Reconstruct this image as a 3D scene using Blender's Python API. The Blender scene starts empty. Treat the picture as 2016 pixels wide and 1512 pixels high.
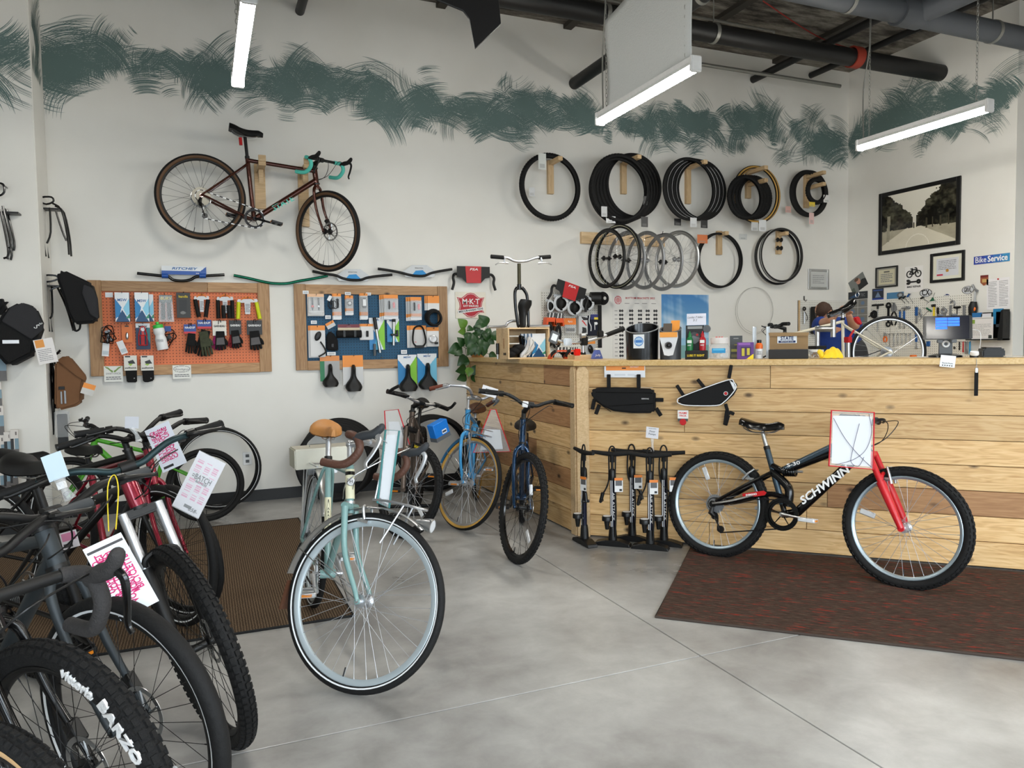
import bpy,bmesh,math,random
import numpy as np
from mathutils import Vector,Matrix
random.seed(7);rng=np.random.default_rng(7)
SC=bpy.context.scene;COL=SC.collection;PI=math.pi;rad=math.radians

# ---------------------------------------------------------------- camera
FPX=1460.84
YAW,PITCH,ROLL=rad(22.5387),rad(3.0567),rad(0.8708)
CAM=np.array([0,0,1.36])
_f=np.array([math.sin(YAW)*math.cos(PITCH),math.cos(YAW)*math.cos(PITCH),-math.sin(PITCH)])
_r=np.array([math.cos(YAW),-math.sin(YAW),0]);_d=np.cross(_f,_r)
_r2=math.cos(ROLL)*_r +math.sin(ROLL)*_d;_d2=-math.sin(ROLL)*_r +math.cos(ROLL)*_d
MC=np.array([_r2,_d2,_f])
cam=bpy.data.cameras.new('camera');camo=bpy.data.objects.new('camera',cam);COL.objects.link(camo)
cam.sensor_width=36;cam.lens=FPX*36/2016;cam.clip_start=.05;cam.clip_end=60
mw=Matrix.Identity(4)
for i in range(3):
    mw[i][0]=_r2[i];mw[i][1]=-_d2[i];mw[i][2]=-_f[i];mw[i][3]=CAM[i]
camo.matrix_world=mw;SC.camera=camo

# ---------------------------------------------------------------- light and exposure
SC.view_settings.view_transform='Standard';SC.view_settings.look='None'
SC.view_settings.exposure=0.0;SC.view_settings.gamma=1;SC.view_settings.use_curve_mapping=False
LED=95.0;LED2=94.0;DAY=215.0;SKY=0.25;TILT=35
wd=bpy.data.worlds.new('sky');SC.world=wd;wd.use_nodes=True
wd.node_tree.nodes['Background'].inputs[0].default_value=(.75,.87,1,1)
wd.node_tree.nodes['Background'].inputs[1].default_value=SKY
def daylight(name,loc,size,rot,power,col=(.8,.91,1)):
    l=bpy.data.lights.new(name,'AREA');l.shape='RECTANGLE';l.size,l.size_y=size;l.energy=power;l.color=col;l.spread=rad(140)
    o=bpy.data.objects.new(name,l);o.location=loc;o.rotation_euler=rot;COL.objects.link(o)
for i,x in enumerate((-1.6,1.6,4.8)):      # daylight at the three shop windows in the front wall behind the camera
    daylight('window_daylight',(x,-3.1,1.75),(2.6,2.5),(rad(TILT),0,0),DAY)

# ---------------------------------------------------------------- pixel to place
YB,XR,XC,YC,ZC=6.937,7.394,-1.097,6.50,4.61      # back wall, right wall, column side, column front, ceiling
def ray(x,y):return MC.T@np.array([(x-1008)/FPX,(y-756)/FPX,1])
def on(x,y,ax,val):
    d=ray(x,y);return CAM +d*((val-CAM[ax])/d[ax])
def onp(x,y,p0,n):
    d=ray(x,y);n=np.array(n);return CAM +d*(((np.array(p0)-CAM)@n)/(d@n))
CO=np.array([2.41,4.62,0]);CD=np.array([.725,-.689,0]);CN=np.array([-.689,-.725,0])   # counter corner, run, outward
CTOP=1.24;TH_CB=math.atan2(-.689,.725)
def bw(x,y,d=0):return on(x,y,1,YB-d)
def rw(x,y,d=0):return on(x,y,0,XR-d)
def fl(x,y,z=0):return on(x,y,2,z)
def cb(x,y,d=0):return onp(x,y,CO+CN*d,CN)
def cf(x,y,d=0):return on(x,y,1,YC-d)
FR={'bw':(bw,0),'rw':(rw,-PI/2),'cb':(cb,TH_CB),'cf':(cf,0)}
def rect(fr,x0,y0,x1,y1,d=0):
    """centre, width and height in metres of a picture box on a wall frame"""
    fn,th=FR[fr] if isinstance(fr,str) else fr;a,b,c,e=(fn(*p,d) for p in ((x0,y0),(x1,y0),(x0,y1),(x1,y1)))
    u=np.array([math.cos(th),math.sin(th),0])
    w=((b-a)@u +(e-c)@u)/2;h=(a[2]-c[2]+b[2]-e[2])/2
    return (a+b+c+e)/4,float(w),float(h),th

# ---------------------------------------------------------------- materials
def lin(c):
    c=np.array(c[:3],float)/255;return tuple(np.where(c <= .04045,c/12.92,((c+.055)/1.055)**2.4))
MATS={}
def mat(name,col=(128,128,128),rough=.5,metal=0.,var=.08,scale=30.,bump=0.,emit=0,trans=0.,ior=1.45,coat=0.,spec=.5,alpha=1.):
    if name in MATS:return MATS[name]
    m=bpy.data.materials.new(name);m.use_nodes=True;nt=m.node_tree;b=nt.nodes['Principled BSDF'];L=nt.links
    c=lin(col)
    tc=nt.nodes.new('ShaderNodeTexCoord');nz=nt.nodes.new('ShaderNodeTexNoise');nz.inputs['Scale'].default_value=scale;nz.inputs['Detail'].default_value=4
    L.new(tc.outputs['Object'],nz.inputs['Vector'])
    mx=nt.nodes.new('ShaderNodeMix');mx.data_type='RGBA'
    mx.inputs[6].default_value=(*[v*(1-var) for v in c],1);mx.inputs[7].default_value=(*[min(1,v*(1+var)) for v in c],1)
    L.new(nz.outputs[0],mx.inputs[0]);L.new(mx.outputs[2],b.inputs['Base Color'])
    b.inputs['Roughness'].default_value=rough;b.inputs['Metallic'].default_value=metal
    b.inputs['IOR'].default_value=ior;b.inputs['Transmission Weight'].default_value=trans
    b.inputs['Coat Weight'].default_value=coat;b.inputs['Specular IOR Level'].default_value=spec;b.inputs['Alpha'].default_value=alpha
    if bump:
        bp=nt.nodes.new('ShaderNodeBump');bp.inputs['Strength'].default_value=bump;bp.inputs['Distance'].default_value=.01
        L.new(nz.outputs[0],bp.inputs['Height']);L.new(bp.outputs[0],b.inputs['Normal'])
    if emit:
        b.inputs['Emission Strength'].default_value=emit;b.inputs['Emission Color'].default_value=(*c,1)
    MATS[name]=m;return m
def nodes(name):
    m=bpy.data.materials.new(name);m.use_nodes=True;MATS[name]=m
    nt=m.node_tree;b=nt.nodes['Principled BSDF']
    def N(t,**kw):
        n=nt.nodes.new('ShaderNode'+t)
        for k,v in kw.items():
            if k in n.inputs or isinstance(k,int):n.inputs[k].default_value=v
            else:setattr(n,k,v)
        return n
    return m,nt,b,N,nt.links.new
def ramp(nt,stops):
    r=nt.nodes.new('ShaderNodeValToRGB');e=r.color_ramp.elements
    while len(e)<len(stops):e.new(.5)
    for x,(p,c) in zip(e,stops):x.position=p;x.color=(*lin(c),1)
    return r
def setin(n,**kw):
    for k,v in kw.items():n.inputs[k].default_value=v
    return n
def mat_print():
    m,nt,b,N,L=nodes('print');a=N('VertexColor',layer_name='Col');L(a.outputs[0],b.inputs['Base Color'])
    b.inputs['Roughness'].default_value=.45;return m
mat_print()
def mat_gloss():
    m,nt,b,N,L=nodes('print_gloss');a=N('VertexColor',layer_name='Col');L(a.outputs[0],b.inputs['Base Color'])
    b.inputs['Roughness'].default_value=.12;return m
mat_gloss()
def mat_wood(name,c0,c1,c2,knots=True,rough=.55,sx=1.0):
    """plank wood: grain runs along the object's local X; every object gets its own shift"""
    m,nt,b,N,L=nodes(name)
    tc=N('TexCoord');oi=N('ObjectInfo');ad=N('VectorMath',operation='ADD');sc=N('VectorMath',operation='SCALE')
    cx=N('CombineXYZ');mu=N('Math',operation='MULTIPLY');mu.inputs[1].default_value=37.
    L(oi.outputs['Random'],mu.inputs[0]);L(mu.outputs[0],cx.inputs[0]);L(mu.outputs[0],cx.inputs[2]);L(tc.outputs['Object'],ad.inputs[0]);L(cx.outputs[0],ad.inputs[1])
    mp=N('Mapping');mp.inputs['Scale'].default_value=(1.1*sx,9,9);L(ad.outputs[0],mp.inputs['Vector'])
    n1=N('TexNoise');setin(n1,Scale=2.2,Detail=3,Distortion=.8);L(mp.outputs[0],n1.inputs['Vector'])
    mp2=N('Mapping');mp2.inputs['Scale'].default_value=(2*sx,60,60);L(ad.outputs[0],mp2.inputs['Vector'])
    n2=N('TexNoise');setin(n2,Scale=1.6,Detail=5,Distortion=.3);L(mp2.outputs[0],n2.inputs['Vector'])
    wv=N('Math',operation='MULTIPLY');wv.inputs[1].default_value=34;L(n1.outputs[0],wv.inputs[0])
    sn=N('Math',operation='SINE');L(wv.outputs[0],sn.inputs[0])
    a1=N('Math',operation='MULTIPLY_ADD');a1.inputs[1].default_value=.09;a1.inputs[2].default_value=.12;L(sn.outputs[0],a1.inputs[0])
    a2=N('Math',operation='MULTIPLY_ADD');a2.inputs[1].default_value=.75;L(n2.outputs[0],a2.inputs[0]);L(a1.outputs[0],a2.inputs[2])
    r=ramp(nt,[(.2,c0),(.5,c1),(.85,c2)]);L(a2.outputs[0],r.inputs[0])
    out=r.outputs[0]
    hv=N('HueSaturation');L(out,hv.inputs['Color']);vm=N('MapRange');vm.inputs[3].default_value=.80;vm.inputs[4].default_value=1.16
    L(oi.outputs['Random'],vm.inputs[0]);L(vm.outputs[0],hv.inputs['Value']);out=hv.outputs[0]
    if knots:
        mk=N('Mapping');mk.inputs['Scale'].default_value=(4.2,7.5,7.5);L(ad.outputs[0],mk.inputs['Vector'])
        vo=N('TexVoronoi');vo.inputs['Scale'].default_value=1.;vo.inputs['Randomness'].default_value=1.;L(mk.outputs[0],vo.inputs['Vector'])
        kr=N('MapRange');setin(kr);kr.inputs[1].default_value=.05;kr.inputs[2].default_value=.16;kr.inputs[3].default_value=1;kr.inputs[4].default_value=0
        L(vo.outputs['Distance'],kr.inputs[0])
        km=N('Mix',data_type='RGBA');L(kr.outputs[0],km.inputs[0]);L(out,km.inputs[6]);km.inputs[7].default_value=(*lin(tuple(v*.5 for v in c0)),1);out=km.outputs[2]
    L(out,b.inputs['Base Color']);b.inputs['Roughness'].default_value=rough
    bp=N('Bump');setin(bp,Strength=.15,Distance=.004);L(n2.outputs[0],bp.inputs['Height']);L(bp.outputs[0],b.inputs['Normal'])
    return m
mat_wood('cedar',(182,138,86),(216,178,124),(234,204,156))
mat_wood('cedar_dark',(146,102,64),(172,128,86),(192,150,106))
mat_wood('pine_top',(204,162,96),(226,190,128),(240,210,156),knots=False,rough=.3)
mat_wood('frame_wood',(140,104,70),(172,134,94),(192,156,116))
mat_wood('stud_wood',(190,158,116),(208,178,136),(222,196,158),knots=False)
def mat_peg(name,col):
    m,nt,b,N,L=nodes(name);tc=N('TexCoord');mp=N('Mapping');mp.inputs['Scale'].default_value=(1/.0254,)*3
    L(tc.outputs['Object'],mp.inputs['Vector']);fr=N('VectorMath',operation='FRACTION');L(mp.outputs[0],fr.inputs[0])
    s=N('SeparateXYZ');L(fr.outputs[0],s.inputs[0]);c=N('CombineXYZ');L(s.outputs[0],c.inputs[0]);L(s.outputs[2],c.inputs[2])
    ds=N('VectorMath',operation='DISTANCE');ds.inputs[1].default_value=(.5,0,.5);L(c.outputs[0],ds.inputs[0])
    lt=N('Math',operation='LESS_THAN');lt.inputs[1].default_value=.15;L(ds.outputs['Value'],lt.inputs[0])
    mx=N('Mix',data_type='RGBA');mx.inputs[6].default_value=(*lin(col),1);mx.inputs[7].default_value=(*lin(tuple(v*.22 for v in col)),1)
    L(lt.outputs[0],mx.inputs[0]);L(mx.outputs[2],b.inputs['Base Color']);b.inputs['Roughness'].default_value=.6
mat_peg('peg_orange',(222,122,78));mat_peg('peg_blue',(16,78,112));mat_peg('peg_white',(226,224,216))
K=lambda n:MATS[n]
for a in [
    ('black_rubber',(8,8,9),.75,0,.2,60,.3),('black_matte',(9,9,10),.5),('black_gloss',(10,10,11),.18),('black_plastic',(12,12,13),.4),
    ('dark_metal',(28,28,31),.4,.6),('steel',(188,190,192),.28,1.),('chrome',(196,198,202),.34,.85),('spoke_silver',(176,178,182),.5,.6),('alu',(196,198,200),.35,1.),('alu_matte',(150,152,155),.5,.8),
    ('white_plastic',(232,234,236),.4),('white_paper',(218,221,226),.7,0,.02),('grey_plastic',(92,96,100),.5),('red_plastic',(190,24,30),.35),('brass',(190,140,60),.35,1.),
    ('tread',(13,13,14),.85,0,.25,90,.6),('reflect',(220,222,225),.3,.2),('amber',(220,130,30),.25),('clear_red',(225,40,30),.2),
    ('cable',(14,14,15),.4),('orange_card',(232,138,48),.5,0,.03),('leather_brown',(92,58,40),.55,0,.15,80,.2),('tan_leather',(186,128,70),.5,0,.1,60,.15),('skin',(196,142,112),.5,0,.06),
    ('fabric_black',(11,11,13),.85,0,.15,300,.3),('fabric_dark',(44,44,47),.85,0,.15,300,.3),('fabric_brown',(118,82,54),.85,0,.12,300,.3),('hook_wire',(120,120,120),.35,1.),
    ('pipe_black',(24,24,25),.45,0,.2,8),('pipe_grey',(84,88,94),.5,0,.06,6),('conduit',(150,150,145),.4,.6),('yellow_cloth',(244,208,44),.8,0,.06,50,.3),('text_black',(16,16,18),.6),('text_white',(238,238,238),.6),('text_grey',(120,122,126),.6),
]:mat(*a)
mat('clear_plastic',(235,238,240),.08,trans=.0,alpha=.28,var=0);mat('glass',(240,244,246),.02,alpha=.16,var=0)

# ---------------------------------------------------------------- mesh building
KIDS={}
class B:
    def __init__(s):s.v=[];s.f=[];s.n=0
    def add(s,v,f):
        v=np.asarray(v,float).reshape(-1,3);s.v.append(v);n=s.n;s.f += [tuple(i+n for i in q) for q in f];s.n += len(v);return s
    def box(s,c,d,R=None):
        h=np.array(d)/2;v=np.array([[x,y,z] for x in (-1,1) for y in (-1,1) for z in (-1,1)])*h
        if R is not None:v=v@np.array(R).T
        return s.add(v+np.array(c),[(0,1,3,2),(4,6,7,5),(0,4,5,1),(2,3,7,6),(0,2,6,4),(1,5,7,3)])
    def tube(s,p,r,n=8,closed=False,cap=True,flat=1.0):
        p=np.asarray(p,float);m=len(p);r=np.broadcast_to(np.asarray(r,float),(m,))
        t=np.roll(p,-1,0)-np.roll(p,1,0) if closed else np.gradient(p,axis=0)
        t=t/np.maximum(np.linalg.norm(t,axis=1,keepdims=True),1e-9)
        u=np.cross(t[0],[0,0,1]) if abs(t[0][2])<.9 else np.cross(t[0],[1,0,0]);u /= np.linalg.norm(u)
        a=np.arange(n)*2*PI/n;V=[]
        for i in range(m):
            u=u-t[i]*(u@t[i]);u /= max(np.linalg.norm(u),1e-9);w=np.cross(t[i],u)
            V.append(p[i]+r[i]*(np.cos(a)[:,None]*u+np.sin(a)[:,None]*w*flat))
        F=[]
        for i in range(m if closed else m-1):
            j=(i+1) % m
            for k in range(n):l=(k+1) % n;F.append((i*n+k,i*n+l,j*n+l,j*n+k))
        if cap and not closed:F += [tuple(range(n))[::-1],tuple((m-1)*n+k for k in range(n))]
        return s.add(np.vstack(V),F)
    def rod(s,a,b,r,r2=None,n=8):return s.tube([a,b],[r,r if r2 is None else r2],n)
    def lathe(s,prof,n=24,o=(0,0,0),ax='z',a0=0,a1=2*PI):
        full=abs(a1-a0-2*PI)<1e-6;m=n if full else n+1
        a=a0+(a1-a0)*np.arange(m)/n;V=[]
        for r,z in prof:
            c,q=r*np.cos(a),r*np.sin(a);zz=np.full(m,z)
            V.append(np.stack({'z':(c,q,zz),'y':(c,zz,q),'x':(zz,c,q)}[ax],1))
        F=[]
        for i in range(len(prof)-1):
            for k in range(m if full else m-1):l=(k+1) % m;F.append((i*m+k,i*m+l,(i+1)*m+l,(i+1)*m+k))
        return s.add(np.vstack(V)+np.array(o),F)
    def cyl(s,a,b,r,n=16):return s.tube([a,b],r,n)
    def prism(s,poly,d,M=None):
        """poly in local x,z; thickness d along y (from 0 to d)"""
        n=len(poly);v=[(x,0,z) for x,z in poly]+[(x,d,z) for x,z in poly];v=np.array(v,float)
        if M is not None:v=v@np.array(M)[:3,:3].T +np.array(M)[:3,3]
        return s.add(v,[tuple(range(n)),tuple(range(2*n-1,n-1,-1))]+[(i,n+i,n+(i+1) % n,(i+1) % n) for i in range(n)])
    def grid(s,P):
        """P: (m,n,3) points"""
        P=np.asarray(P,float);m,n=P.shape[:2]
        return s.add(P.reshape(-1,3),[(i*n+j,i*n+j+1,(i+1)*n+j+1,(i+1)*n+j) for i in range(m-1) for j in range(n-1)])
    def ball(s,c,r,n=12,m=8,M=None):
        r=np.broadcast_to(np.asarray(r,float),(3,));V=[]
        for i in range(m+1):
            t=PI*i/m
            for k in range(n):V.append((math.sin(t)*math.cos(2*PI*k/n)*r[0],math.sin(t)*math.sin(2*PI*k/n)*r[1],math.cos(t)*r[2]))
        V=np.array(V)
        if M is not None:V=V@np.array(M).T
        return s.add(V+np.array(c),[(i*n+k,(i+1)*n+k,(i+1)*n+(k+1) % n,i*n+(k+1) % n) for i in range(m) for k in range(n)])
    def torus(s,R,r,c=(0,0,0),n=40,k=10,ax='y',e=1.0):
        a=np.arange(n)*2*PI/n
        p={'y':np.stack([R*np.cos(a),0*a,R*e*np.sin(a)],1),'z':np.stack([R*np.cos(a),R*e*np.sin(a),0*a],1),'x':np.stack([0*a,R*np.cos(a),R*e*np.sin(a)],1)}[ax]
        return s.tube(p+np.array(c),r,k,closed=True)
    def mesh(s,name,smooth=True,bevel=0,ang=40,fix=False):
        me=bpy.data.meshes.new(name);me.from_pydata(np.vstack(s.v).tolist(),[],s.f)
        if bevel or fix:
            bm=bmesh.new();bm.from_mesh(me)
            if fix:bmesh.ops.recalc_face_normals(bm,faces=bm.faces)
            if bevel:bmesh.ops.bevel(bm,geom=[e for e in bm.edges if len(e.link_faces) == 2 and e.calc_face_angle(0)>.5],offset=bevel,segments=2 if bevel>.004 else 1,affect='EDGES',clamp_overlap=True)
            bm.to_mesh(me);bm.free()
        if smooth:me.shade_smooth();me.set_sharp_from_angle(angle=rad(ang))
        return me
    def build(s,name,m,parent=None,smooth=True,bevel=0,M=None,label=None,fix=True,ang=40):
        return link(name,s.mesh(name,smooth,bevel,ang,fix),m,parent,M,label)
def link(name,me,m,parent=None,M=None,label=None):
    o=bpy.data.objects.new(name,me)
    if m is not None and not len(me.materials):me.materials.append(K(m) if isinstance(m,str) else m)
    COL.objects.link(o)
    if parent is not None:o.parent=parent;KIDS.setdefault(parent.name,[]).append(o)
    if M is not None:o.matrix_local=Matrix(M)
    if label:o['label']=label
    return o
def thing(name,label,cat,loc=(0,0,0),rz=0,group=None,rx=0,ry=0):
    o=bpy.data.objects.new(name,None);o.empty_display_size=.1;COL.objects.link(o)
    o.location=Vector([float(v) for v in loc]);o.rotation_euler=(rx,ry,rz);return tag(o,label,cat,group)
def tag(o,label,cat,group=None):
    o['label']=label;o['category']=cat
    if group:o['group']=group
    return o
def struct(o):o['kind']='structure';return o
def place(o,loc,rz=0,rx=0,ry=0):
    o.location=Vector([float(v) for v in loc]);o.rotation_euler=(rx,ry,rz);return o
def copy_tree(o,parent=None):
    c=o.copy();COL.objects.link(c);c.parent=parent
    if parent is not None:KIDS.setdefault(parent.name,[]).append(c)
    for ch in list(KIDS.get(o.name,[])):copy_tree(ch,c)
    return c
def smoothpts(p,k=6,closed=False):
    p=np.asarray(p,float);n=len(p);out=[]
    for i in range(n if closed else n-1):
        a,b,c,d=(p[(i-1) % n],p[i],p[(i+1) % n],p[(i+2) % n]) if closed else (p[max(i-1,0)],p[i],p[i+1],p[min(i+2,n-1)])
        for t in np.arange(k)/k:out.append(.5*((2*b)+(c-a)*t+(2*a-5*b+4*c-d)*t*t+(3*b-a-3*c+d)*t**3))
    if not closed:out.append(p[-1])
    return np.array(out)
def Mx(R=None,t=(0,0,0)):
    m=np.eye(4);m[:3,3]=t
    if R is not None:m[:3,:3]=R
    return m
def Rz(a):c,s=math.cos(a),math.sin(a);return np.array([[c,-s,0],[s,c,0],[0,0,1]])
def Ry(a):c,s=math.cos(a),math.sin(a);return np.array([[c,0,s],[0,1,0],[-s,0,c]])
def Rx(a):c,s=math.cos(a),math.sin(a);return np.array([[1,0,0],[0,c,-s],[0,s,c]])
def axrot(o,ax,t):
    ax=np.asarray(ax,float);ax=ax/np.linalg.norm(ax);Kx=np.array([[0,-ax[2],ax[1]],[ax[2],0,-ax[0]],[-ax[1],ax[0],0]])
    R=np.eye(3)+math.sin(t)*Kx+(1-math.cos(t))*(Kx@Kx);o=np.asarray(o,float);return Mx(R,o-R@o)
# flat lettering: local x right, z up, facing -y
_TXT={}
def text(s,size,m,parent=None,c=(0,0,0),name='lettering',R=None,bold=0.,shear=0.,ext=.0006,width=None,align='CENTER',sp=1.0):
    key=(s,round(size,5),bold,shear,ext,width,align,sp)
    if key not in _TXT:
        cu=bpy.data.curves.new('t','FONT');cu.body=s;cu.size=size;cu.align_x=align;cu.align_y='CENTER';cu.offset=bold*size;cu.shear=shear;cu.extrude=ext;cu.resolution_u=2;cu.space_character=sp
        o=bpy.data.objects.new('t',cu);COL.objects.link(o);bpy.context.view_layer.update()
        me=bpy.data.meshes.new_from_object(o.evaluated_get(bpy.context.evaluated_depsgraph_get()));bpy.data.objects.remove(o);bpy.data.curves.remove(cu)
        v=np.array([q.co[:] for q in me.vertices])
        if len(v):
            if width:v[:,0] *= width/max(np.ptp(v[:,0]),1e-6)
            v=np.stack([v[:,0],-v[:,2],v[:,1]],1)
            me.vertices.foreach_set('co',v.ravel())
        me.update();_TXT[key]=me
    me=_TXT[key]
    if len(me.materials) and me.materials[0] is not K(m):me=me.copy();me.materials.clear()
    return link(name,me,m,parent,Mx(R,c))
def line_text(n,w,h,m,parent,c,seed=0,R=None,name='small_print',frac=.5):
    """rows of tiny illegible print as short raised dashes"""
    r=random.Random(seed);b=B();dz=h/n
    for i in range(n):
        x=-w/2;z=h/2-(i+.5)*dz;lim=w/2-(r.random()*w*.4 if i % 4 == 3 else 0)
        while x<lim-w*.03:
            l=min(w*(.05+.16*r.random()),lim-x);b.add([(x,0,z-dz*frac/2),(x+l,0,z-dz*frac/2),(x+l,0,z+dz*frac/2),(x,0,z+dz*frac/2)],[(0,1,2,3)]);x += l+w*.025
    return b.build(name,m,parent,smooth=False,M=Mx(R,c),fix=False)
# printed boxes and cards: front face carries a painted print (flat print on real geometry); local x right, z up, front at y=-d, back at y=0, centred on x,z
def printed(name,w,h,d,paint,parent=None,c=(0,0,0),cell=.004,side=(215,215,215),m='print',R=None,label=None,bend=None,outline=None):
    nx=max(2,min(160,int(math.ceil(w/cell))));nz=max(2,min(160,int(math.ceil(h/cell))))
    X,Z=np.meshgrid((np.arange(nx)+.5)/nx,(np.arange(nz)+.5)/nz)          # u right, v up
    C=np.zeros((nz,nx,3));C[:]=side
    if callable(paint):paint(X,Z,C)
    else:C[:]=paint
    gx,gz=np.meshgrid(np.linspace(-w/2,w/2,nx+1),np.linspace(-h/2,h/2,nz+1))
    gy=np.full(gx.shape,-d)
    if bend is not None:gy=gy+bend(gx/w+.5,gz/h+.5)
    b=B();b.grid(np.stack([gx,gy,gz],2));cols=[lin(q) for q in C.reshape(-1,3)] if False else None
    fl_=C.reshape(-1,3)
    if bend is None:
        v0=b.n;x,z=w/2,h/2;y0=0
        b.add([(-x,-d,-z),(x,-d,-z),(x,-d,z),(-x,-d,z),(-x,0,-z),(x,0,-z),(x,0,z),(-x,0,z)],[(0,4,5,1),(1,5,6,2),(2,6,7,3),(3,7,4,0),(4,7,6,5)])
        fl_=np.vstack([fl_,np.tile(side,(5,1))])
    me=b.mesh(name,smooth=False)
    f=fl_/255.;f=np.where(f <= .04045,f/12.92,((f+.055)/1.055)**2.4)
    ca=me.color_attributes.new('Col','FLOAT_COLOR','CORNER');n=np.array([len(p.vertices) for p in me.polygons])
    ca.data.foreach_set('color',np.hstack([np.repeat(f,n,0),np.ones((n.sum(),1))]).ravel())
    return link(name,me,m,parent,Mx(R,c),label)
def tri(X,Z,C,pts,col):
    """fill a convex polygon of the print"""
    P=np.array(pts,float);m=np.ones(X.shape,bool);s=0
    for i in range(len(P)):
        a,e=P[i],P[(i+1) % len(P)];s += a[0]*e[1]-e[0]*a[1]
    for i in range(len(P)):
        a,e=P[i],P[(i+1) % len(P)];m &= ((e[0]-a[0])*(Z-a[1])-(e[1]-a[1])*(X-a[0]))*np.sign(s) >= 0
    C[m]=col
def blk(X,Z,C,u0,v0,u1,v1,col):C[(X >= u0) & (X <= u1) & (Z >= v0) & (Z <= v1)]=col
def ell(X,Z,C,u,v,a,b,col):C[((X-u)/a)**2+((Z-v)/b)**2 <= 1]=col
# ================================================================ the room
def wall_mat():
    m,nt,b,N,L=nodes('wall_paint');tc=N('TexCoord');n=N('TexNoise');setin(n,Scale=1.3,Detail=5);L(tc.outputs['Object'],n.inputs['Vector'])
    r=ramp(nt,[(.3,(224,222,216)),(.7,(233,232,227))]);L(n.outputs[0],r.inputs[0]);L(r.outputs[0],b.inputs['Base Color']);b.inputs['Roughness'].default_value=.6
    n2=N('TexNoise');setin(n2,Scale=160,Detail=2);L(tc.outputs['Object'],n2.inputs['Vector']);bp=N('Bump');setin(bp,Strength=.06,Distance=.002);L(n2.outputs[0],bp.inputs['Height']);L(bp.outputs[0],b.inputs['Normal'])
wall_mat()
def concrete_mat():
    m,nt,b,N,L=nodes('concrete');tc=N('TexCoord')
    n1=N('TexNoise');setin(n1,Scale=.9,Detail=8,Roughness=.55,Distortion=.3);L(tc.outputs['Object'],n1.inputs['Vector'])
    n2=N('TexNoise');setin(n2,Scale=5.5,Detail=8,Roughness=.65,Distortion=.25);L(tc.outputs['Object'],n2.inputs['Vector'])
    ad=N('Math',operation='MULTIPLY_ADD');ad.inputs[1].default_value=.3;L(n2.outputs[0],ad.inputs[0]);mu=N('Math',operation='MULTIPLY');mu.inputs[1].default_value=.72;L(n1.outputs[0],mu.inputs[0]);L(mu.outputs[0],ad.inputs[2])
    r=ramp(nt,[(.36,(120,118,115)),(.46,(146,144,141)),(.56,(166,165,162)),(.68,(190,189,186))]);L(ad.outputs[0],r.inputs[0])
    L(r.outputs[0],b.inputs['Base Color'])
    rr=N('MapRange');rr.inputs[1].default_value=.35;rr.inputs[2].default_value=.65;rr.inputs[3].default_value=.27;rr.inputs[4].default_value=.38;L(n1.outputs[0],rr.inputs[0]);L(rr.outputs[0],b.inputs['Roughness'])
    n3=N('TexNoise');setin(n3,Scale=40,Detail=4);L(tc.outputs['Object'],n3.inputs['Vector']);bp=N('Bump');setin(bp,Strength=.05,Distance=.003);L(n3.outputs[0],bp.inputs['Height']);L(bp.outputs[0],b.inputs['Normal'])
concrete_mat();mat('joint_filler',(206,204,198),.8)
def deck_mat():
    m,nt,b,N,L=nodes('ceiling_deck');tc=N('TexCoord');mp=N('Mapping');mp.inputs['Scale'].default_value=(1.2,5,1);L(tc.outputs['Object'],mp.inputs['Vector'])
    n=N('TexNoise');setin(n,Scale=1.6,Detail=7,Roughness=.7);L(mp.outputs[0],n.inputs['Vector'])
    r=ramp(nt,[(.38,(48,44,40)),(.5,(104,98,90)),(.62,(150,145,136))]);L(n.outputs[0],r.inputs[0]);L(r.outputs[0],b.inputs['Base Color']);b.inputs['Roughness'].default_value=.85
deck_mat()
floor=struct(B().box((2.5,1.9,-.06),(13.2,10.4,.1)).build('floor','joint_filler',smooth=False))
JX,JY,jw=1.945,2.60,.003
for x0,x1 in ((-4,JX-jw),(JX+jw,9.05)):
    for y0,y1 in ((-3.25,JY-jw),(JY+jw,7.0)):
        B().box(((x0+x1)/2,(y0+y1)/2,-.01),(x1-x0,y1-y0,.02)).build('slab','concrete',floor,smooth=False,bevel=.0015)
wb=struct(B().box(((XC-.2+9.1)/2,YB+.06,ZC/2),(9.3-XC,.12,ZC)).build('wall_back','wall_paint',smooth=False))
wr=struct(B().box((XR+.08,(4.885+YB)/2,ZC/2),(.16,YB-4.885,ZC)).build('wall_right','wall_paint',smooth=False))
wq=struct(B().box((9.06,1.9,ZC/2),(.12,10.2,ZC)).build('wall_recess','wall_paint',smooth=False))
wl=struct(B().box(((XC-4.1)/2,(YC+YB)/2,ZC/2),(XC+4.1,YB-YC,ZC)).build('wall_left','wall_paint',smooth=False,bevel=.006))
struct(B().box((-4.06,1.6,ZC/2),(.12,9.8,ZC)).build('wall_side','wall_paint',smooth=False))
fw=B();fw.box((2.5,-3.31,.25),(13.2,.12,.5)).box((2.5,-3.31,3.8),(13.2,.12,1.6))
for x,w in ((-3.5,1.1),(0,.5),(3.2,.5),(7.6,2.9)):fw.box((x,-3.31,1.75),(w,.12,2.5))
struct(fw.build('wall_front','wall_paint',smooth=False,fix=False))
for i,x in enumerate((-1.6,1.6,4.8)):
    w=B()
    for dx in (-1.31,1.31):w.box((x+dx,-3.31,1.75),(.06,.14,2.5))
    for z in (.53,2.97):w.box((x,-3.31,z),(2.62,.14,.06))
    o=struct(w.build('window_%d' % (i+1),'dark_metal',smooth=False,fix=False))
    B().box((x,-3.33,1.75),(2.6,.008,2.42)).build('pane','glass',o,smooth=False)
ce=struct(B().box((2.5,1.9,ZC+.06),(13.2,10.5,.12)).build('ceiling','ceiling_deck',smooth=False))
mat('joist',(62,58,53),.8,0,.2,6)
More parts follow.
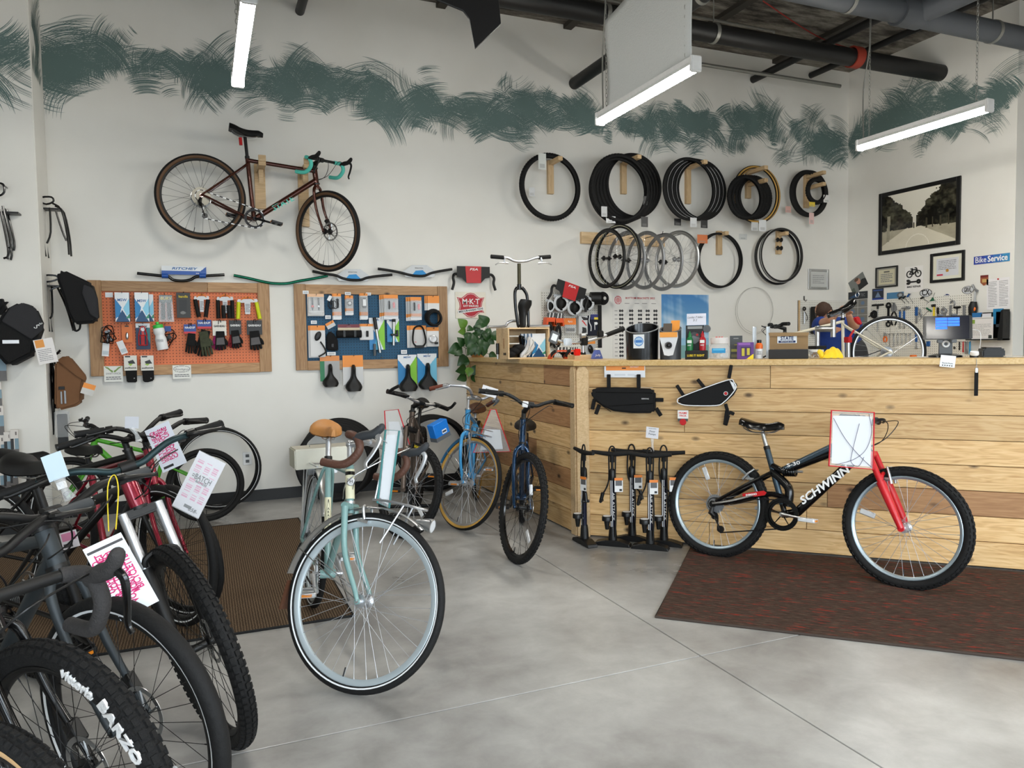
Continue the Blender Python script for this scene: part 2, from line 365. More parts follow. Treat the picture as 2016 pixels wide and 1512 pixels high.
for x in np.arange(-3.2,9,1.35):B().box((x,1.9,ZC-.02),(.09,10.4,.05)).build('deck_joint','joist',ce,smooth=False)
mat('vinyl_black',(20,20,21),.4)
struct(B().box(((XC+2.41)/2,YB-.004,.05),(2.41-XC,.008,.1)).build('baseboard_back','vinyl_black',smooth=False))
struct(B().box(((XC-4.0)/2,YC-.004,.05),(XC+4.0,.008,.1)).build('baseboard_left','vinyl_black',smooth=False))
struct(B().box((XC+.004,(YC+YB)/2,.05),(.008,YB-YC,.1)).build('baseboard_column','vinyl_black',smooth=False))
struct(B().box((XR-.004,5.9,.05),(.008,2,.1)).build('baseboard_right','vinyl_black',smooth=False))
# outlet on the back wall
oc,w_,h_,_=rect('bw',481,893,493,912)
ol=thing('wall_outlet','white electrical outlet low on the back wall inside the leaning tyres','outlet',oc)
B().box((0,-.003,0),(.075,.006,.115)).build('cover_plate','white_plastic',ol,bevel=.002)
for dz in (-.024,.024):B().box((0,-.007,dz),(.03,.003,.026)).build('socket','grey_plastic',ol,bevel=.001)

# ---- teal brush strokes painted on the walls
mat('teal_paint',(100,122,120),.5,0,.08,3)
def strokes(name,parent,band,n,tf,seed,ext=1.0):
    """band: (u, z_top, z_bottom) in wall metres; every stroke is an arc of separate bristle marks"""
    r=np.random.default_rng(seed);band=np.array(band);u0,u1=band[0,0],band[-1,0];b=B()
    for i in range(n):
        u=u0+(u1-u0)*r.random();zt=np.interp(u,band[:,0],band[:,1]);zb=np.interp(u,band[:,0],band[:,2]);H=zt-zb
        core=i<n*.55
        q=r.normal(.5,.13) if core else r.random();q=min(max(q,.08),.92);z=zb+H*q
        w=(.13+.17*r.random())*min(1,H/.55)*ext;R=.18+.34*r.random()
        up=r.random()<.7;a0=(r.uniform(.35,1.1)*PI if up else r.uniform(-.7,-.1)*PI);sp=r.uniform(.5,1.25)*(-1)
        nb=int(w/.0052);dens=.97 if core else r.uniform(.35,.75);dy=.0006+.0025*(i/n)
        cu,cz=u-(R)*math.cos(a0+sp/2),z-(R)*math.sin(a0+sp/2)
        gap=0
        for k in range(nb):
            if r.random()>dens:continue
            o=(k/nb-.5)*w;rr=R+o;edge=abs(k/nb-.5)*2
            s0=a0+sp*r.random()*.12*(1+edge);s1=a0+sp*(1-abs(r.normal(0,.16))*(1+edge))
            if (s1-s0)*sp <= 0:continue
            bwid=.0052*(r.uniform(.55,1.25) if core else r.uniform(.3,.9));m=9
            t=np.linspace(s0,s1,m);wob=r.normal(0,.002)
            tap=np.minimum(1,np.minimum((np.arange(m)+.3)/2,(m-.7-np.arange(m))/2))*bwid/2
            P=np.stack([np.stack([cu+(rr+wob-tap)*np.cos(t),cz+(rr+wob-tap)*np.sin(t)],1),np.stack([cu+(rr+wob+tap)*np.cos(t),cz+(rr+wob+tap)*np.sin(t)],1)])
            b.grid(np.array([[tf(p[0],p[1],dy+.00002*(k % 7)) for p in row] for row in P]))
    o=b.build(name,'teal_paint',parent,smooth=False,fix=False);o['kind']='stuff';o['label']='rough teal brush strokes of a half painted band';return o
BBAND=[(82,70,200),(150,55,180),(200,48,190),(250,48,165),(300,65,180),(350,75,190),(400,85,200),(450,90,205),(500,95,215),(550,105,225),(600,112,245),(650,118,225),(700,132,240),(750,125,260),(800,142,285),(850,145,252),(900,150,270),(950,165,290),(1000,150,300),(1050,150,270),(1100,172,262),(1150,185,275),(1200,215,292),(1250,225,292),(1300,190,292),(1350,190,292),(1400,205,290),(1450,200,295),(1500,195,305),(1550,215,318),(1600,220,322),(1650,235,330),(1666,240,330)]
def tz(fn,L,iu):
    out=[]
    for x,a,c in L:p,q=fn(x,a),fn(x,c);out.append((p[iu],p[2],q[2]))
    return sorted(out)
strokes('paint_strokes',wb,tz(bw,BBAND,0),330,lambda u,z,d:(u,YB-d,z),3)
strokes('paint_strokes',wr,tz(rw,[(1674,215,330),(1720,205,300),(1760,175,292),(1800,160,300),(1850,165,285),(1900,160,265),(1950,125,245),(1996,125,235)],1),90,lambda u,z,d:(XR-d,u,z),5)
strokes('paint_strokes',wl,[(-2.3,4.15,3.3)]+tz(cf,[(0,15,175),(25,40,185),(54,60,180)],0),45,lambda u,z,d:(min(u,XC-.004),YC-d,z),9)
strokes('paint_strokes',wl,[(YC+.12,4.05,3.45),(YB-.12,4.0,3.4)],7,lambda u,z,d:(XC+d,min(max(u,YC+.008),YB-.002),z),12,.8)
strokes('paint_strokes',wq,[(5.2,3.9,3.3),(6.2,4.0,3.4)],20,lambda u,z,d:(9.0-d,u,z),14)

# ---- pipes under the ceiling
def pipe(name,label,a,b,r,m,hangers=(),caps=True,group=None):
    a,b=np.array(a,float),np.array(b,float);o=thing(name,label,'pipe',a,0,group);v=b-a
    bb=B();bb.tube([(0,0,0),tuple(v)],r,20);bb.build('pipe_run',m,o)
    for t in hangers:
        p=v*t;h=B();ax='x' if abs(v[0])>abs(v[1]) else 'y'
        h.lathe([(r+.001,-.018),(r+.007,-.018),(r+.007,.018),(r+.001,.018)],20,p,ax);h.rod(p+[0,0,r],(p[0],p[1],ZC-a[2]),.006);h.build('pipe_hanger','conduit',o)
    return o
pa=pipe('drain_pipe','long black drain pipe hung level under the ceiling with red coupling',(-2.5,5.71,4.165),(XR,5.71,4.19),.085,'pipe_black',(.44,.585,.70))
B().lathe([(.086,-.05),(.104,-.05),(.104,.05),(.086,.05)],20,(6.16+2.5,0,.03),'x').build('coupling',mat('red_clamp',(150,52,36),.6),pa)
pipe('drain_pipe','black drain pipe running above the long one and ending behind the white felt panel',(-2.5,5.25,4.28),(3.2,5.25,4.28),.085,'pipe_black',(.70,.98))
pipe('vent_pipe','thick black pipe entering the back wall beside the white felt panel',(3.621,2.2,3.97),(3.621,YB,4.03),.06,'pipe_black',(.35,.55))
pipe('sprinkler_pipe','thin black pipe entering the back wall beyond the white felt panel',(5.924,0,4.345),(5.924,YB,4.347),.04,'pipe_black',(.35,.62))
pipe('sprinkler_pipe','thin black pipe with rusty end entering the back wall nearest the corner',(6.786,0,4.46),(6.786,YB,4.50),.035,'pipe_black',(.4,.68))
pipe('water_pipe','short black pipe stub entering the back wall above the tea brown bicycle',(.895,5.9,4.339),(.895,YB,4.339),.04,'pipe_black',())
pg=pipe('waste_pipe','grey plastic waste pipe with branch tee hung near the right wall',(4.0,4.80,4.2),(8.99,4.80,4.2),.098,'pipe_grey',(.22,.58))
tx=on(1790,25,1,4.8)[0]-4.0;B().lathe([(.099,-.14),(.118,-.14),(.118,.12),(.099,.12)],20,(tx,0,0),'x').tube([(tx+.06,0,0),(tx+.2,-.22,.05),(tx+.28,-2,.09)],.098,20).build('branch_tee','pipe_grey',pg)
for j,(a,b,r) in enumerate((((3.0,5.9,4.40),(5.3,5.9,4.40),.012),((5.3,5.9,4.40),(5.45,6.1,4.36),.012),((4.6,6.6,4.28),(6.9,6.6,4.28),.02))):
    pipe('conduit',('thin grey conduit strapped along the ceiling deck','short bent end of grey conduit at the ceiling deck','grey conduit below the thin black pipes near the corner')[j],a,b,r,'conduit')
mat('red_wire',(150,40,34),.6)
tag(B().tube(smoothpts([(4.9,5.6,4.5),(5.9,5.9,4.42),(6.7,6.0,4.41),(7.36,5.9,4.37)],6),.006,6).build('sprinkler_wire','red_wire'),'thin red cable slung under the ceiling deck near the right wall','cable')

# ---- ceiling fan with drooping blade tips
fan=thing('ceiling_fan','large black ceiling fan blade with a bent down tip','fan',(-.9,3.6,3.05))
mat('fan_black',(22,22,24),.5)
B().lathe([(0,-.12),(.16,-.1),(.2,0),(.16,.12),(.03,.14),(.03,ZC-3.05)],24).build('hub','fan_black',fan)
for k in range(3):
    Rk=Rz(k*2*PI/3)
    b_=B().prism([(.15,.0),(1.95,.035),(2.16,-.02),(2.19,-.06),(2.205,-.22),(2.36,-.06),(2.362,.10),(2.25,.13),(.15,.07)],.012);b_.build('blade','fan_black',fan,bevel=.003,M=Mx(Rk@Rx(rad(-12))))

# ---- LED strip lights on chains
mat('led_glow',(255,251,241),.4,emit=LED,var=0);mat('led_glow_added',(255,251,241),.4,emit=LED2,var=0);mat('led_body',(225,226,226),.4)
def chain(b,p0,p1,s=.03):
    p0,p1=np.array(p0,float),np.array(p1,float);L_=np.linalg.norm(p1-p0);n=max(2,int(L_/s));d=(p1-p0)/n
    for i in range(n):
        c=p0+d*(i+.5);a=np.arange(8)*2*PI/8;e=d/np.linalg.norm(d);u=np.array([1,0,0]) if i % 2 else np.array([0,1,0])
        b.tube(c+np.cos(a)[:,None]*e*s*.62+np.sin(a)[:,None]*u*s*.26,.0022,4,closed=True)
def led_light(x,y0,y1,label,z=3.1,glow='led_glow'):
    o=thing('strip_light',label,'ceiling light',(x,(y0+y1)/2,z),0,'hanging strip lights');L_=y1-y0
    B().prism([(-.035,.062),(-.026,.035),(-.035,.01),(.035,.01),(.026,.035),(.035,.062)],L_,Mx(None,(0,-L_/2,0))).build('housing','led_body',o,smooth=False)
    B().prism([(-.035,.009),(-.034,-.016),(-.02,-.03),(.02,-.03),(.034,-.016),(.035,.009)],L_-.02,Mx(None,(0,-L_/2+.01,0))).build('diffuser',glow,o)
    for s in (-1,1):
        B().box((0,s*(L_/2+.004),.016),(.08,.03,.1)).build('end_cap','led_body',o,bevel=.006)
        c=B();chain(c,(0,s*(L_/2-.1),.062),(0,s*(L_/2-.1),ZC-z));c.build('hanging_chain','conduit',o)
    B().tube(smoothpts([(0.01,L_/2-.03,.06),(.015,L_/2-.02,.5),(0,L_/2-.1,.9),(.01,L_/2-.1,ZC-z)],6),.006,6).build('power_cord','conduit',o)
    return o
led_light(.27,3.98,5.25,'glowing white strip light over the wall hung brown bicycle')
led_light(2.942,3.98,5.20,'glowing white strip light below the white felt panel')
led_light(5.575,3.90,5.10,'glowing white strip light on chains near the tool wall')
for x in (.27,2.94,5.57):led_light(x,.4,1.62,'added unseen strip light over the open shop floor',3.1,'led_glow_added');led_light(x,-2.6,-1.38,'added unseen strip light beside the shop windows',3.1,'led_glow_added')  # unseen lamp rows over and behind the camera, added to light the shop
# felt panel slung above the middle light
mat('felt_white',(214,217,217),.95,0,.06,90,.4)
gu,gv=np.meshgrid(np.linspace(0,1,20),np.linspace(0,1,14));yy=5.1-1.08*gu
top=3.83+.35*gu**1.3;zz=3.172+gv*(top-3.172);xx=2.95+.02*np.sin(gu*3.1)*gv+.012*np.sin(gv*5+gu*4)
pf=B();pf.grid(np.stack([xx,yy,zz],2));o=pf.build('felt_panel','felt_white',fix=False);tag(o,'white felt sheet slung from chains above a strip light','panel')
md=o.modifiers.new('thick','SOLIDIFY');md.thickness=.012;md.offset=0

# ---- rugs
def rug_mat(name,kind):
    m,nt,b,N,L=nodes(name);tc=N('TexCoord')
    if kind == 0:
        w=N('TexWave',wave_type='BANDS',bands_direction='X');setin(w,Scale=24,Distortion=1.5,Detail=2);w.inputs['Detail Scale'].default_value=3;L(tc.outputs['Object'],w.inputs['Vector'])
        n=N('TexNoise');setin(n,Scale=130,Detail=3);L(tc.outputs['Object'],n.inputs['Vector'])
        a=N('Math',operation='MULTIPLY_ADD');a.inputs[1].default_value=.6;L(n.outputs[0],a.inputs[0]);mm=N('Math',operation='MULTIPLY');mm.inputs[1].default_value=.4;L(w.outputs['Fac'],mm.inputs[0]);L(mm.outputs[0],a.inputs[2])
        r=ramp(nt,[(.25,(58,46,36)),(.55,(92,76,60)),(.8,(120,102,82))]);L(a.outputs[0],r.inputs[0]);h=a.outputs[0];out=r.outputs[0]
    else:
        mp=N('Mapping');mp.inputs['Scale'].default_value=(5,42,1);mp.inputs['Rotation'].default_value=(0,0,rad(4));L(tc.outputs['Object'],mp.inputs['Vector'])
        n=N('TexNoise');setin(n,Scale=3,Detail=4,Roughness=.7);L(mp.outputs[0],n.inputs['Vector']);r=ramp(nt,[(.35,(50,38,33)),(.55,(74,60,52)),(.75,(104,88,74))]);L(n.outputs[0],r.inputs[0])
        mp2=N('Mapping');mp2.inputs['Scale'].default_value=(3.2,20,1);L(tc.outputs['Object'],mp2.inputs['Vector']);n2=N('TexNoise');setin(n2,Scale=2.2,Detail=6,Roughness=.75);L(mp2.outputs[0],n2.inputs['Vector'])
        k=N('MapRange');k.inputs[1].default_value=.56;k.inputs[2].default_value=.64;L(n2.outputs[0],k.inputs[0])
        mx=N('Mix',data_type='RGBA');L(k.outputs[0],mx.inputs[0]);L(r.outputs[0],mx.inputs[6]);mx.inputs[7].default_value=(*lin((138,48,38)),1);out=mx.outputs[2];h=n.outputs[0]
    L(out,b.inputs['Base Color']);b.inputs['Roughness'].default_value=.95;b.inputs['Specular IOR Level'].default_value=.1
    bp=N('Bump');setin(bp,Strength=.6,Distance=.006);L(h,bp.inputs['Height']);L(bp.outputs[0],b.inputs['Normal'])
rug_mat('rug_brown',0);rug_mat('rug_red',1)
r1=thing('floor_rug','ribbed brown floor rug under the teal touring bicycle','rug',(-.9,4.88,0))
B().box((0,0,.004),(3.1,2.33,.008)).build('pile','rug_brown',r1,smooth=False);B().tube([(1.555,-1.17,.005),(1.555,1.17,.005),(-1.555,1.17,.005),(-1.555,-1.17,.005)],.007,6,closed=True).build('edging','black_rubber',r1)
rc=CO+CN*.72+CD*2.35
r2=thing('floor_rug','dark brown carpet mat flecked with red in front of the wooden counter','rug',rc,TH_CB)
B().box((0,0,.004),(3.12,1.36,.008)).build('pile','rug_red',r2,smooth=False);B().tube([(1.56,-.68,.005),(1.56,.68,.005),(-1.56,.68,.005),(-1.56,-.68,.005)],.007,6,closed=True).build('edging',mat('rug_edge',(62,52,46),.9),r2)

# ---- service counter clad in cedar planks
ct=thing('service_counter','L shaped shop counter clad in horizontal cedar planks','counter',(CO[0],CO[1],0))
LEN_A=YB-CO[1]-.005;LEN_B=3.25;rows=8;rh=1.192/rows
def clad(th,L_,joints,dark,flip):
    for i in range(rows):
        zs=.01+rh*i;js=[0]+joints[i]+[L_]
        for k in range(len(js)-1):
            a,c=js[k],js[k+1];l=c-a-.003;hh=rh-.004;dy=random.uniform(-.0015,.0015)
            b_=B().box((0,0,0),(l,.019,hh))
            x=(a+c)/2*flip;M_=Mx(Rz(th),Rz(th)@np.array([x,.0095+dy,zs+rh/2]))
            b_.build('plank','cedar_dark' if (i,k) in dark else 'cedar',ct,smooth=False,bevel=.0015,M=M_)
clad(TH_CB,LEN_B,[[.9],[1.5],[1.62],[.95],[],[.74],[],[1.28]],{(2,1),(6,0) if False else (1,9)},1)
clad(-PI/2,LEN_A,[[],[1.2],[],[.7],[1.4],[.9],[1.1],[.55]],{(2,0),(3,1),(7,0),(5,0)},-1)
for nm,th,x,w in (('corner_post',TH_CB,.045,.085),('corner_post',-PI/2,-.035,.07),('end_post',-PI/2,-LEN_A+.03,.05)):
    h_=1.195
    B().prism([(-w/2,0),(w/2,0),(w/2,h_-.03),(w/2-.02,h_),(-w/2+.02,h_),(-w/2,h_-.03)],.02,Mx(Rz(th),Rz(th)@np.array([x,-.021,.003]))).build(nm,'stud_wood',ct,smooth=False)
core=B();core.box((0,0,0),(1,1,1))
inner=np.array([0,LEN_A])
B().box((.3,LEN_A/2+.05,.6),(.55,LEN_A-.12,1.17)).build('carcass','stud_wood',ct,smooth=False)
bR=Rz(TH_CB);B().box(bR@np.array([LEN_B/2+.25,.22,.6]),(LEN_B-.55,.38,1.17),bR).build('carcass','stud_wood',ct,smooth=False)
e1=CD*LEN_B;inn=np.array([.689,.725,0])
W_=.46;ov=.035
A0=np.array([0,LEN_A,0]);corner=np.array([0,0,0])
# top: joined polygon offset outwards by ov and inwards by W_
oA=np.array([-ov,LEN_A,0]);oC=np.array([-ov,-ov*math.tan(rad(90-43.5)/2)-.004,0])
oB=e1-inn*ov;iB=e1+inn*W_
t_=(W_-iB[0])/CD[0]*1.0;iC=iB+CD*((W_-iB[0])/CD[0]);iA=np.array([W_,LEN_A,0])
ply=np.array([oA,oC,oB,iB,iC,iA])[:,:2]
vv=np.vstack([np.column_stack([ply,np.full(6,CTOP-.038)]),np.column_stack([ply,np.full(6,CTOP)])])
B().add(vv,[(5,4,3,2,1,0),tuple(range(6,12))]+[(i,(i+1) % 6,6+(i+1) % 6,6+i) for i in range(6)]).build('worktop','pine_top',ct,smooth=False,bevel=.003)
# ================================================================ bicycles
D0=dict(R=.345,rt=.019,wb=1.05,cs=.435,drop=.065,sa=73,st=.50,ha=71,afc=.40,off=.048,htl=.14,sp=.04,stem=.09,rise=.02,bw=.31,sweep=.03,sad=.22,
          frame='black_matte',fork=None,rim='black_matte',spoke='spoke_silver',hubm='black_plastic',tyre='black_rubber',wall=None,knob=0,stripe=None,rotor=0,ns=32,forkt='rigid',tube=.016,dt=.02,
          bar='flat',barm='black_matte',grip='black_rubber',lever='black_plastic',saddle='black_matte',post='black_matte',stemm='black_matte',crank='black_plastic',ring='dark_metal',pedal='black_plastic',
          chain='dark_metal',brake=None,step=False,spokes_rear=True,ttdrop=.03,rimd=.016,cass=.045,drive=True,susp_m='black_gloss',lean=0,crank_a=-.2,sadtilt=0,hood='black_rubber',seatw=.072,seatl=.27)
def geo(s):
    g={};R_=s['R'];g['rh']=np.array([0,0,R_]);g['fh']=np.array([s['wb'],0,R_])
    g['bb']=np.array([math.sqrt(s['cs']**2-s['drop']**2),0,R_-s['drop']])
    su=np.array([-math.cos(rad(s['sa'])),0,math.sin(rad(s['sa']))]);g['su']=su;g['sttop']=g['bb']+su*s['st'];g['sad']=g['bb']+su*(s['st']+s['sad'])
    a=np.array([-math.cos(rad(s['ha'])),0,math.sin(rad(s['ha']))]);n=np.array([math.sin(rad(s['ha'])),0,math.cos(rad(s['ha']))]);g['a']=a;g['n']=n
    g['crown']=g['fh']-n*s['off']+a*s['afc'];g['httop']=g['crown']+a*(s['htl']+.015);g['st']=g['httop']+a*s['sp'];g['bar']=g['st']+n*s['stem']+a*s['rise']
    return g
_SPK={}
def spoke_mesh(l,m):
    k=(round(l,3),m)
    if k not in _SPK:
        me=B().rod((0,0,0),(l,0,0),.00105,n=4).rod((l-.014,0,0),(l,0,0),.0019,n=4).mesh('spoke');me.materials.append(K(m));_SPK[k]=me
    return _SPK[k]
_RIM={}
def wheel(parent,hub,s,M=None,front=True,spokes='each',name='wheel',hubw=.05):
    """rim mesh with tyre, hub, spokes, rotor as sub-parts; axle along local y"""
    R_,rt=s['R'],s['rt'];rr=R_-2*rt+.0015;d=s['rimd'];loc=Mx(None,hub);loc=loc if M is None else np.array(M)@loc
    w2=rt*.62
    key=(R_,rt,d,s['rim'],s['tyre'],s['knob'],s['wall'],s['stripe'])
    if key not in _RIM:
        rim=B().lathe([(rr-.001,-w2),(rr+.002,-w2*.9),(rr-.006,0),(rr+.002,w2*.9),(rr-.001,w2),(rr-d*.6,w2*.9),(rr-d,w2*.45),(rr-d,-w2*.45),(rr-d*.6,-w2*.9),(rr-.001,-w2)],64,(0,0,0),'y')
        rm=rim.mesh('wheel');rm.materials.append(K(s['rim']))
        prof=[(R_-rt+rt*math.cos(t),rt*math.sin(t)) for t in np.linspace(-PI*.86,PI*.86,15)]
        tb=B().lathe(prof,72,(0,0,0),'y')
        kn=s['knob']
        if kn:
            nk=kn
            for i in range(nk):
                a=2*PI*i/nk
                for j,t in enumerate((-.95,-.35,.35,.95) if rt>.024 else (-.8,0,.8)):
                    aa=a+(PI/nk if j % 2 else 0);Rr=Ry(-aa);c=Rr@np.array([R_-rt+(rt+.001)*math.cos(t),(rt+.001)*math.sin(t),0])
                    Rk=Rr@Rz(t);tb.box(c,(.007,rt*.46,.62*2*PI*R_/nk),Rk)
        tm=tb.mesh('tyre');tm.materials.append(K(s['tyre']));ex=[]
        if s['wall']:
            for sg in (-1,1):
                wp=[(R_-rt+(rt+.0008)*math.cos(t),sg*(rt+.0008)*math.sin(t)) for t in np.linspace(PI*.46,PI*.82,6)];wm=B().lathe(wp,72,(0,0,0),'y').mesh('sidewall');wm.materials.append(K(s['wall']));ex.append(('sidewall',wm))
        if s['stripe']:
            for sg in (-1,1):
                wp=[(R_-rt+(rt+.0009)*math.cos(t),sg*(rt+.0009)*math.sin(t)) for t in (PI*.57,PI*.67)];wm=B().lathe(wp,72,(0,0,0),'y').mesh('reflective_stripe');wm.materials.append(K(s['stripe']));ex.append(('reflective_stripe',wm))
        _RIM[key]=(rm,tm,ex)
    rm,tm,ex=_RIM[key]
    o=link(name,rm,None,parent,loc);link('tyre',tm,None,o)
    for nm,me in ex:link(nm,me,None,o)
    hb=B().lathe([(.0,-hubw-.012),(.008,-hubw-.012),(.008,-hubw),(.012,-hubw+.004),(.012,-hubw*.72),(.026,-hubw*.7),(.026,-hubw*.62),(.014,-hubw*.5),(.014,hubw*.5),(.026,hubw*.62),(.026,hubw*.7),(.012,hubw*.72),(.012,hubw-.004),(.008,hubw),(.008,hubw+.012),(0,hubw+.012)],16,(0,0,0),'y')
    hb.build('hub',s['hubm'],o,fix=False)
    n=s['ns'];ri=rr-d+.002;rf=.024;fy=hubw*.66
    if spokes:
        mats_=[]
        for i in range(n):
            th=2*PI*i/n;sd=1 if i % 2 else -1;lead=(1 if (i//2) % 2 else -1)*1.15;a=th+lead
            p=np.array([rf*math.cos(a),sd*fy,rf*math.sin(a)]);q=np.array([ri*math.cos(th),sd*.003,ri*math.sin(th)]);v=q-p;l=np.linalg.norm(v);e=v/l
            u=np.cross(e,[0,1,0]);u /= np.linalg.norm(u);w=np.cross(e,u);Rm=np.stack([e,u,w],1);mats_.append((l,Mx(Rm,p)))
        l0=np.mean([m[0] for m in mats_]);me=spoke_mesh(l0,s['spoke'])
        if spokes == 'each':
            for l,M_ in mats_:link('spoke',me,None,o,M_)
        else:
            b=B()
            for l,M_ in mats_:b.rod(M_[:3,3],M_[:3,3]+M_[:3,0]*l,.00105,n=4)
            q=b.build('spokes',s['spoke'],o,fix=False);q['kind']='stuff'
    B().rod((0,0,-(rr-d)),(0,0,-(rr-d)+.035),.003,n=6).build('valve','black_plastic',o,fix=False)
    if s['rotor']:
        r_=s['rotor'];b=B().lathe([(r_-.014,-.0009),(r_,-.0009),(r_,.0009),(r_-.014,.0009),(r_-.014,-.0009)],36,(0,hubw*.8,0),'y')
        for k in range(6):a=k*PI/3;b.tube([(.02*math.cos(a),hubw*.8,.02*math.sin(a)),((r_-.01)*math.cos(a+.5),hubw*.8,(r_-.01)*math.sin(a+.5))],.003,4)
        b.build('disc_rotor','steel',o,fix=False)
    return o
def reflector(w,R_,a,m='reflect'):
    c=np.array([R_*.62*math.cos(a),0,R_*.62*math.sin(a)]);B().box((0,0,0),(.085,.01,.03)).build('spoke_reflector',m,w,bevel=.004,M=Mx(Ry(-a),c))
def saddle_mesh(L_=.27,W_=.072,nose=.02,th=.035,split=False):
    m,n=15,11;P=np.zeros((m,n,3))
    for i in range(m):
        t=i/(m-1);x=L_*(.55-t);w=nose+(W_-nose)*(1/(1+math.exp(-(t-.62)*13)))*(1-.35*max(0,t-.88)/.12);w *= min(1,.45+t*6);top=.012*math.cos(t*PI*2.0)*.6+(.012*max(0,t-.7)/.3)
        for j in range(n):
            a=PI*j/(n-1);y=-w*math.cos(a);z=top+th*math.sin(a)**.6*min(1,.5+t*4)-th*.7*(1-math.sin(a))*.6
            if split and t>.25:z -= .006*math.exp(-(y/.008)**2)
            P[i,j]=(x,y,z)
    b=B();b.grid(P);k=b.n;b.add(P[:,::n-1].reshape(-1,3)-[0,0,.0],[]);
    # underside
    Q=P.copy();Q[...,2]=P[:,:1,2]-.004;b.grid(Q[:,::-1])
    b.add(np.array([P[0,j] for j in range(n)]),[tuple(range(n))]);b.add(np.array([P[-1,j] for j in range(n)]),[tuple(range(n))[::-1]])
    return b
def tubeb(b,a,c,r0,r1=None,n=12):b.tube([a,c],[r0,r0 if r1 is None else r1],n)
def drop_path(c,sg,bw_,reach=.08,drop=.125):
    c=np.asarray(c);P=[(0,.02,0),(0,bw_-.05,0),(.012,bw_-.012,0),(.045,bw_,-.002),(reach-.008,bw_,-.02),(reach+.004,bw_,-.055),(reach-.02,bw_,-.1),(.02,bw_+.004,-drop),(-.06,bw_+.008,-drop-.006)]
    return smoothpts([c+np.array([x,sg*y,z]) for x,y,z in P],4)
def bike(name,label,spec,pose,group='bicycles in the shop'):
    s={**D0,**spec};s['fork']=s['fork'] or s['frame'];g=geo(s);x,y,psi,lean,steer=pose[:5];z=pose[5] if len(pose)>5 else 0;pit=pose[6] if len(pose)>6 else 0
    root=thing(name,label,'bicycle',(0,0,0),0,group)
    root.matrix_world=Matrix(Mx(Rz(psi)@Rx(lean)@Ry(pit),(x,y,z)).tolist());S=axrot(g['crown'],g['a'],steer)
    r=s['tube'];dt=s['dt'];bb,a,n_=g['bb'],g['a'],g['n'];hb=g['crown']+a*.012;ht=g['httop'];stt=g['sttop'];R_=s['R']
    # frame
    f=B();tubeb(f,hb-a*.004,ht+a*.004,dt*1.02);tubeb(f,bb,stt+g['su']*.02,r*1.05);f.cyl(bb-[0,.036,0],bb+[0,.036,0],.021,16)
    if s['step']:tubeb(f,hb+a*.09,bb+g['su']*.2,dt);tubeb(f,hb+a*.04,bb,dt)
    elif s.get('frame_fn'):s['frame_fn'](f,g,s)
    else:tubeb(f,ht-a*s['ttdrop'],stt-g['su']*.012,r);tubeb(f,hb+a*.035,bb,dt)
    if not s.get('frame_fn'):
        for sg in (-1,1):
            rd=g['rh']+np.array([0,sg*.066,0]);f.tube(smoothpts([bb+[-.01,sg*.026,0],bb+[-.09,sg*.034,.003],rd+[.05,0,0],rd],4),np.linspace(.011,.008,13),8)
            f.tube(smoothpts([stt-g['su']*.03+[0,sg*.012,0],stt-g['su']*.09+[-.05,sg*.03,0],rd+[.02,0,.03],rd],4),np.linspace(.009,.007,13),8);f.cyl(rd-[0,.004,0],rd+[0,.004,0],.017,10)
        f.tube([bb+[-.11,-.03,.004],bb+[-.11,.03,.004]],.006,6)
    fo=f.build('frame',s['frame'],root,fix=False)
    for p_ in (hb,ht):B().tube([p_-a*.003,p_+a*.009],dt*1.25,14).build('headset_cup',s.get('headset','black_plastic'),fo,fix=False)
    # fork and front wheel
    fh=g['fh'];k=B();hwid=.055
    if s['forkt'] == 'rigid':
        k.cyl(g['crown']-a*.03,hb,dt*.95,12)
        for sg in (-1,1):
            top=g['crown']-a*.004+np.array([0,sg*(.042 if s.get('lug') else .012),0]);sh=g['crown']-a*.05+np.array([0,sg*.046,0]);dr=fh+np.array([0,sg*hwid,0]);mid=g['crown']+(fh-g['crown'])*.5-n_*(.006+s['off']*.35)+np.array([0,sg*.05,0])
            k.tube(smoothpts([top,sh,mid,dr+a*.05-n_*.012,dr],5),np.linspace(.0155,.0085,21),10);k.cyl(dr-[0,.005,0],dr+[0,.005,0],.012,8)
        if s.get('lug'):k.tube([g['crown']-[0,.05,0],g['crown']+[0,.05,0]],.015,10)
        ko=k.build('fork',s['fork'],root,M=S,fix=False)
    else:
        lo=B();off=s['off'];e=a
        for sg in (-1,1):
            dr=fh+np.array([0,sg*hwid*1.02,0])-n_*.006;ax0=g['crown']+np.array([0,sg*.058,0])+n_*.012;low=dr-n_*.0+a*.0;tp=ax0*(.62)+dr*.38
            tubeb(k,ax0+a*.012,tp,.0165,n=14);lo.tube([tp+a*.0,tp*.5+dr*.5,dr],[.024,.022,.017],14);lo.cyl(dr-[0,.01,0],dr+[0,.01,0],.018,10)
        tpL=(g['crown']+n_*.012)*.62+(fh-n_*.006)*.38
        lo.tube(smoothpts([tpL+[0,-.056,0]-a*.01,tpL+[0,-.05,0]+a*.03+n_*.015,tpL+a*.045+n_*.02,tpL+[0,.05,0]+a*.03+n_*.015,tpL+[0,.056,0]-a*.01],4),.011,8)
        ko=k.build('fork',s.get('stanchion','chrome'),root,M=S,fix=False);lo.build('fork_lower',s['susp_m'],ko,fix=False)
        cr=B();cr.box((0,0,0),(.05,.15,.032),np.stack([n_,[0,1,0],a],1));cr.v[-1] += g['crown'];cr.cyl(g['crown'],hb,dt,12);cr.build('fork_crown',s.get('crownm','black_plastic'),ko,bevel=.008)
    fwh=wheel(root,fh,s,S,True,'each');rw_=wheel(root,g['rh'],s,None,False,'each' if s['spokes_rear'] else None,hubw=.058)
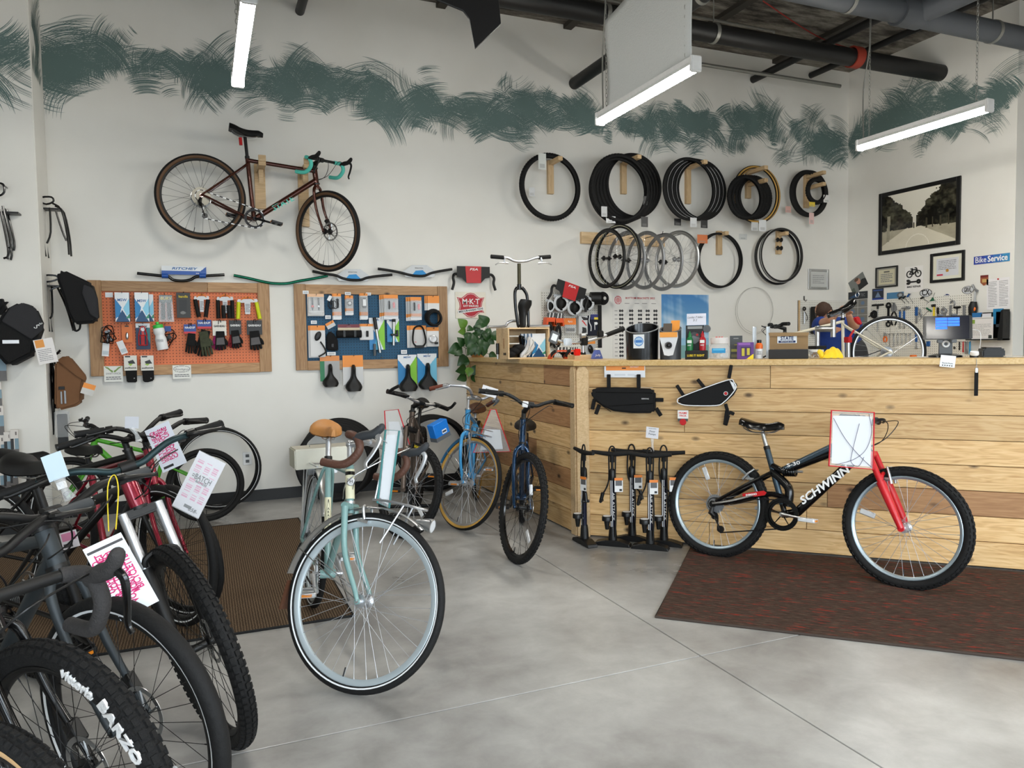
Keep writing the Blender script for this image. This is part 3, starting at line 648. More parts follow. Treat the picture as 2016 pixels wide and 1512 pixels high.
    # steering
    st=B();st.cyl(ht+a*.01,g['st']+a*.012,.0155,12);st.tube([g['st'],g['bar']-n_*.012],[.018,.017],12);st.tube([g['bar']-[0,.024,0],g['bar']+[0,.024,0]],.0205,14)
    if s.get('quill'):st=B();q=s['quill'];st.cyl(ht,g['st']+a*q,.0115,12);st.ball(g['st']+a*q,.017);st.tube([g['st']+a*q,g['bar']],[.015,.013],12);st.tube([g['bar']-[0,.02,0],g['bar']+[0,.02,0]],.018,14)
    so=st.build('stem',s['stemm'],root,M=S,fix=False)
    c=g['bar'];bw_=s['bw'];kind=s['bar'];bo=None
    if kind == 'drop':
        b=B();[b.tube(drop_path(c,sg,bw_),.0125,10) for sg in (-1,1)];bo=b.build('handlebar',s['barm'],root,M=S,fix=False)
        for sg in (-1,1):
            p=drop_path(c,sg,bw_);i0=s.get('tape0',5);B().tube(p[i0:],.0165,12).build('bar_tape',s['grip'],bo,fix=False)
            hp=c+np.array([.062,sg*bw_,-.004]);b=B();b.tube(smoothpts([hp+[-.012,0,-.008],hp+[.025,0,.012],hp+[.062,0,.026],hp+[.088,0,.056],hp+[.082,0,.068]],4),np.interp(np.linspace(0,1,17),[0,.3,.65,.85,1],[.017,.019,.0165,.0155,.008]),12);b.build('brake_hood',s['hood'],bo,fix=False)
            b=B();b.tube(smoothpts([hp+[.07,0,.03],hp+[.098,sg*.004,.01],hp+[.09,sg*.01,-.045],hp+[.075,sg*.016,-.09],hp+[.085,sg*.018,-.11]],4),np.interp(np.linspace(0,1,17),[0,.5,1],[.008,.006,.005]),8,flat=1.5);b.build('brake_lever',s['lever'],bo,fix=False)
    else:
        b=B();ri=s.get('barrise',.02);sw=s['sweep'];paths=[]
        if kind == 'city':half=[(0,0,0),(.01,.05,.0),(.035,.10,.03),(.03,.16,.05),(-.03,.235,.05),(-.10,.27,.045),(-.19,.30,.035)]
        elif kind == 'riser':half=[(0,0,0),(0,.05,0),(.004,.10,ri*.5),(0,.16,ri),(-sw*.4,bw_*.65,ri+.004),(-sw,bw_,ri+.008)]
        else:half=[(0,0,0),(0,.06,0),(-.002,.12,ri*.6),(-sw*.45,bw_*.6,ri),(-sw,bw_,ri)]
        for sg in (-1,1):paths.append(smoothpts([c+n_*q[0]+a*q[2]+np.array([0,sg*q[1],0]) for q in half],5));b.tube(paths[-1],.0118,10)
        bo=b.build('handlebar',s['barm'],root,M=S,fix=False)
        for sg,p in zip((-1,1),paths):
            e=p[-1];L_=np.linalg.norm(np.diff(p,axis=0),axis=1)[::-1].cumsum();k0=len(p)-1-int(np.searchsorted(L_,.125));gp=p[k0:]
            gr=B();gr.tube(gp,.0165,12);gr.build('grip',s['grip'],bo,fix=False)
            ec=e+(e-gp[-2])/np.linalg.norm(e-gp[-2])*.006;B().tube([e,ec],.0175,12).build('grip_end',s.get('gripend','black_plastic'),bo,fix=False)
            lp=p[k0];d_=(p[k0]-p[k0-1])/np.linalg.norm(p[k0]-p[k0-1])
            if s['lever']:
                lv=B();lv.tube([lp-d_*.035,lp-d_*.005],.0185,10);lv.tube(smoothpts([lp-d_*.03,lp-d_*.03+n_*.035-a*.006,lp+n_*.05-a*.014+d_*.02,lp+n_*.045-a*.02+d_*.08,lp+n_*.05-a*.018+d_*.1],4),np.interp(np.linspace(0,1,17),[0,.4,1],[.009,.008,.005]),8);lv.build('brake_lever',s['lever'],bo,fix=False)
            if s.get('barend'):B().tube(smoothpts([e-d_*.02,e+n_*.04+a*.006,e+n_*.10+a*.03-[0,sg*.015,0]],4),.0115,8).build('bar_end','black_rubber',bo,fix=False)
    # saddle, post
    sd=g['sad'];B().cyl(stt,sd-g['su']*.035,.0135,12).build('seatpost',s['post'],root,fix=False)
    sa=saddle_mesh(s['seatl'],s['seatw'],split=s.get('split',False)).build('saddle',s['saddle'],root,M=Mx(Ry(s['sadtilt']),sd+[0,0,-.005]),fix=True)
    rl=B()
    for sg in (-1,1):rl.tube(smoothpts([(.12,sg*.008,-.004),(.06,sg*.018,-.032),(-.05,sg*.022,-.034),(-.1,sg*.03,-.01)],4),.0035,6)
    rl.build('saddle_rails','steel',sa,fix=False);st2=B();st2.tube([stt+g['su']*.0,stt+g['su']*.022],.0195,12);st2.build('seat_clamp','black_plastic',fo,fix=False)
    # drivetrain on the right side (-y)
    if s['drive']:
        nt=s.get('ringr',.085);cy=-.05;cb_=B().lathe([(nt-.018,-.0015),(nt,-.0015),(nt,.0015),(nt-.018,.0015),(nt-.018,-.0015)],40,bb+[0,cy,0],'y')
        for k_ in range(44):t=2*PI*k_/44;cb_.box(bb+[(nt+.002)*math.cos(t),cy,(nt+.002)*math.sin(t)],(.006,.002,.005),Ry(-t))
        for k_ in range(5):t=2*PI*k_/5+.3;cb_.tube([bb+[.012*math.cos(t),cy,.012*math.sin(t)],bb+[(nt-.01)*math.cos(t),cy,(nt-.01)*math.sin(t)]],[.009,.006],6,flat=.4)
        cr=cb_.build('crankset',s['ring'],root,fix=False)
        if s.get('guard'):B().lathe([(nt*.98,-.002),(nt+.012,-.002),(nt+.012,.002),(nt*.98,.002)],40,bb+[0,cy-.008,0],'y').build('chain_guard',s['guard'],cr,fix=False)
        for sg in (-1,1):
            t=s['crank_a']+(PI if sg>0 else 0);p0=bb+[0,sg*.062,0];p1=p0+[.17*math.cos(t),sg*.012,.17*math.sin(t)];b=B();b.tube([p0,p0*.5+p1*.5,p1],[.016,.012,.012],10,flat=.7);b.cyl(p0-[0,sg*.03,0],p0+[0,sg*.008,0],.013,10);b.build('crank_arm',s['crank'],cr,fix=False)
            pd=B();q=p1+[0,sg*.05,0];pd.box(q+[.0,0,0],(.022,.09,.02));pd.box(q+[.04,0,0],(.012,.085,.022));pd.box(q-[.04,0,0],(.012,.085,.022));pd.box(q+[0,sg*.042,0],(.085,.008,.02));pd.box(q-[0,sg*.042,0],(.085,.008,.02));pd.cyl(p1,q,.007,8)
            po=pd.build('pedal',s['pedal'],cr,bevel=.003);[B().box(q+[v_,0,0],(.003,.05,.012)).build('pedal_reflector','amber',po) for v_ in (-.047,.047)]
        rh=g['rh'];cs_=B();cr_=s['cass']
        for k_ in range(7):q=cr_*(1-.085*k_);cs_.lathe([(.014,-.001),(q,-.001),(q,.001),(.014,.001)],28,rh+[0,-.028-.0045*k_,0],'y')
        cs_.build('cassette',s.get('cassm','alu_matte'),root,fix=False)
        # chain
        cog=cr_*.62;yk=-.047;jw_=rh+[.012,yk,-.075];jl=rh+[.055,yk,-.15]
        if s.get('single'):loop=None
        v=bb-rh;ang=math.atan2(v[2],v[0]);top=[rh+[cog*math.cos(t),yk,cog*math.sin(t)] for t in np.linspace(PI*1.35,PI*.5,8)]+[bb+[nt*math.cos(t),yk-.003,nt*math.sin(t)] for t in np.linspace(PI*.52,-PI*.5,12)]
        bot=[jl+[.0,0,-.022],jl+[-.02,0,-.008],jl+[-.02,0,.012],jw_+[.02,0,.0],jw_+[.01,0,.02],jw_+[-.005,0,.02]]
        if s.get('single'):bot=[rh+[cog*math.cos(t),yk,cog*math.sin(t)] for t in np.linspace(-PI*.5,-PI*.6,2)]
        pth=np.array(top+bot);seg=np.roll(pth,-1,0)-pth;ln=np.linalg.norm(seg,axis=1);cum=np.concatenate([[0],ln.cumsum()]);N_=int(cum[-1]/.0127);tt=np.arange(N_)*cum[-1]/N_;cl=np.vstack([pth,pth[:1]])
        pp=np.stack([np.interp(tt,cum,cl[:,i]) for i in range(3)],1);chs=[B(),B()]
        for i in range(N_):
            p,q=pp[i],pp[(i+1) % N_];e=q-p;t=math.atan2(e[2],e[0]);chs[0 if (i//(2 if s['chain'] == 'white' else 1)) % 2 else 1].box((p+q)/2,(np.linalg.norm(e)*1.15,.006 if i % 2 else .004,.0075),Ry(-t))
        ch=chs[0].build('chain','dark_metal' if s['chain'] != 'white' else 'white_plastic',root,fix=False);chs[1].build('chain_links','dark_metal',ch,fix=False)['kind']='stuff';ch['kind']='stuff'
        if not s.get('single'):
            d=B();d.tube([rh+[0,-.066,-.02],rh+[-.005,-.075,-.055],jw_+[0,-.01,0]],[.012,.017,.013],10);d.tube([jw_+[0,-.008,.0],jl+[0,-.008,0]],[.012,.01],8,flat=.4)
            for q in (jw_,jl):d.cyl(q-[0,.008,0],q+[0,.008,0],.021,14)
            d.build('derailleur',s.get('derm','black_plastic'),root,fix=False)
    # brakes
    def vbrake(ctr,ax_u,ax_f,M_,par):
        b=B()
        for sg in (-1,1):b.tube([ctr-ax_u*.0+np.array([0,sg*.036,0])+ax_f*.02,ctr+ax_u*.05+np.array([0,sg*.042,0])+ax_f*.028,ctr+ax_u*.095+np.array([0,sg*.034,0])+ax_f*.028],[.009,.0075,.006],8);b.box(ctr+ax_u*.035+np.array([0,sg*.026,0]),(.055,.012,.012))
        b.tube([ctr+ax_u*.092+np.array([0,-.045,0])+ax_f*.028,ctr+ax_u*.092+np.array([0,.045,0])+ax_f*.028],.003,6);b.build('brake_arms',s.get('brakem','alu'),par,M=M_,fix=False)
    if s['brake'] == 'v':
        vbrake(fh+a*(R_-2*s['rt']-.035)-n_*.0,a,n_,S,root);u2=(stt-g['su']*.09-g['rh']);u2=u2/np.linalg.norm(u2);vbrake(g['rh']+u2*(R_-2*s['rt']-.035),u2,np.array([-u2[2],0,u2[0]]),None,root)
    if s['brake'] == 'cal':
        ctr=fh+a*(R_+.02)-n_*.0;b=B()
        for sg in (-1,1):b.tube(smoothpts([ctr+[0,0,.0]+n_*.02,ctr+np.array([0,sg*.035,0])+n_*.022,ctr+np.array([0,sg*.03,0])+n_*.022-a*.05],4),.007,8);b.box(ctr+np.array([0,sg*.018,0])-a*.055+n_*.01,(.05,.012,.012))
        b.build('brake_caliper','alu',root,M=S,fix=False)
    if s['rotor']:
        b=B();q=fh+[-.055,.058,.07];b.box(q,(.035,.03,.06),Ry(rad(-35)));b.tube([q+[-.01,0,.03],q+[-.03,0,.0]],.012,8);b.build('disc_caliper','black_plastic',root,M=S,bevel=.004)
    # cables from bar to frame
    cbm=s.get('cablem','cable')
    if s['lever']:
        cbv=B()
        for sg,lk in ((-1,.02),(1,.05)):
            if kind == 'drop':p0=c+np.array([.07,sg*bw_*.98,.01])
            else:p0=c+np.array([.03,sg*bw_*.45,.01])
            e0=(S@np.append(p0,1))[:3];e1=(S@np.append(c+n_*(.09+lk)+a*(-.04)+[0,sg*.05,0],1))[:3];e2=ht+n_*(.07+lk*.5)-a*.07+[0,-sg*.012,0];e3=hb+n_*.0+a*.03+[-.05,-sg*.02,-.02]
            cbv.tube(smoothpts([e0,e1,e2,e3],7),.0024,6)
        cbv.build('cables',cbm,root,fix=False)
    return dict(root=root,S=S,g=g,s=s,frame=fo,fork=ko,bar=bo,wf=fwh,wr=rw_,stem=so)
def kickstand(bk,m='steel',out=.16,rear=False):
    g=bk['g'];p=g['bb']+[-.06,.02,-.02];q=np.array([p[0]+.06,p[1]+out,.004])
    if rear:p=g['rh']+[.1,.06,-.02];q=np.array([.02,.2,.004]);b=B();b.tube([p,q],.007,8);b.build('kickstand',m,bk['root'],fix=False)
def fender(bk,front,m,r_off=.018,a0=-10,a1=140,w=.024,stays='steel'):
    s,g=bk['s'],bk['g'];c=g['fh'] if front else g['rh'];R_=s['R']+r_off;b=B();prof=[(R_+.006*math.cos(t)-.006+(.004),w*math.sin(t)) for t in np.linspace(-PI/2,PI/2,7)];prof += [(p[0]-.0015,p[1]) for p in prof[::-1]]
    b.lathe(prof,40,c,'y',rad(a0),rad(a1));f=b.build('fender',m,bk['root'],M=bk['S'] if front else None,fix=False)
    if stays:
        st=B()
        for a in ((a1-18,a1-55) if front else (a0+60,a1-20)):
            for sg in (-1,1):st.tube([c+[0,sg*.05,0],c+[R_*math.cos(rad(a)),sg*w,R_*math.sin(rad(a))]],.0022,6)
        st.build('fender_stays',stays,f,fix=False)
    return f
def frame_text(bk,txt,p,q,size,m,off,side=-1,bold=.02,shear=0,width=None,name='lettering'):
    """lettering along a tube from p to q on the right (-1) or left side"""
    p,q=np.array(p),np.array(q);e=(q-p)/np.linalg.norm(q-p);c=(p+q)/2
    if side>0:e=-e
    up=np.cross([0,-1 if side<0 else 1,0],e)*-1;up /= np.linalg.norm(up)
    if up[2]<0:up=-up
    Rm=np.stack([e,np.cross(up,e),up],1);return text(txt,size,m,bk['frame'],c+np.array([0,side*off,0]),R=Rm,bold=bold,shear=shear,width=width,name=name,ext=.0008)

# ---- brown gravel bike hung on the back wall
mat('brown_metal',(74,36,26),.25,.55,.05,8,coat=.4);mat('teal_tape',(86,196,180),.6);mat('brown_wall',(92,66,44),.7);mat('teal_ink',(92,208,190),.5);mat('cass_silver',(176,170,156),.5,.3)
k1=bike('gravel_bicycle','brown drop bar bicycle with mint tape hung flat on the back wall',
    dict(R=.348,rt=.021,wb=1.05,afc=.4,htl=.13,st=.50,sad=.22,stem=.08,bw=.21,bar='drop',frame='brown_metal',wall='brown_wall',grip='teal_tape',tape0=5,rotor=.08,spoke='black_plastic',chain='white',tube=.0175,cass=.075,cassm='cass_silver',ring='dark_metal',crank='dark_metal',ringr=.08,lever='black_plastic',crank_a=-.02,ttdrop=.02,sadtilt=-.12,dt=.023,ns=28),
    [-0.049,6.63,0.04,0,-0.886,2.262,0.224])
g=k1['g'];frame_text(k1,'STATE',g['bb']*.72+g['crown']*.28,g['bb']*.38+g['crown']*.62,.062,'teal_ink',.0205,bold=.012,width=.2)
B().tube([g['sad']-g['su']*.06+[-.04,0,-.0],g['sad']-g['su']*.1+[-.035,0,-.02]],.014,10).build('rear_light','red_plastic',k1['root'])
for (x0,y0,x1,y1),lb in (((500,325,523,412),'wooden wall bracket holding the brown bicycle near its seat tube'),((583,330,611,447),'wooden wall bracket holding the brown bicycle near its head tube')):
    c_,w_,h_,_=rect('bw',x0,y0,x1,y1);o=thing('bike_bracket',lb,'bracket',c_,0,'bike wall brackets')
    B().box((0,-.019,0),(.089,.038,h_)).build('back_board','stud_wood',o,smooth=False,bevel=.002);B().box((0,-.19,h_/2-.06),(.06,.30,.038)).box((0,-.34,h_/2-.02),(.06,.02,.05)).build('arm','stud_wood',o,smooth=False,bevel=.002)
    B().prism([(-.15,0),(0,0),(-.15,-.12)],.038,Mx(Rz(PI/2),(.019,-.04-.0,h_/2-.08))).build('brace','stud_wood',o,smooth=False)

# ---- teal touring bike
mat('celeste',(124,160,158),.3,0,.04,10,coat=.4);mat('cream_panel',(226,222,190),.35);mat('bar_leather',(84,54,42),.55,0,.2,120,.3);mat('silver_rim',(196,208,214),.4,.5,0);mat('hood_dark',(46,49,53),.6)
k2=bike('touring_bicycle','pale teal touring bicycle with brown leather bar tape, racks and steel fenders',
    dict(R=.352,rt=.018,wb=1.06,st=.54,htl=.16,afc=.385,bw=.21,stem=.1,sad=.15,bar='drop',frame='celeste',fork='celeste',rim='silver_rim',hubm='chrome',spoke='spoke_silver',barm='chrome',grip='bar_leather',lug=True,hood='hood_dark',lever='chrome',saddle='tan_leather',post='chrome',stemm='chrome',quill=.06,rise=.055,sp=.03,headset='chrome',crank='chrome',ring='alu',pedal='alu',brake='cal',seatw=.085,tape0=3,rimd=.022,tube=.0145,dt=.0165,stripe='white_plastic',cablem='alu',off=.06,ns=36),
    [0.481,3.977,-1.565,-0.085,0.854])
g=k2['g'];S=k2['S'];a,n_=g['a'],g['n']
fender(k2,True,'alu',.02,62,178);fender(k2,False,'alu',.02,30,200)
B().tube([g['crown']+a*.03,g['httop']-a*.02],.0195,16).build('head_panel','cream_panel',k2['frame'],M=None,fix=False);B().tube([g['httop']-a*.045,g['httop']-a*.03],.02,16).build('head_band','black_gloss',k2['frame'],fix=False)
hd=g['crown']+a*.10+n_*.021;Rh=np.stack([[0,1,0],-n_,a],1)
bd=B().lathe([(0,-.002),(.016,-.002),(.018,0),(.016,.001)],20,(0,0,0),'y');bdo=bd.build('head_badge','steel',k2['frame'],M=Mx(Rh,hd));text('H',.02,'text_black',bdo,(0,-.0025,0))
B().tube([g['bb']+g['su']*.2,g['bb']+g['su']*.36],.0162,14).build('seat_tube_panel','cream_panel',k2['frame'],fix=False)
fn=np.array([math.sin(rad(73)),0,math.cos(rad(73))]);sp=B();q=g['bb']+g['su']*.28+fn*.0168
for u0,v0,u1,v1 in ((0,.07,.012,0),(.012,0,0,-.07),(0,-.07,-.012,0),(-.012,0,0,.07)):sp.tube([q+np.array([0,u0,0])+g['su']*v0-fn*abs(u0)*.5,q+np.array([0,u1,0])+g['su']*v1-fn*abs(u1)*.5],.0012,4)
sp.build('diamond_emblem','text_black',k2['frame'],fix=False);text('A\nR\nA\nY',.016,'text_black',k2['frame'],q+fn*.0005,R=np.stack([[0,1,0],-fn,g['su']],1))
rk=B();c0=g['fh']+np.array([.0,0,g['s'] if False else .352+.045])
for sg in (-1,1):
    rk.tube(smoothpts([c0+[-.07,sg*.03,0],c0+[.02,sg*.045,.01],c0+[.14,sg*.035,.012],c0+[.16,0,.012]],4),.005,8);rk.tube([c0+[.08,sg*.042,.01],g['fh']+[.03,sg*.06,.24]],.004,6);rk.tube([c0+[-.06,sg*.03,0],c0+[-.07,sg*.03,.14]],.005,8)
rk.tube([c0+[-.07,-.03,.14],c0+[-.07,.03,.14]],.005,8);rk.tube([c0+[.05,-.04,.01],c0+[.05,.04,.01]],.004,6);rk.tube([c0+[-.04,-.03,.01],c0+[-.04,.03,.01]],.004,6)
rk.build('rack','chrome',k2['root'],M=S,fix=False)
lm=B().lathe([(0,-.04),(.012,-.04),(.018,-.02),(.026,.01),(.03,.035),(.026,.036)],20,c0+[.15,.05,-.045],'x');lo_=lm.build('headlight','alu',k2['root'],M=S);B().lathe([(0,.034),(.026,.034)],20,c0+[.15,.05,-.045],'x').build('lens','reflect',lo_,fix=False)
rr=B();cR=g['rh']+np.array([0,0,.352+.05])
for sg in (-1,1):
    rr.tube(smoothpts([cR+[.14,sg*.03,.0],cR+[0,sg*.055,.005],cR+[-.2,sg*.055,.005]],4),.005,8);rr.tube([cR+[-.02,sg*.056,0],g['rh']+[0,sg*.07,.0]],.0045,8);rr.tube([cR+[-.14,sg*.056,0],g['rh']+[-.005,sg*.072,.0]],.0045,8)
for dx in (.05,-.05,-.15):rr.tube([cR+[dx,-.05,.004],cR+[dx,.05,.004]],.004,6)
rr.build('rear_rack','steel',k2['root'],fix=False)
for sg,nm in ((1,'mud_flap'),):B().box(g['fh']+np.array([-.355*math.cos(rad(0)),0,-.07]),(.004,.055,.12)).build(nm,'leather_brown',k2['root'],M=S)
kickstand(k2,'steel',rear=True)

# ---- dark blue hybrid
mat('navy_metal',(18,52,84),.22,.6,.08,6,coat=.5)
k3=bike('hybrid_bicycle','dark metallic blue hybrid bicycle beside the short side of the counter',
    dict(R=.343,rt=.02,wb=1.05,afc=.40,htl=.16,bw=.33,sad=.08,st=.43,rise=.03,sp=.05,sweep=.05,bar='riser',barrise=.045,frame='navy_metal',knob=70,rotor=.08,spoke='dark_metal',rim='black_gloss',saddle='black_matte',seatw=.085,dt=.02),
    [2.218,5.185,-2.01,-0.055,0.432])
reflector(k3['wf'],.343,rad(-40));kickstand(k3,'alu')
g=k3['g'];B().box(g['bar']+[.02,-.04,-.0],(.012,.04,.04)).build('bar_reflector','white_plastic',k3['root'],M=k3['S'],bevel=.004)
B().tube([g['crown']+(g['fh']-g['crown'])*.62+[.012,.055,0],g['crown']+(g['fh']-g['crown'])*.78+[.014,.056,0]],.012,8).build('fork_sticker','white_paper',k3['fork'])

# ---- sky blue city bike
mat('sky_blue',(62,150,206),.3,0,.03,8,coat=.4);mat('gum_wall',(196,152,74),.65);mat('brown_grip',(112,58,42),.6)
k4=bike('city_bicycle','sky blue city bicycle with gum wall tyres, brown grips and chrome bars',
    dict(R=.348,rt=.018,wb=1.07,afc=.39,htl=.16,bw=.3,rise=.03,sp=.05,sweep=.12,bar='city',frame='sky_blue',fork='sky_blue',wall='gum_wall',rim='alu',hubm='chrome',spoke='spoke_silver',barm='chrome',grip='brown_grip',lever='chrome',saddle='leather_brown',post='chrome',stemm='chrome',quill=.04,crank='chrome',pedal='alu',brake='cal',ring='alu',seatw=.085,sad=.10,st=.46,headset='chrome',ns=36),
    [2.19,6.13,-2.02,-0.04,0.84])
g=k4['g'];rk=B();c0=g['crown']+np.array([.04,0,.0])
for dy in np.linspace(-.07,.07,5):rk.tube([c0+[-.01,dy,.02],c0+[.17,dy,.02]],.003,6)
for dx in (0,.085,.17):
    rk.tube([c0+[dx,-.08,.02],c0+[dx,.08,.02]],.004,6)
for sg in (-1,1):rk.tube([c0+[.1,sg*.07,.02],g['fh']+[0,sg*.06,0]],.004,6);rk.tube([c0+[0,sg*.08,.02],c0+[0,sg*.08,.06],c0+[.17,sg*.08,.06],c0+[.17,sg*.08,.02]],.003,6)
rk.tube([c0+[.17,-.08,.06],c0+[.17,.08,.06]],.003,6);rk.build('basket_rack','steel',k4['root'],M=k4['S'],fix=False)
B().lathe([(0,.02),(.02,.018),(.032,0),(.03,-.004)],20,g['bar']+np.array([.03,.14,.06]),'z').build('bell','chrome',k4['root'],M=k4['S'])
reflector(k4['wf'],.348,rad(215));fender(k4,True,'sky_blue',.016,85,170,.02,'steel');kickstand(k4,'alu')

# ---- silver brown mountain bike with bar ends
mat('taupe_metal',(104,92,84),.3,.6,.06,8);mat('yellow_ink',(214,190,40),.6)
k5=bike('mountain_bicycle','grey brown mountain bicycle with bar ends, blue bar bag and suspension fork',
    dict(R=.335,rt=.025,wb=1.06,afc=.45,htl=.12,bw=.29,bar='flat',barend=True,frame='taupe_metal',forkt='susp',susp_m='taupe_metal',stanchion='taupe_metal',barm='alu',knob=60,spoke='spoke_silver',brake='v',brakem='dark_metal',st=.44,sad=.2,pedal='black_plastic'),
    [1.658,6.146,-1.945,-0.076,0.80])
reflector(k5['wf'],.335,rad(-30),'reflect')
txr=text('MAXXIS',.03,'yellow_ink',k5['wf'],(0,-.0262,.31),width=.13,bold=.02,name='tyre_lettering')

# ---- black full suspension mountain bike with red fork, leaning on the counter
mat('schwinn_red',(196,22,34),.3,0,.04,8,coat=.3);mat('slate_metal',(66,82,94),.3,.6,.05,8);mat('grey_rim',(170,186,196),.35,.7)
def susp_frame(f,g,s):
    bb,a,n_=g['bb'],g['a'],g['n'];hb=g['crown']+a*.012;ht=g['httop'];stt=g['sttop']
    f.tube([ht-a*.045,stt-g['su']*.13+np.array([.06,0,0]),stt-g['su']*.10],[.02,.024,.02],12,flat=1.0)
    f.tube([hb+a*.03,bb+np.array([.07,0,.02]),bb],[.026,.027,.024],14)
    f.tube(smoothpts([bb+g['su']*.05+np.array([.03,0,0]),bb+np.array([.01,0,.16]),bb+np.array([-.10,0,.25])],5),[.026]*11,10)
    for sg in (-1,1):
        rd=g['rh']+np.array([0,sg*.066,0])
        f.tube(smoothpts([bb+np.array([-.09,sg*.03,.24]),g['rh']+np.array([.2,sg*.055,.14]),rd+[.02,0,.02]],5),.0115,8);f.tube(smoothpts([bb+np.array([.02,sg*.03,.09]),bb+np.array([-.1,sg*.04,.11]),g['rh']+np.array([.12,sg*.06,.03]),rd],5),np.linspace(.017,.014,16),8);f.cyl(rd-[0,.006,0],rd+[0,.006,0],.022,10)
k6=bike('suspension_bicycle','black and slate full suspension bicycle with red fork leaning on the counter',
    dict(R=.33,rt=.026,wb=1.08,afc=.43,htl=.11,bw=.3,sad=.15,st=.40,cs=.43,drop=.01,ha=69,sp=.03,frame='black_gloss',frame_fn=susp_frame,forkt='susp',susp_m='schwinn_red',stanchion='schwinn_red',crownm='schwinn_red',rim='grey_rim',spoke='spoke_silver',hubm='chrome',knob=62,brake='v',bar='riser',barm='black_matte',post='alu',saddle='black_gloss',seatw=.09,seatl=.26,split=True,crank='alu',pedal='reflect',ring='black_gloss',ringr=.085,guard='black_gloss',chain='d',crank_a=-.06,cass=.06,stem=.05,sa=71),
    [2.94,3.80,-1.06,-0.17,-0.10])
g=k6['g'];bb=g['bb']
frame_text(k6,'SCHWINN',bb*.82+g['crown']*.18,bb*.20+g['crown']*.80,.062,'text_white',.0285,bold=.03,shear=.2,width=.34)
B().tube([g['httop']-g['a']*.045+(g['sttop']-g['httop'])*.3,g['sttop']-g['su']*.13+np.array([.06,0,0])],[.0225,.0255],12).tube([bb+g['su']*.06,g['sttop']],.0185,12).build('slate_panel','slate_metal',k6['frame'],fix=False)
frame_text(k6,'S-30',g['sttop']+[.10,0,-.10],g['sttop']+[.24,0,-.05],.03,'text_white',.027,width=.08)
sp_=B();p0=bb+np.array([-.08,0,.25]);p1=g['sttop']+np.array([.22,0,-.115]);sp_.rod(p0,p1,.008)
so_=sp_.build('shock','alu',k6['root'],fix=False);hx=[p0+(p1-p0)*(.3+.45*t)+.026*(math.cos(t*12*PI)*np.array([0,1,0])+math.sin(t*12*PI)*np.cross((p1-p0)/np.linalg.norm(p1-p0),[0,1,0])) for t in np.linspace(0,1,80)];B().tube(hx,.006,6).build('spring','black_gloss',so_,fix=False)
cbk=B().prism([(-.075,-.014),(.06,-.014),(.075,0),(.06,.014),(-.075,.014)],.003);q0=bb+np.array([-.17,-.062,.10]);cbo=cbk.build('decal_plate','red_plastic',k6['frame'],M=Mx(Ry(rad(-14)),q0));text('SHIMANO',.018,'text_white',cbo,(-.02,-.001,0),bold=.02,width=.07)
reflector(k6['wr'],.33,rad(115));reflector(k6['wf'],.33,rad(165));kickstand(k6,'alu_matte',out=-.12)

# ---- row of bicycles by the column
mat('matte_grey',(58,64,68),.5,.3,.05,8);mat('matte_teal',(38,58,62),.4,.5,.06,8);mat('wine_metal',(132,14,40),.25,.4,.05,8,coat=.5);mat('tan_wall',(206,168,122),.7,0,.1,200);mat('white_stripe',(236,238,240),.35)
mt=dict(R=.362,rt=.027,wb=1.13,afc=.50,htl=.11,bw=.36,rise=.0,sp=.03,barrise=.04,sweep=.05,stem=.06,ha=68,bar='riser',rotor=.08,spoke='black_plastic',st=.43,sad=.2,dt=.024,tube=.018,drop=.04,spokes_rear=False)
row='bicycles standing in a row'
kP=bike('mountain_bicycle','black mountain bicycle with silver fork stanchions and wine red head tube',{**mt,'frame':'black_matte','barm':'matte_teal','forkt':'susp','susp_m':'black_matte','knob':84},[-0.70,3.60,-0.905,0.115,-0.33],row)
B().tube([kP['g']['crown']+kP['g']['a']*.02,kP['g']['httop']-kP['g']['a']*.004],.0275,16).build('head_panel','wine_metal',kP['frame'],fix=False)
q=kP['g']['fh'];B().box(q+np.array([-.045,.083,.085]),(.03,.003,.055),Ry(rad(-22))).build('fork_sticker',mat('sticker_yellow',(208,220,40),.5),kP['fork'],M=None)
kQ=bike('mountain_bicycle','matte grey welded mountain bicycle with white striped front tyre',{**mt,'R':.355,'afc':.45,'frame':'matte_grey','rt':.024,'stripe':'white_stripe','grip':mat('grey_grip',(58,62,66),.6).name,'gripend':'black_gloss'},[-0.902,3.115,-0.891,0.105,0.072],row)
reflector(kQ['wf'],.355,rad(-35))
kT=bike('mountain_bicycle','glossy black flat bar bicycle with white lettered knobby front tyre',{**mt,'R':.345,'afc':.42,'wb':1.08,'bw':.33,'htl':.1,'frame':'matte_grey','fork':'black_gloss','knob':72,'tyre':'tread','grip':'grey_grip','gripend':'black_gloss','rt':.029},[-1.014,2.831,-0.838,0.125,0.013],row)
for txt,sz,a0,wd in (('vittoria',.034,66,.105),('BARZO',.042,38,.16),('27.5',.028,13,.062)):
    rr_=.345-.034;aa=rad(a0);up_=np.array([math.cos(aa),0,math.sin(aa)]);e_=np.array([math.sin(aa),0,-math.cos(aa)])
    text(txt,sz,'text_white',kT['wf'],rr_*up_+[0,-.0306,0],R=np.stack([e_,np.cross(up_,e_),up_],1),bold=.03,width=wd,name='tyre_lettering',ext=.003)
dr=dict(R=.35,rt=.022,wb=1.03,afc=.395,htl=.13,bw=.22,stem=.09,sp=.02,rise=0,bar='drop',tape0=5,rotor=.08,spoke='black_plastic',spokes_rear=False,st=.48)
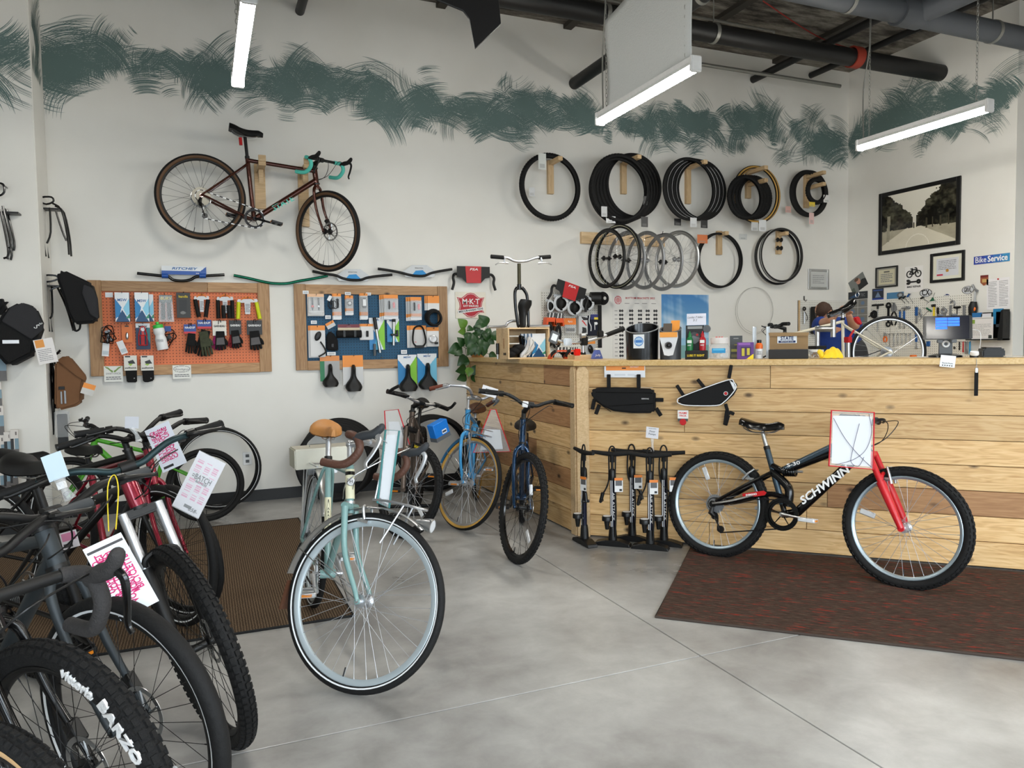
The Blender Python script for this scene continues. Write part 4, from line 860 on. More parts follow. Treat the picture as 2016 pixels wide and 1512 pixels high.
kU=bike('gravel_bicycle','drop bar bicycle with grey tape and tan sidewalls ending the row',{**dr,'frame':'black_gloss','wall':'tan_wall','knob':90,'tyre':'tread','grip':mat('grey_tape',(50,48,48),.8,0,.15,200,.4).name,'hood':'grey_tape','lever':'black_gloss','drive':False},[-1.095,2.202,-0.714,-0.009,-0.219],row)
text('STATE',.014,'text_grey',kU['wf'],(0,-.016,.288),name='rim_lettering')
frame_text(kT,'=BATCH',kT['g']['bb']*.6+kT['g']['crown']*.4,kT['g']['bb']*.25+kT['g']['crown']*.75,.04,'text_grey',.025,bold=.01)
hy=dict(R=.35,rt=.02,wb=1.06,afc=.4,bw=.33,sp=.05,rise=.0,barrise=.05,sweep=.06,bar='riser',stripe='white_stripe',spokes_rear=False,spoke='dark_metal',sad=.12,st=.44,drive=False)
kV=bike('hybrid_bicycle','black hybrid bicycle with riser bar next to the green bicycle',{**hy,'frame':'black_matte'},[-1.09,4.58,-0.49,0.03,-0.42],row)
kW=bike('hybrid_bicycle','wine red hybrid bicycle between the black mountain and black hybrid bicycles',{**hy,'frame':'wine_metal','afc':.4},[-0.776,4.828,-0.952,-0.019,-0.085],row)
# green bicycle behind the row
mat('green_metal',(70,150,34),.35,0,.04,8)
kG=bike('kids_bicycle','bright green lettered bicycle standing behind the row',dict(R=.29,rt=.022,wb=.95,afc=.36,htl=.1,bw=.27,frame='green_metal',fork='green_metal',cs=.39,st=.34,sad=.1,bar='flat',spokes_rear=False,drive=False,dt=.022,ha=70),[-.02,6.28,PI-.05,.03,.3],row)
frame_text(kG,'KINETIC',kG['g']['bb']*.75+kG['g']['crown']*.25,kG['g']['bb']*.15+kG['g']['crown']*.85,.04,'text_white',.023,bold=.02)
# ================================================================ goods on the back wall
C5=(170,510,5.169);C6=(560,510,4.582);C7=(1000,280,2.965);C8=(1560,330,4.421);C1=(870,480,5.4);C2=(1180,560,4.8);C3=(1560,560,4.421);CT=(1700,540,6.38)
def bx_(k,b):return (k[0]+b[0]/k[2],k[1]+b[1]/k[2],k[0]+b[2]/k[2],k[1]+b[3]/k[2])
def item(name,label,cat,k,b,d=0,fr='bw',group=None):
    c,w,h,th=rect(fr,*bx_(k,b),d);return thing(name,label,cat,c,th,group),w,h
def card(name,label,cat,k,b,paint,d=.02,th=.003,fr='bw',group=None,side=(230,230,230),cell=.004):
    c,w,h,t=rect(fr,*bx_(k,b),d);o=printed(name,w,h,th,paint,None,(0,0,0),cell,side);place(o,c,t);tag(o,label,cat,group);return o,w,h
# ---- framed pegboards
def pegboard(name,label,box,m,frac,tops):
    c,w,h,th=rect('bw',*box);o=thing(name,label,'pegboard',c,th);fw_,ft=.1,.022;iw=w-2*fw_;ih=h-.17
    B().box((0,-.006,0),(w-.1,.008,h-.09)).build('panel',m,o,smooth=False)
    for sg in (-1,1):B().box((0,0,0),(h,ft,fw_)).build('frame_board','frame_wood',o,smooth=False,bevel=.002,M=Mx(Ry(PI/2),(sg*(w/2-fw_/2),-ft/2-.01,0)))
    for z in (h/2-.045,-h/2+.04):
        js=[-iw/2]+([tops] if z>0 and tops else [])+[iw/2]
        for a,b in zip(js[:-1],js[1:]):B().box((0,0,0),(b-a-.002,ft*.9,.085)).build('frame_board','frame_wood',o,smooth=False,bevel=.002,M=Mx(None,((a+b)/2,-ft/2-.01,z)))
    return o
po=pegboard('pegboard','orange pegboard in a wide wooden frame',(176,555,532,736),'peg_orange',1,.2)
pb=pegboard('pegboard','dark blue pegboard in a wide wooden frame',(580,562,880,725),'peg_blue',1,0)
def hook(par,k,x,y,d=.07,fr='bw'):
    """wire peg hook as a part of the board"""
    fn,th=FR[fr];p=fn(k[0]+x/k[2],k[1]+y/k[2],.012);R_=Rz(-par.rotation_euler[2]);q=R_@(p-np.array(par.location));b=B();b.tube([q,q+[0,-d,0],q+[0,-d-.008,.012]],.0025,6);b.build('peg_hook','hook_wire',par,fix=False)
BLUE,CYAN,NAVY,GREEN,WHITE,ORANGE=(30,128,190),(140,208,236),(18,72,118),(40,140,110),(234,238,242),(238,146,52)
def p_msw(X,Z,C):
    C[:]=WHITE;tri(X,Z,C,[(0,.8),(.45,.5),(.3,.2),(0,.1)],BLUE);tri(X,Z,C,[(1,.8),(.55,.45),(.8,.2),(1,.3)],CYAN);tri(X,Z,C,[(0,0),(.12,.1),(.5,.45),(.85,.12),(1,0)],NAVY);tri(X,Z,C,[(.72,.12),(1,.28),(1,.12)],GREEN)
def p_mswgreen(X,Z,C):
    C[:]=WHITE;tri(X,Z,C,[(0,.85),(.5,.45),(.5,0),(0,0)],BLUE);tri(X,Z,C,[(1,.95),(.5,.5),(.9,0),(1,0)],(132,200,44));tri(X,Z,C,[(.25,0),(.5,.45),(.8,0)],(90,190,225))
def p_mswblue(X,Z,C):
    C[:]=WHITE;tri(X,Z,C,[(0,.9),(.5,.5),(.4,0),(0,0)],(38,140,200));tri(X,Z,C,[(1,.9),(.5,.5),(.6,0),(1,0)],(120,200,232))
def hbox(name,label,cat,k,b,paint,depth,d=.03,title=None,tm='text_black',ts=.02,tz_=.35,grp=None,side=(200,205,210),bold=.02,tw=None,hk=None):
    o,w,h=item(name,label,cat,k,b,d,'bw',grp);pr=printed('box',w,h,depth,paint,o,(0,0,0),.004,side)
    if title:text(title,ts,tm,pr,(0,-depth-.001,h*tz_),bold=bold,width=tw)
    if hk is not None:hook(hk,k,(b[0]+b[2])/2,b[1]+6,d+depth)
    return o,w,h
o,w,h=hbox('saddle_box','tall blue and white triangle patterned box at the end of the orange pegboard','box',C5,(300,345,445,640),p_msw,.06,title='MSW',ts=.03,tz_=.24,tm=mat('ink_blue',(32,98,160),.5).name,hk=po,side=(40,100,150))
hbox('saddle_box','blue and white triangle patterned box beside the grip blister pack, with one behind','box',C5,(500,345,640,640),p_msw,.06,title='MSW',ts=.03,tz_=.21,tm='ink_blue',hk=po,side=(40,100,150))
hbox('saddle_box','blue and white triangle patterned box mostly hidden behind its twin','box',C5,(560,360,685,635),p_msw,.012,d=.012,side=(40,100,150))
# BURY grips in a clear blister
o,w,h=item('grip_pack','black bar grips in a clear blister with yellow lettered header','grips',C5,(735,360,890,640),.03)
printed('header_card',w*.85,h*.28,.004,(44,66,60),o,(-.0,-.01,h*.34));text('BURY',.034,'yellow_ink',o,(-.0,-.016,h*.35),bold=.03,shear=.15,width=.09)
for sg in (-1,1):B().cyl((sg*.025,-.035,-h*.42),(sg*.022,-.035,h*.2),.015).build('grip','black_rubber',o)
B().prism([(-w/2,-h/2),(w/2,-h/2),(w*.42,h*.45),(-w*.42,h*.45)],.05,Mx(None,(0,-.055,0))).build('blister','clear_plastic',o,smooth=False);hook(po,C5,800,366)
hbox('grip_box','black grip box with yellow lettering and cut out window','box',C5,(920,345,1060,600),lambda X,Z,C:(C.__setitem__(slice(None),(38,36,34)),blk(X,Z,C,.2,.22,.75,.72,(14,14,14)),ell(X,Z,C,.45,.2,.2,.06,(120,120,118))),.05,title='handlz',tm='yellow_ink',ts=.028,tz_=.34,hk=po,side=(210,180,40))
def grips_on_card(label,b,m,extra=0,tilt=(.02,-.02),hk=True):
    o,w,h=item('bar_grips',label,'grips',C5,b,.035);
    B().prism([(-w*.46,h*.30),(-w*.42,h*.40),(w*.42,h*.42),(w*.46,h*.32),(w*.40,h*.27),(w*.13,h*.26),(w*.1,-h*.28),(-w*.12,-h*.28),(-w*.14,h*.24),(-w*.40,h*.24)],.004,Mx(None,(0,-.03,0))).build('hang_card','white_paper',o,smooth=False)
    B().tube(smoothpts([(-w*.3,-.03,h*.36),(0,-.03,h*.5),(w*.3,-.03,h*.36)],5),.004,6).build('card_loop','orange_card',o)
    line_text(6,w*.2,h*.4,'text_grey',o,(0,-.0315,0),3)
    for sg,t in zip((-1,1),tilt):
        x=sg*w*.39;B().cyl((x,-.022,h*.27),(x+t*1.2,-.022,-h*.48),.0165).cyl((x+t*1.2,-.022,-h*.46),(x+t*1.25,-.022,-h*.5),.0178).build('grip',m,o)
    for e in range(extra):B().cyl((-w*.12+e*w*.3,-.045,h*.05),(-w*.10+e*w*.3,-.045,-h*.5),.0165).build('grip',m,o)
    if hk:hook(po,C5,(b[0]+b[2])/2,b[1]+8)
mat('lime_grip',(206,214,20),.5)
grips_on_card('pair of black bar grips hung on a white T shaped card',(1090,360,1260,590),'black_rubber')
grips_on_card('cluster of four black bar grips on white cards',(1320,365,1505,605),'black_rubber',2,(.0,.0))
grips_on_card('pair of lime yellow bar grips on a white card',(1525,390,1755,610),'lime_grip',0,(-.008,.02))
card('price_label','blank white price label at the top of the orange pegboard','label',C5,(192,340,270,390),WHITE,.014,.002)
# bottle cages
def cage(o,w,h,m,y=-.04,tilt=0):
    b=B();r=w*.34
    for z in (-h*.42,h*.05):b.tube([(r*math.cos(t),y+.7*r*math.sin(t),z) for t in np.linspace(-PI*.95,-PI*.05,14)],.004,6)
    for t in (-PI*.95,-PI*.6,-PI*.4,-PI*.05):b.tube([(r*math.cos(t),y+.7*r*math.sin(t),-h*.42),(r*math.cos(t),y+.7*r*math.sin(t),h*.05)],.004,6)
    b.tube(smoothpts([(-r,y,h*.05),(-r*.5,y+.02,h*.42),(0,y+.02,h*.47),(r*.5,y+.02,h*.42),(r,y,h*.05)],5),.0042,6);b.box((0,y+.025,-h*.1),(.02,.006,h*.7));return b.build('cage',m,o,M=Mx(Ry(tilt)),fix=False)
o,w,h=item('bottle_cage','black wire bottle cages with two dangling clear tags','bottle cage',C5,(110,670,340,870),.03);cage(o,w*.8,h,'black_gloss',tilt=.15);cage(o,w*.7,h*.9,'black_gloss',-.06,-.5)
for (x,z,r_) in ((-.02,-h*.75,.1),(.10,-h*.66,-.35)):printed('hang_tag',.05,.11,.001,lambda X,Z,C:(C.__setitem__(slice(None),(226,228,230)),blk(X,Z,C,.1,.1,.9,.4,(190,200,206))),o,(x,-.05,z),R=Ry(r_))
hook(po,C5,225,690)
o,w,h=hbox('light_pack','flat orange package with a small silver light','package',C5,(360,665,470,850),(214,110,36),.004,hk=po,side=(200,100,30));B().ball((0,-.012,-.02),(.012,.008,.03)).build('light','alu',o);printed('hang_hole',.03,.01,.001,(40,30,20),o,(0,-.005,h*.4))
o,w,h=hbox('cage_pack','white and teal card with a red bottle cage','bottle cage',C5,(505,655,650,920),lambda X,Z,C:(C.__setitem__(slice(None),(20,44,80)),tri(X,Z,C,[(.0,1),(1,1),(.5,.66)],WHITE),tri(X,Z,C,[(1,1),(1,.2),(.62,.6)],(30,128,136)),blk(X,Z,C,0,.84,1,1,WHITE)),.004,title='MSW',ts=.028,tz_=.37,hk=po);cage(o,w*.85,h*.8,mat('cage_red',(196,36,40),.35).name,-.03)
# bottle
o,w,h=item('water_bottle','white water bottle with green cap held by a black cage','bottle',C5,(685,635,820,930),.06);Rb=Ry(rad(-9))
B().lathe([(0,-h*.48),(w*.42,-h*.48),(w*.44,-h*.45),(w*.44,-h*.1),(w*.36,h*.0),(w*.36,h*.04),(w*.44,h*.1),(w*.43,h*.24),(w*.36,h*.28)],24,(0,-.045,0)).build('body','white_plastic',o,M=Mx(Rb));B().lathe([(w*.38,h*.26),(w*.4,h*.28),(w*.38,h*.38),(w*.12,h*.4),(w*.12,h*.48),(0,h*.49)],24,(0,-.045,0)).build('cap',mat('cap_green',(60,196,74),.4),o,M=Mx(Rb))
line_text(3,w*.5,h*.1,'text_grey',o,(-.0,-.09,-.04),2)
o,w,h=item('bottle_cage','black strap on bottle cage bundle behind the white bottle','bottle cage',C5,(700,690,940,940),.02);cage(o,w*.7,h*.9,'black_plastic',-.03,.5);cage(o,w*.6,h*.8,'black_plastic',-.05,1.1);printed('header_card',.05,.045,.003,(30,70,140),o,(.01,-.02,h*.42));hook(po,C5,800,670)
# gloves
def glove(o,w,h,m,pm=None,y=-.03,full=True,tilt=0,c=(0,0)):
    fl_=.35 if full else .16;outl=[(-.42,.45),(.42,.45),(.46,.1),(.5,-.12)];b=B();P=[]
    palm=[(-.34*w,.5*h),(.34*w,.5*h),(.4*w,.1*h),(.44*w,-.15*h),(-.44*w,-.15*h),(-.4*w,.1*h)]
    b.prism(palm,.022);
    for i,x in enumerate((-.33,-.11,.11,.33)):
        l=(fl_+(.05 if i in (1,2) else 0))*h;b.tube(smoothpts([(x*w,.011,-.1*h),(x*w*1.05,.009,-.15*h-l*.5),(x*w*1.1,.014,-.15*h-l)],3),[.095*w*1.1]*6+[.07*w],8)
    b.tube(smoothpts([(.36*w,.011,.15*h),(.5*w,.008,-.0*h),(.52*w,.008,-.14*h)],3),[.1*w]*6+[.08*w],8)
    g_=b.build('glove',m,o,bevel=.004,M=Mx(Ry(tilt),(c[0],y,c[1])))
    if pm:B().prism([(-.3*w,.2*h),(.28*w,.22*h),(.36*w,-.1*h),(-.36*w,-.12*h)],.004,Mx(None,(0,-.004,0))).build('palm_pad',pm,g_,bevel=.0015)
    return g_
def gloves(label,b,title,cardc,tm,gm,pm,full,ch=.3,tilt=0,back=None):
    o,w,h=item('cycling_gloves',label,'gloves',C5,b,.03);cz=h*(.5-ch/2)
    paint=(lambda X,Z,C:(C.__setitem__(slice(None),(34,72,150)),blk(X,Z,C,0,0,1,.22,(204,40,56)))) if title == 'HANDUP' else cardc
    pr=printed('header_card',w*.8,h*ch,.003,paint,o,(-w*.03,-.02,cz),.003,cardc);text(title,.024,tm,pr,(0,-.004,h*ch*.14),bold=.03,width=w*.66)
    if back:glove(o,w*.75,h*.7,back,None,-.012,full,.25,(-.02,-h*.12))
    glove(o,w*.72,h*.66,gm,pm,-.035,full,tilt,(0,-h*.14));hook(po,C5,(b[0]+b[2])/2,b[1]+8);B().tube(smoothpts([(-.012,-.024,h*.4),(-.008,-.024,h*.52),(.008,-.024,h*.52),(.008,-.024,h*.45)],3),.003,6).build('hang_loop','black_plastic',o)
mat('camo',(62,66,48),.85,0,.7,35);mat('pad_grey',(96,94,96),.8)
gloves('black full finger gloves under a blue and red header card',(985,665,1140,960),'HANDUP',(34,72,150),'text_white','fabric_black',None,True,.32,.12)
gloves('camouflage full finger gloves under a blue and red header card',(1120,620,1300,990),'HANDUP',(34,72,150),'text_white','camo',None,True,.24,-.15,'fabric_black')
gloves('grey palm fingerless gloves with pink back under a white header card',(1275,630,1450,970),'GARNEAU',(226,222,212),'text_black','fabric_black','pad_grey',False,.44,0,mat('fabric_pink',(150,30,96),.8).name)
gloves('grey palm fingerless gloves with red back under a black header card',(1445,625,1600,950),'GARNEAU',(24,24,26),'text_white','fabric_black','pad_grey',False,.44,-.1,mat('fabric_red',(130,22,36),.8).name)
gloves('grey palm fingerless gloves next to the frame under a black header card',(1620,625,1815,970),'GARNEAU',(24,24,26),'text_white','fabric_black','pad_grey',False,.42,-.08)
# socks
for i,(b,lb) in enumerate((((390,980,520,1255),'black socks in a paper band next to the leaf logo notice'),((560,980,690,1255),'black socks in a paper band further from the leaf logo notice'))):
    o,w,h=item('socks',lb,'socks',C5,b,.04);B().prism([(-w*.45,.1*h),(w*.46,.1*h),(w*.48,-.34*h),(w*.44,-.44*h),(-.1*w,-.5*h),(-.4*w,-.46*h)] if i else [(-w*.45,.1*h),(w*.46,.1*h),(w*.44,-.5*h),(-.36*w,-.49*h)],.03,Mx(None,(0,-.03,0))).build('sock','fabric_black',o,bevel=.006)
    pr=printed('paper_band',w,h*.55,.036,lambda X,Z,C:(C.__setitem__(slice(None),(222,220,212)),blk(X,Z,C,.1,.88,.5,.97,(40,40,42)),tri(X,Z,C,[(.3,.6),(.7,.72),(.9,.45),(.4,.45)],(30,30,30)),tri(X,Z,C,[(.3,.45),(.5,.3),(.7,.45)],(150,190,70))),o,(0,-.002,h*.22),.003);text('swiftwick',.02,'text_black',pr,(0,-.037,-h*.18),bold=.02,width=w*.9);text('>',.02,'text_white',o,(w*.25,-.032,-h*.35))
for b,lb,tx in (((180,1090,372,1250),'paper notice with green leaf logo below the orange pegboard','SWIFTWICK'),((878,1080,1067,1218),'paper notice with oval logo below the orange pegboard','Sockguy')):
    def pn(X,Z,C,q=tx):
        C[:]=(232,232,226)
        if q[0:2] == 'SW':tri(X,Z,C,[(.06,.96),(.42,.6),(.5,.66),(.2,.95)],(120,150,70));tri(X,Z,C,[(.94,.96),(.58,.6),(.5,.66),(.8,.95)],(120,150,70))
        else:ell(X,Z,C,.5,.72,.46,.24,(70,70,72));ell(X,Z,C,.5,.72,.43,.21,(232,232,226))
    o,w,h=card('paper_notice',lb,'notice',C5,b,pn,.034,.001);text(tx,.022,'text_grey',o,(0,-.002,h*.02 if tx[0:2] == 'SW' else h*.2),width=w*.8,shear=.0 if tx[0:2] == 'SW' else .3);line_text(2,w*.8,h*.24,'text_grey',o,(0,-.002,-h*.26),5)

# ---- goods on the blue pegboard
def blabel(b,lb):
    o,w,h=card('price_label',lb,'label',C6,b,WHITE,.036,.002);line_text(2,w*.7,h*.5,'text_grey',o,(0,-.003,0),4)
for b,lb in (((165,285,218,315),'small tilted price label at the corner of the blue pegboard frame'),((545,298,598,325),'small price label on the frame above the oval light pack'),((735,303,780,328),'small price label on the frame beside the bike computer pack'),((368,508,418,540),'small price label below the coiled light leads'),((238,555,292,585),'small price label above the eyewear mirror card'),((385,838,462,868),'price label below the black pouch on the blue pegboard'),((1052,820,1105,855),'small price label above the wide cushioned saddle')):blabel(b,lb)
def p_orange(top=.15,bot=0.,grey=(200,202,204),o_=ORANGE):
    def f(X,Z,C):
        C[:]=grey;blk(X,Z,C,0,1-top,1,1,o_)
        if bot:blk(X,Z,C,0,.0,1,bot,WHITE);blk(X,Z,C,0,bot,1,bot+.14,o_)
    return f
def stack(label,b,n,paint,depth=.012,name='light_pack',dx=-.012,cat='package',gap=.014,clear=True):
    o,w,h=item(name,label,cat,C6,b,.03);w0=w-(n-1)*abs(dx)
    for i in range(n):printed('pack_card',w0,h-.004*i,.004,paint,o,((n-1-i)*dx+(w-w0)/2,-gap*i,.002*i),side=(210,205,195))
    if clear:B().box((w/2-w0/2,-gap*(n-1)-.016,0),(w0*.96,.024,h*.72)).build('blister','clear_plastic',o,smooth=False,bevel=.003)
    hook(pb,C6,(b[0]+b[2])/2,b[1]+14,.05);return o,w,h,(w-w0)/2,-gap*(n-1)-.006
o,w,h,x,y=stack('clear pack of two clip lights on short black straps',(205,315,355,515),2,p_orange(.14,0,(214,212,210),(236,190,150)),dx=-.004)
for q,m in ((-.03,'clear_red'),(.025,'alu')):B().box((q,y-.006,.03),(.014,.006,.07)).tube([(q,y-.006,-.02),(q,y-.006,-.05)],[.01,.003],8).build('strap','black_rubber',o);B().lathe([(0,-.006),(.012,-.004),(.013,0)],14,(q,y-.008,-.015),'y').build('light',m,o)
printed('info_panel',.1,.03,.002,(222,222,222),o,(.005,y-.002,-h*.36))
o,w,h,x,y=stack('orange pack with a black front light',(430,312,510,548),2,p_orange(.12,.15),dx=-.006);B().box((x,y-.014,.03),(.03,.022,.09)).build('light','black_plastic',o,bevel=.006)
o,w,h=item('light_leads','coiled black light leads with a white flag tag','cable',C6,(370,318,430,450),.03);B().tube(smoothpts([(.02*math.cos(t)+.003*t,-.012-.002*t,-.03+.035*math.sin(t)) for t in np.linspace(0,20,40)],2),.004,6).build('lead','cable',o);printed('tag',.03,.05,.001,WHITE,o,(.005,-.02,.03),R=Ry(.5));hook(pb,C6,400,330)
o,w,h,x,y=stack('short orange pack with an oval silver light',(545,330,618,508),2,p_orange(.2,.2),dx=-.004);B().lathe([(0,-.008),(.02,-.006),(.025,0)],18,(x,y-.008,.02),'y').build('light','grey_plastic',o);B().lathe([(0,-.004),(.012,-.003),(.013,0)],18,(x,y-.018,.02),'y').build('lens','white_plastic',o)
o,w,h,x,y=stack('tall orange pack with a white faced bike computer',(675,310,748,548),2,p_orange(.1,.15),dx=-.006);B().box((x,y-.014,.03),(.04,.014,.09)).build('computer','grey_plastic',o,bevel=.006);B().box((x,y-.022,.035),(.03,.002,.06)).build('screen','white_plastic',o)
for b,lb in (((855,325,1015,550),'fan of three light sets with black and red lamps nearest the frame pump'),((1095,345,1225,558),'fan of three light sets with black and red lamps nearest the cable lock')):
    o,w,h,x,y=stack(lb,b,3,p_orange(.18,.14),dx=-.016,gap=.02);B().box((x-.02,y-.014,.02),(.022,.02,.085)).build('front_light','black_plastic',o,bevel=.006);B().box((x+.025,y-.012,.02),(.022,.016,.06)).build('rear_light','clear_red',o,bevel=.007)
o,w,h=item('cable_lock','coiled black cable locks hanging from orange and white cards','lock',C6,(1240,330,1430,612),.03)
for i in range(3):printed('pack_card',w*.55,h*.46,.003,p_orange(.5,0,(226,226,226)),o,(-w*.1+i*.012,-.012*i,h*.26))
for i in range(4):B().torus(w*.36-.004*i,.011,(0.0,-.02-.019*i,-h*.2-.004*i),28,8).build('cable_coil','black_rubber',o)
hook(pb,C6,1325,342)
o,w,h,x,y=stack('white cards with a black clip on mirror',(215,600,365,890),3,p_orange(.15,0,(216,216,216)),dx=-.008,gap=.01,name='mirror_pack',clear=False);B().ball((x+.0,y-.012,.05),(.026,.008,.045),M=Ry(rad(25))).tube(smoothpts([(x+.02,y-.014,.0),(x+.055,y-.016,-.06),(x+.06,y-.016,-.1),(x-.0,y-.016,-.135)],4),.007,8).build('mirror','black_plastic',o)
o,w,h=item('pouch','small black pouch with a tilted orange and white tag','pouch',C6,(370,560,480,835),.03);B().prism([(-w*.48,-h*.45),(w*.48,-h*.48),(w*.46,-h*.1),(w*.1,h*.1),(-.2*w,h*.18),(-.46*w,0)],.04,Mx(None,(0,-.04,0))).build('body','fabric_black',o,bevel=.01);printed('tag',.08,.055,.002,p_orange(.4),o,(-.01,-.02,h*.38),R=Ry(-.5));B().box((0,-.045,-h*.3),(.02,.006,.03)).build('buckle','black_plastic',o);hook(pb,C6,415,575)
o,w,h=item('tool_roll','black rolled bag under a maroon and cream header card','bag',C6,(455,590,695,730),.03);printed('header_card',w*.82,h*.4,.003,lambda X,Z,C:(C.__setitem__(slice(None),(206,190,160)),blk(X,Z,C,0,.5,1,1,(112,30,46))),o,(-.0,-.03,h*.3));B().cyl((-w*.46,-.035,-h*.12),(w*.46,-.035,-h*.12),.035).build('roll','fabric_black',o);B().box((-w*.2,-.07,-h*.1),(.02,.012,.06)).box((w*.2,-.07,-h*.1),(.02,.012,.06)).build('strap','black_plastic',o);text('- - - -',.016,'text_white',o,(0,-.034,h*.38));hook(pb,C6,570,596)
o,w,h,x,y=stack('white card with a small upright black light',(678,585,800,730),2,p_orange(.16,0,(224,224,224)),dx=-.008,gap=.008,clear=False);B().cyl((x,y-.012,-.045),(x,y-.012,.01),.011).build('light','black_plastic',o)
def pump_card(label,b,pump2):
    o,w,h=item('frame_pump',label,'pump',C6,b,.03);pr=printed('backing_card',w,h*.8,.003,p_mswgreen,o,(0,0,h*.1));text('MSW',.022,'ink_blue',pr,(-w*.05,-.004,h*.34),bold=.02,width=.06)
    Rp=Ry(rad(-8) if pump2 else rad(2));b_=B().lathe([(0,-.0),(.013,0),(.013,.10),(.010,.1),(.010,.13),(.0145,.13),(.0145,.24),(0,.242)],14,(0,-.025,-h*.38 if pump2 else -h*.42));b_.build('pump_barrel','alu',o,M=Mx(Rp));B().lathe([(.0155,.22),(.0165,.22),(.0165,.33),(0,.335)],14,(0,-.025,-h*.38 if pump2 else -h*.42)).build('pump_head','black_plastic',o,M=Mx(Rp))
    if pump2:B().cyl((-w*.2,-.02,-h*.45),(-w*.2,-.02,-h*.15),.012).build('hose','grey_plastic',o);B().tube([(w*.15,-.03,-h*.5),(w*.28,-.03,-h*.5)],.006,6).build('foot_peg','steel',o)
    else:B().box((w*.3,-.02,-h*.0),(.02,.02,.06)).box((0,-.03,-h*.05),(.06,.03,.02)).build('mount','black_plastic',o,bevel=.004)
    hook(pb,C6,(b[0]+b[2])/2-8,b[1]+14)
pump_card('long silver pump with foot peg on a blue and green card',(765,530,905,890),True);pump_card('short silver pump on a blue and green card',(925,540,1035,800),False)
o,w,h,x,y=stack('orange topped pack with a black strapped helmet lamp',(1105,600,1275,800),2,p_orange(.2,0,(206,206,206)),dx=-.03,gap=.012,clear=False);B().tube(smoothpts([(x-.05,y-.01,.05),(x-.06,y-.03,-.06),(x+.0,y-.035,-.1),(x+.06,y-.03,-.06),(x+.05,y-.01,.06),(x+.02,y-.01,.1),(x-.03,y-.01,.09)],4,True),.008,8,closed=True).build('strap','fabric_black',o);B().box((x,y-.03,-.095),(.09,.03,.025)).build('lamp','black_plastic',o,bevel=.006);text('xx',.02,'clear_red',o,(x-.03,y-.002,-.05))
o,w,h,x,y=stack('white card with a round silver headlight',(1280,615,1390,790),2,p_orange(.2,0,(230,230,230)),dx=-.003,gap=.006,clear=False);B().lathe([(0,-.03),(.034,-.03),(.04,-.026),(.036,0),(.0,.004)],24,(x-.005,y-.002,-.02),'y').build('headlight','chrome',o);B().lathe([(0,0),(.03,-.002)],24,(x-.005,y-.033,-.02),'y').build('lens','reflect',o,fix=False);B().box((x+.03,y-.01,-.06),(.03,.02,.02)).build('clamp','black_plastic',o)
def saddle_card(label,b,paint,W_,title=None,wide=False):
    o,w,h=item('saddle_pack',label,'saddle',C6,b,.034);pr=printed('backing_card',w*.98,h*.8,.004,paint,o,(0,0,h*.09))
    if title:text(title,.024,'ink_blue',pr,(0,-.006,h*.33),bold=.02,width=.07)
    M_=Mx(np.stack([[0,0,1],[1,0,0],[0,1,0]],1)@np.eye(3));Rr=np.array([[0,1,0],[0,0,-1],[1,0,0]],float)   # nose up, top towards the room
    saddle_mesh(h*.72,w*.5 if wide else w*.42,w*.1,.04,True).build('saddle','black_matte',o,M=Mx(Rr,(0,-.03,-h*.16)));hook(pb,C6,(b[0]+b[2])/2,b[1]+8,.05)
saddle_card('narrow black saddle on a green edged orange topped card',(320,870,500,1155),lambda X,Z,C:(C.__setitem__(slice(None),(168,168,168)),blk(X,Z,C,0,.8,1,1,(222,140,70)),blk(X,Z,C,0,0,.22,.8,(24,120,74))),.1)
saddle_card('black saddle with white chevrons on an orange topped white card',(525,865,712,1195),p_orange(.4,0,(208,208,208)),.1)
saddle_card('wide cushioned black saddle on a blue and green card',(1022,860,1195,1195),p_mswgreen,.1,'MSW',True)
saddle_card('wide cushioned black saddle on a pale blue card',(1198,850,1375,1175),p_mswblue,.1,'MSW',True)

# ---- handlebars above the pegboards
def flat_bar(label,px,m,d=.05,R_=.0125):
    pts=[bw(x,y,d) for x,y in px];c=pts[len(pts)//2];o=thing('handlebar',label,'handlebar',c);B().tube(smoothpts([p-c for p in pts],5),R_,10).build('bar',m,o,fix=False);return o,c
o,c=flat_bar('black riser handlebar held by a blue and white lettered card',[(270,538),(318,543),(332,545),(341,551),(358,553),(374,551),(386,545),(405,543),(442,541)],'black_gloss')
q,w,h,_=rect('bw',318,524,406,541,.055);pr=printed('bar_card',w,h,.004,lambda X,Z,C:(C.__setitem__(slice(None),(224,228,232)),blk(X,Z,C,0,0,1,.42,(36,86,168)),tri(X,Z,C,[(.86,.42),(1,.98),(1,.42)],(36,86,168))),o,q-c+np.array([0,.0,0]),.003);text('RITCHEY',.028,'ink_blue',pr,(0,-.006,h*.2),bold=.02,shear=.25,width=.2);text('wcs',.016,'text_white',pr,(w*.3,-.006,-h*.3),bold=.02)
for x in (325,399):p=bw(x,543,.05)-c;B().cyl(p+[-.025,0,0],p+[.025,0,0],.02).build('clip',mat('clip_blue',(30,80,160),.4),o)
mat('oilslick',(30,110,84),.18,.8,.5,12)
flat_bar('iridescent green riser handlebar resting on the pegboard frames',[(460,542),(490,548),(520,555),(540,558),(565,558),(590,553),(620,548),(645,543)],'oilslick',.035)
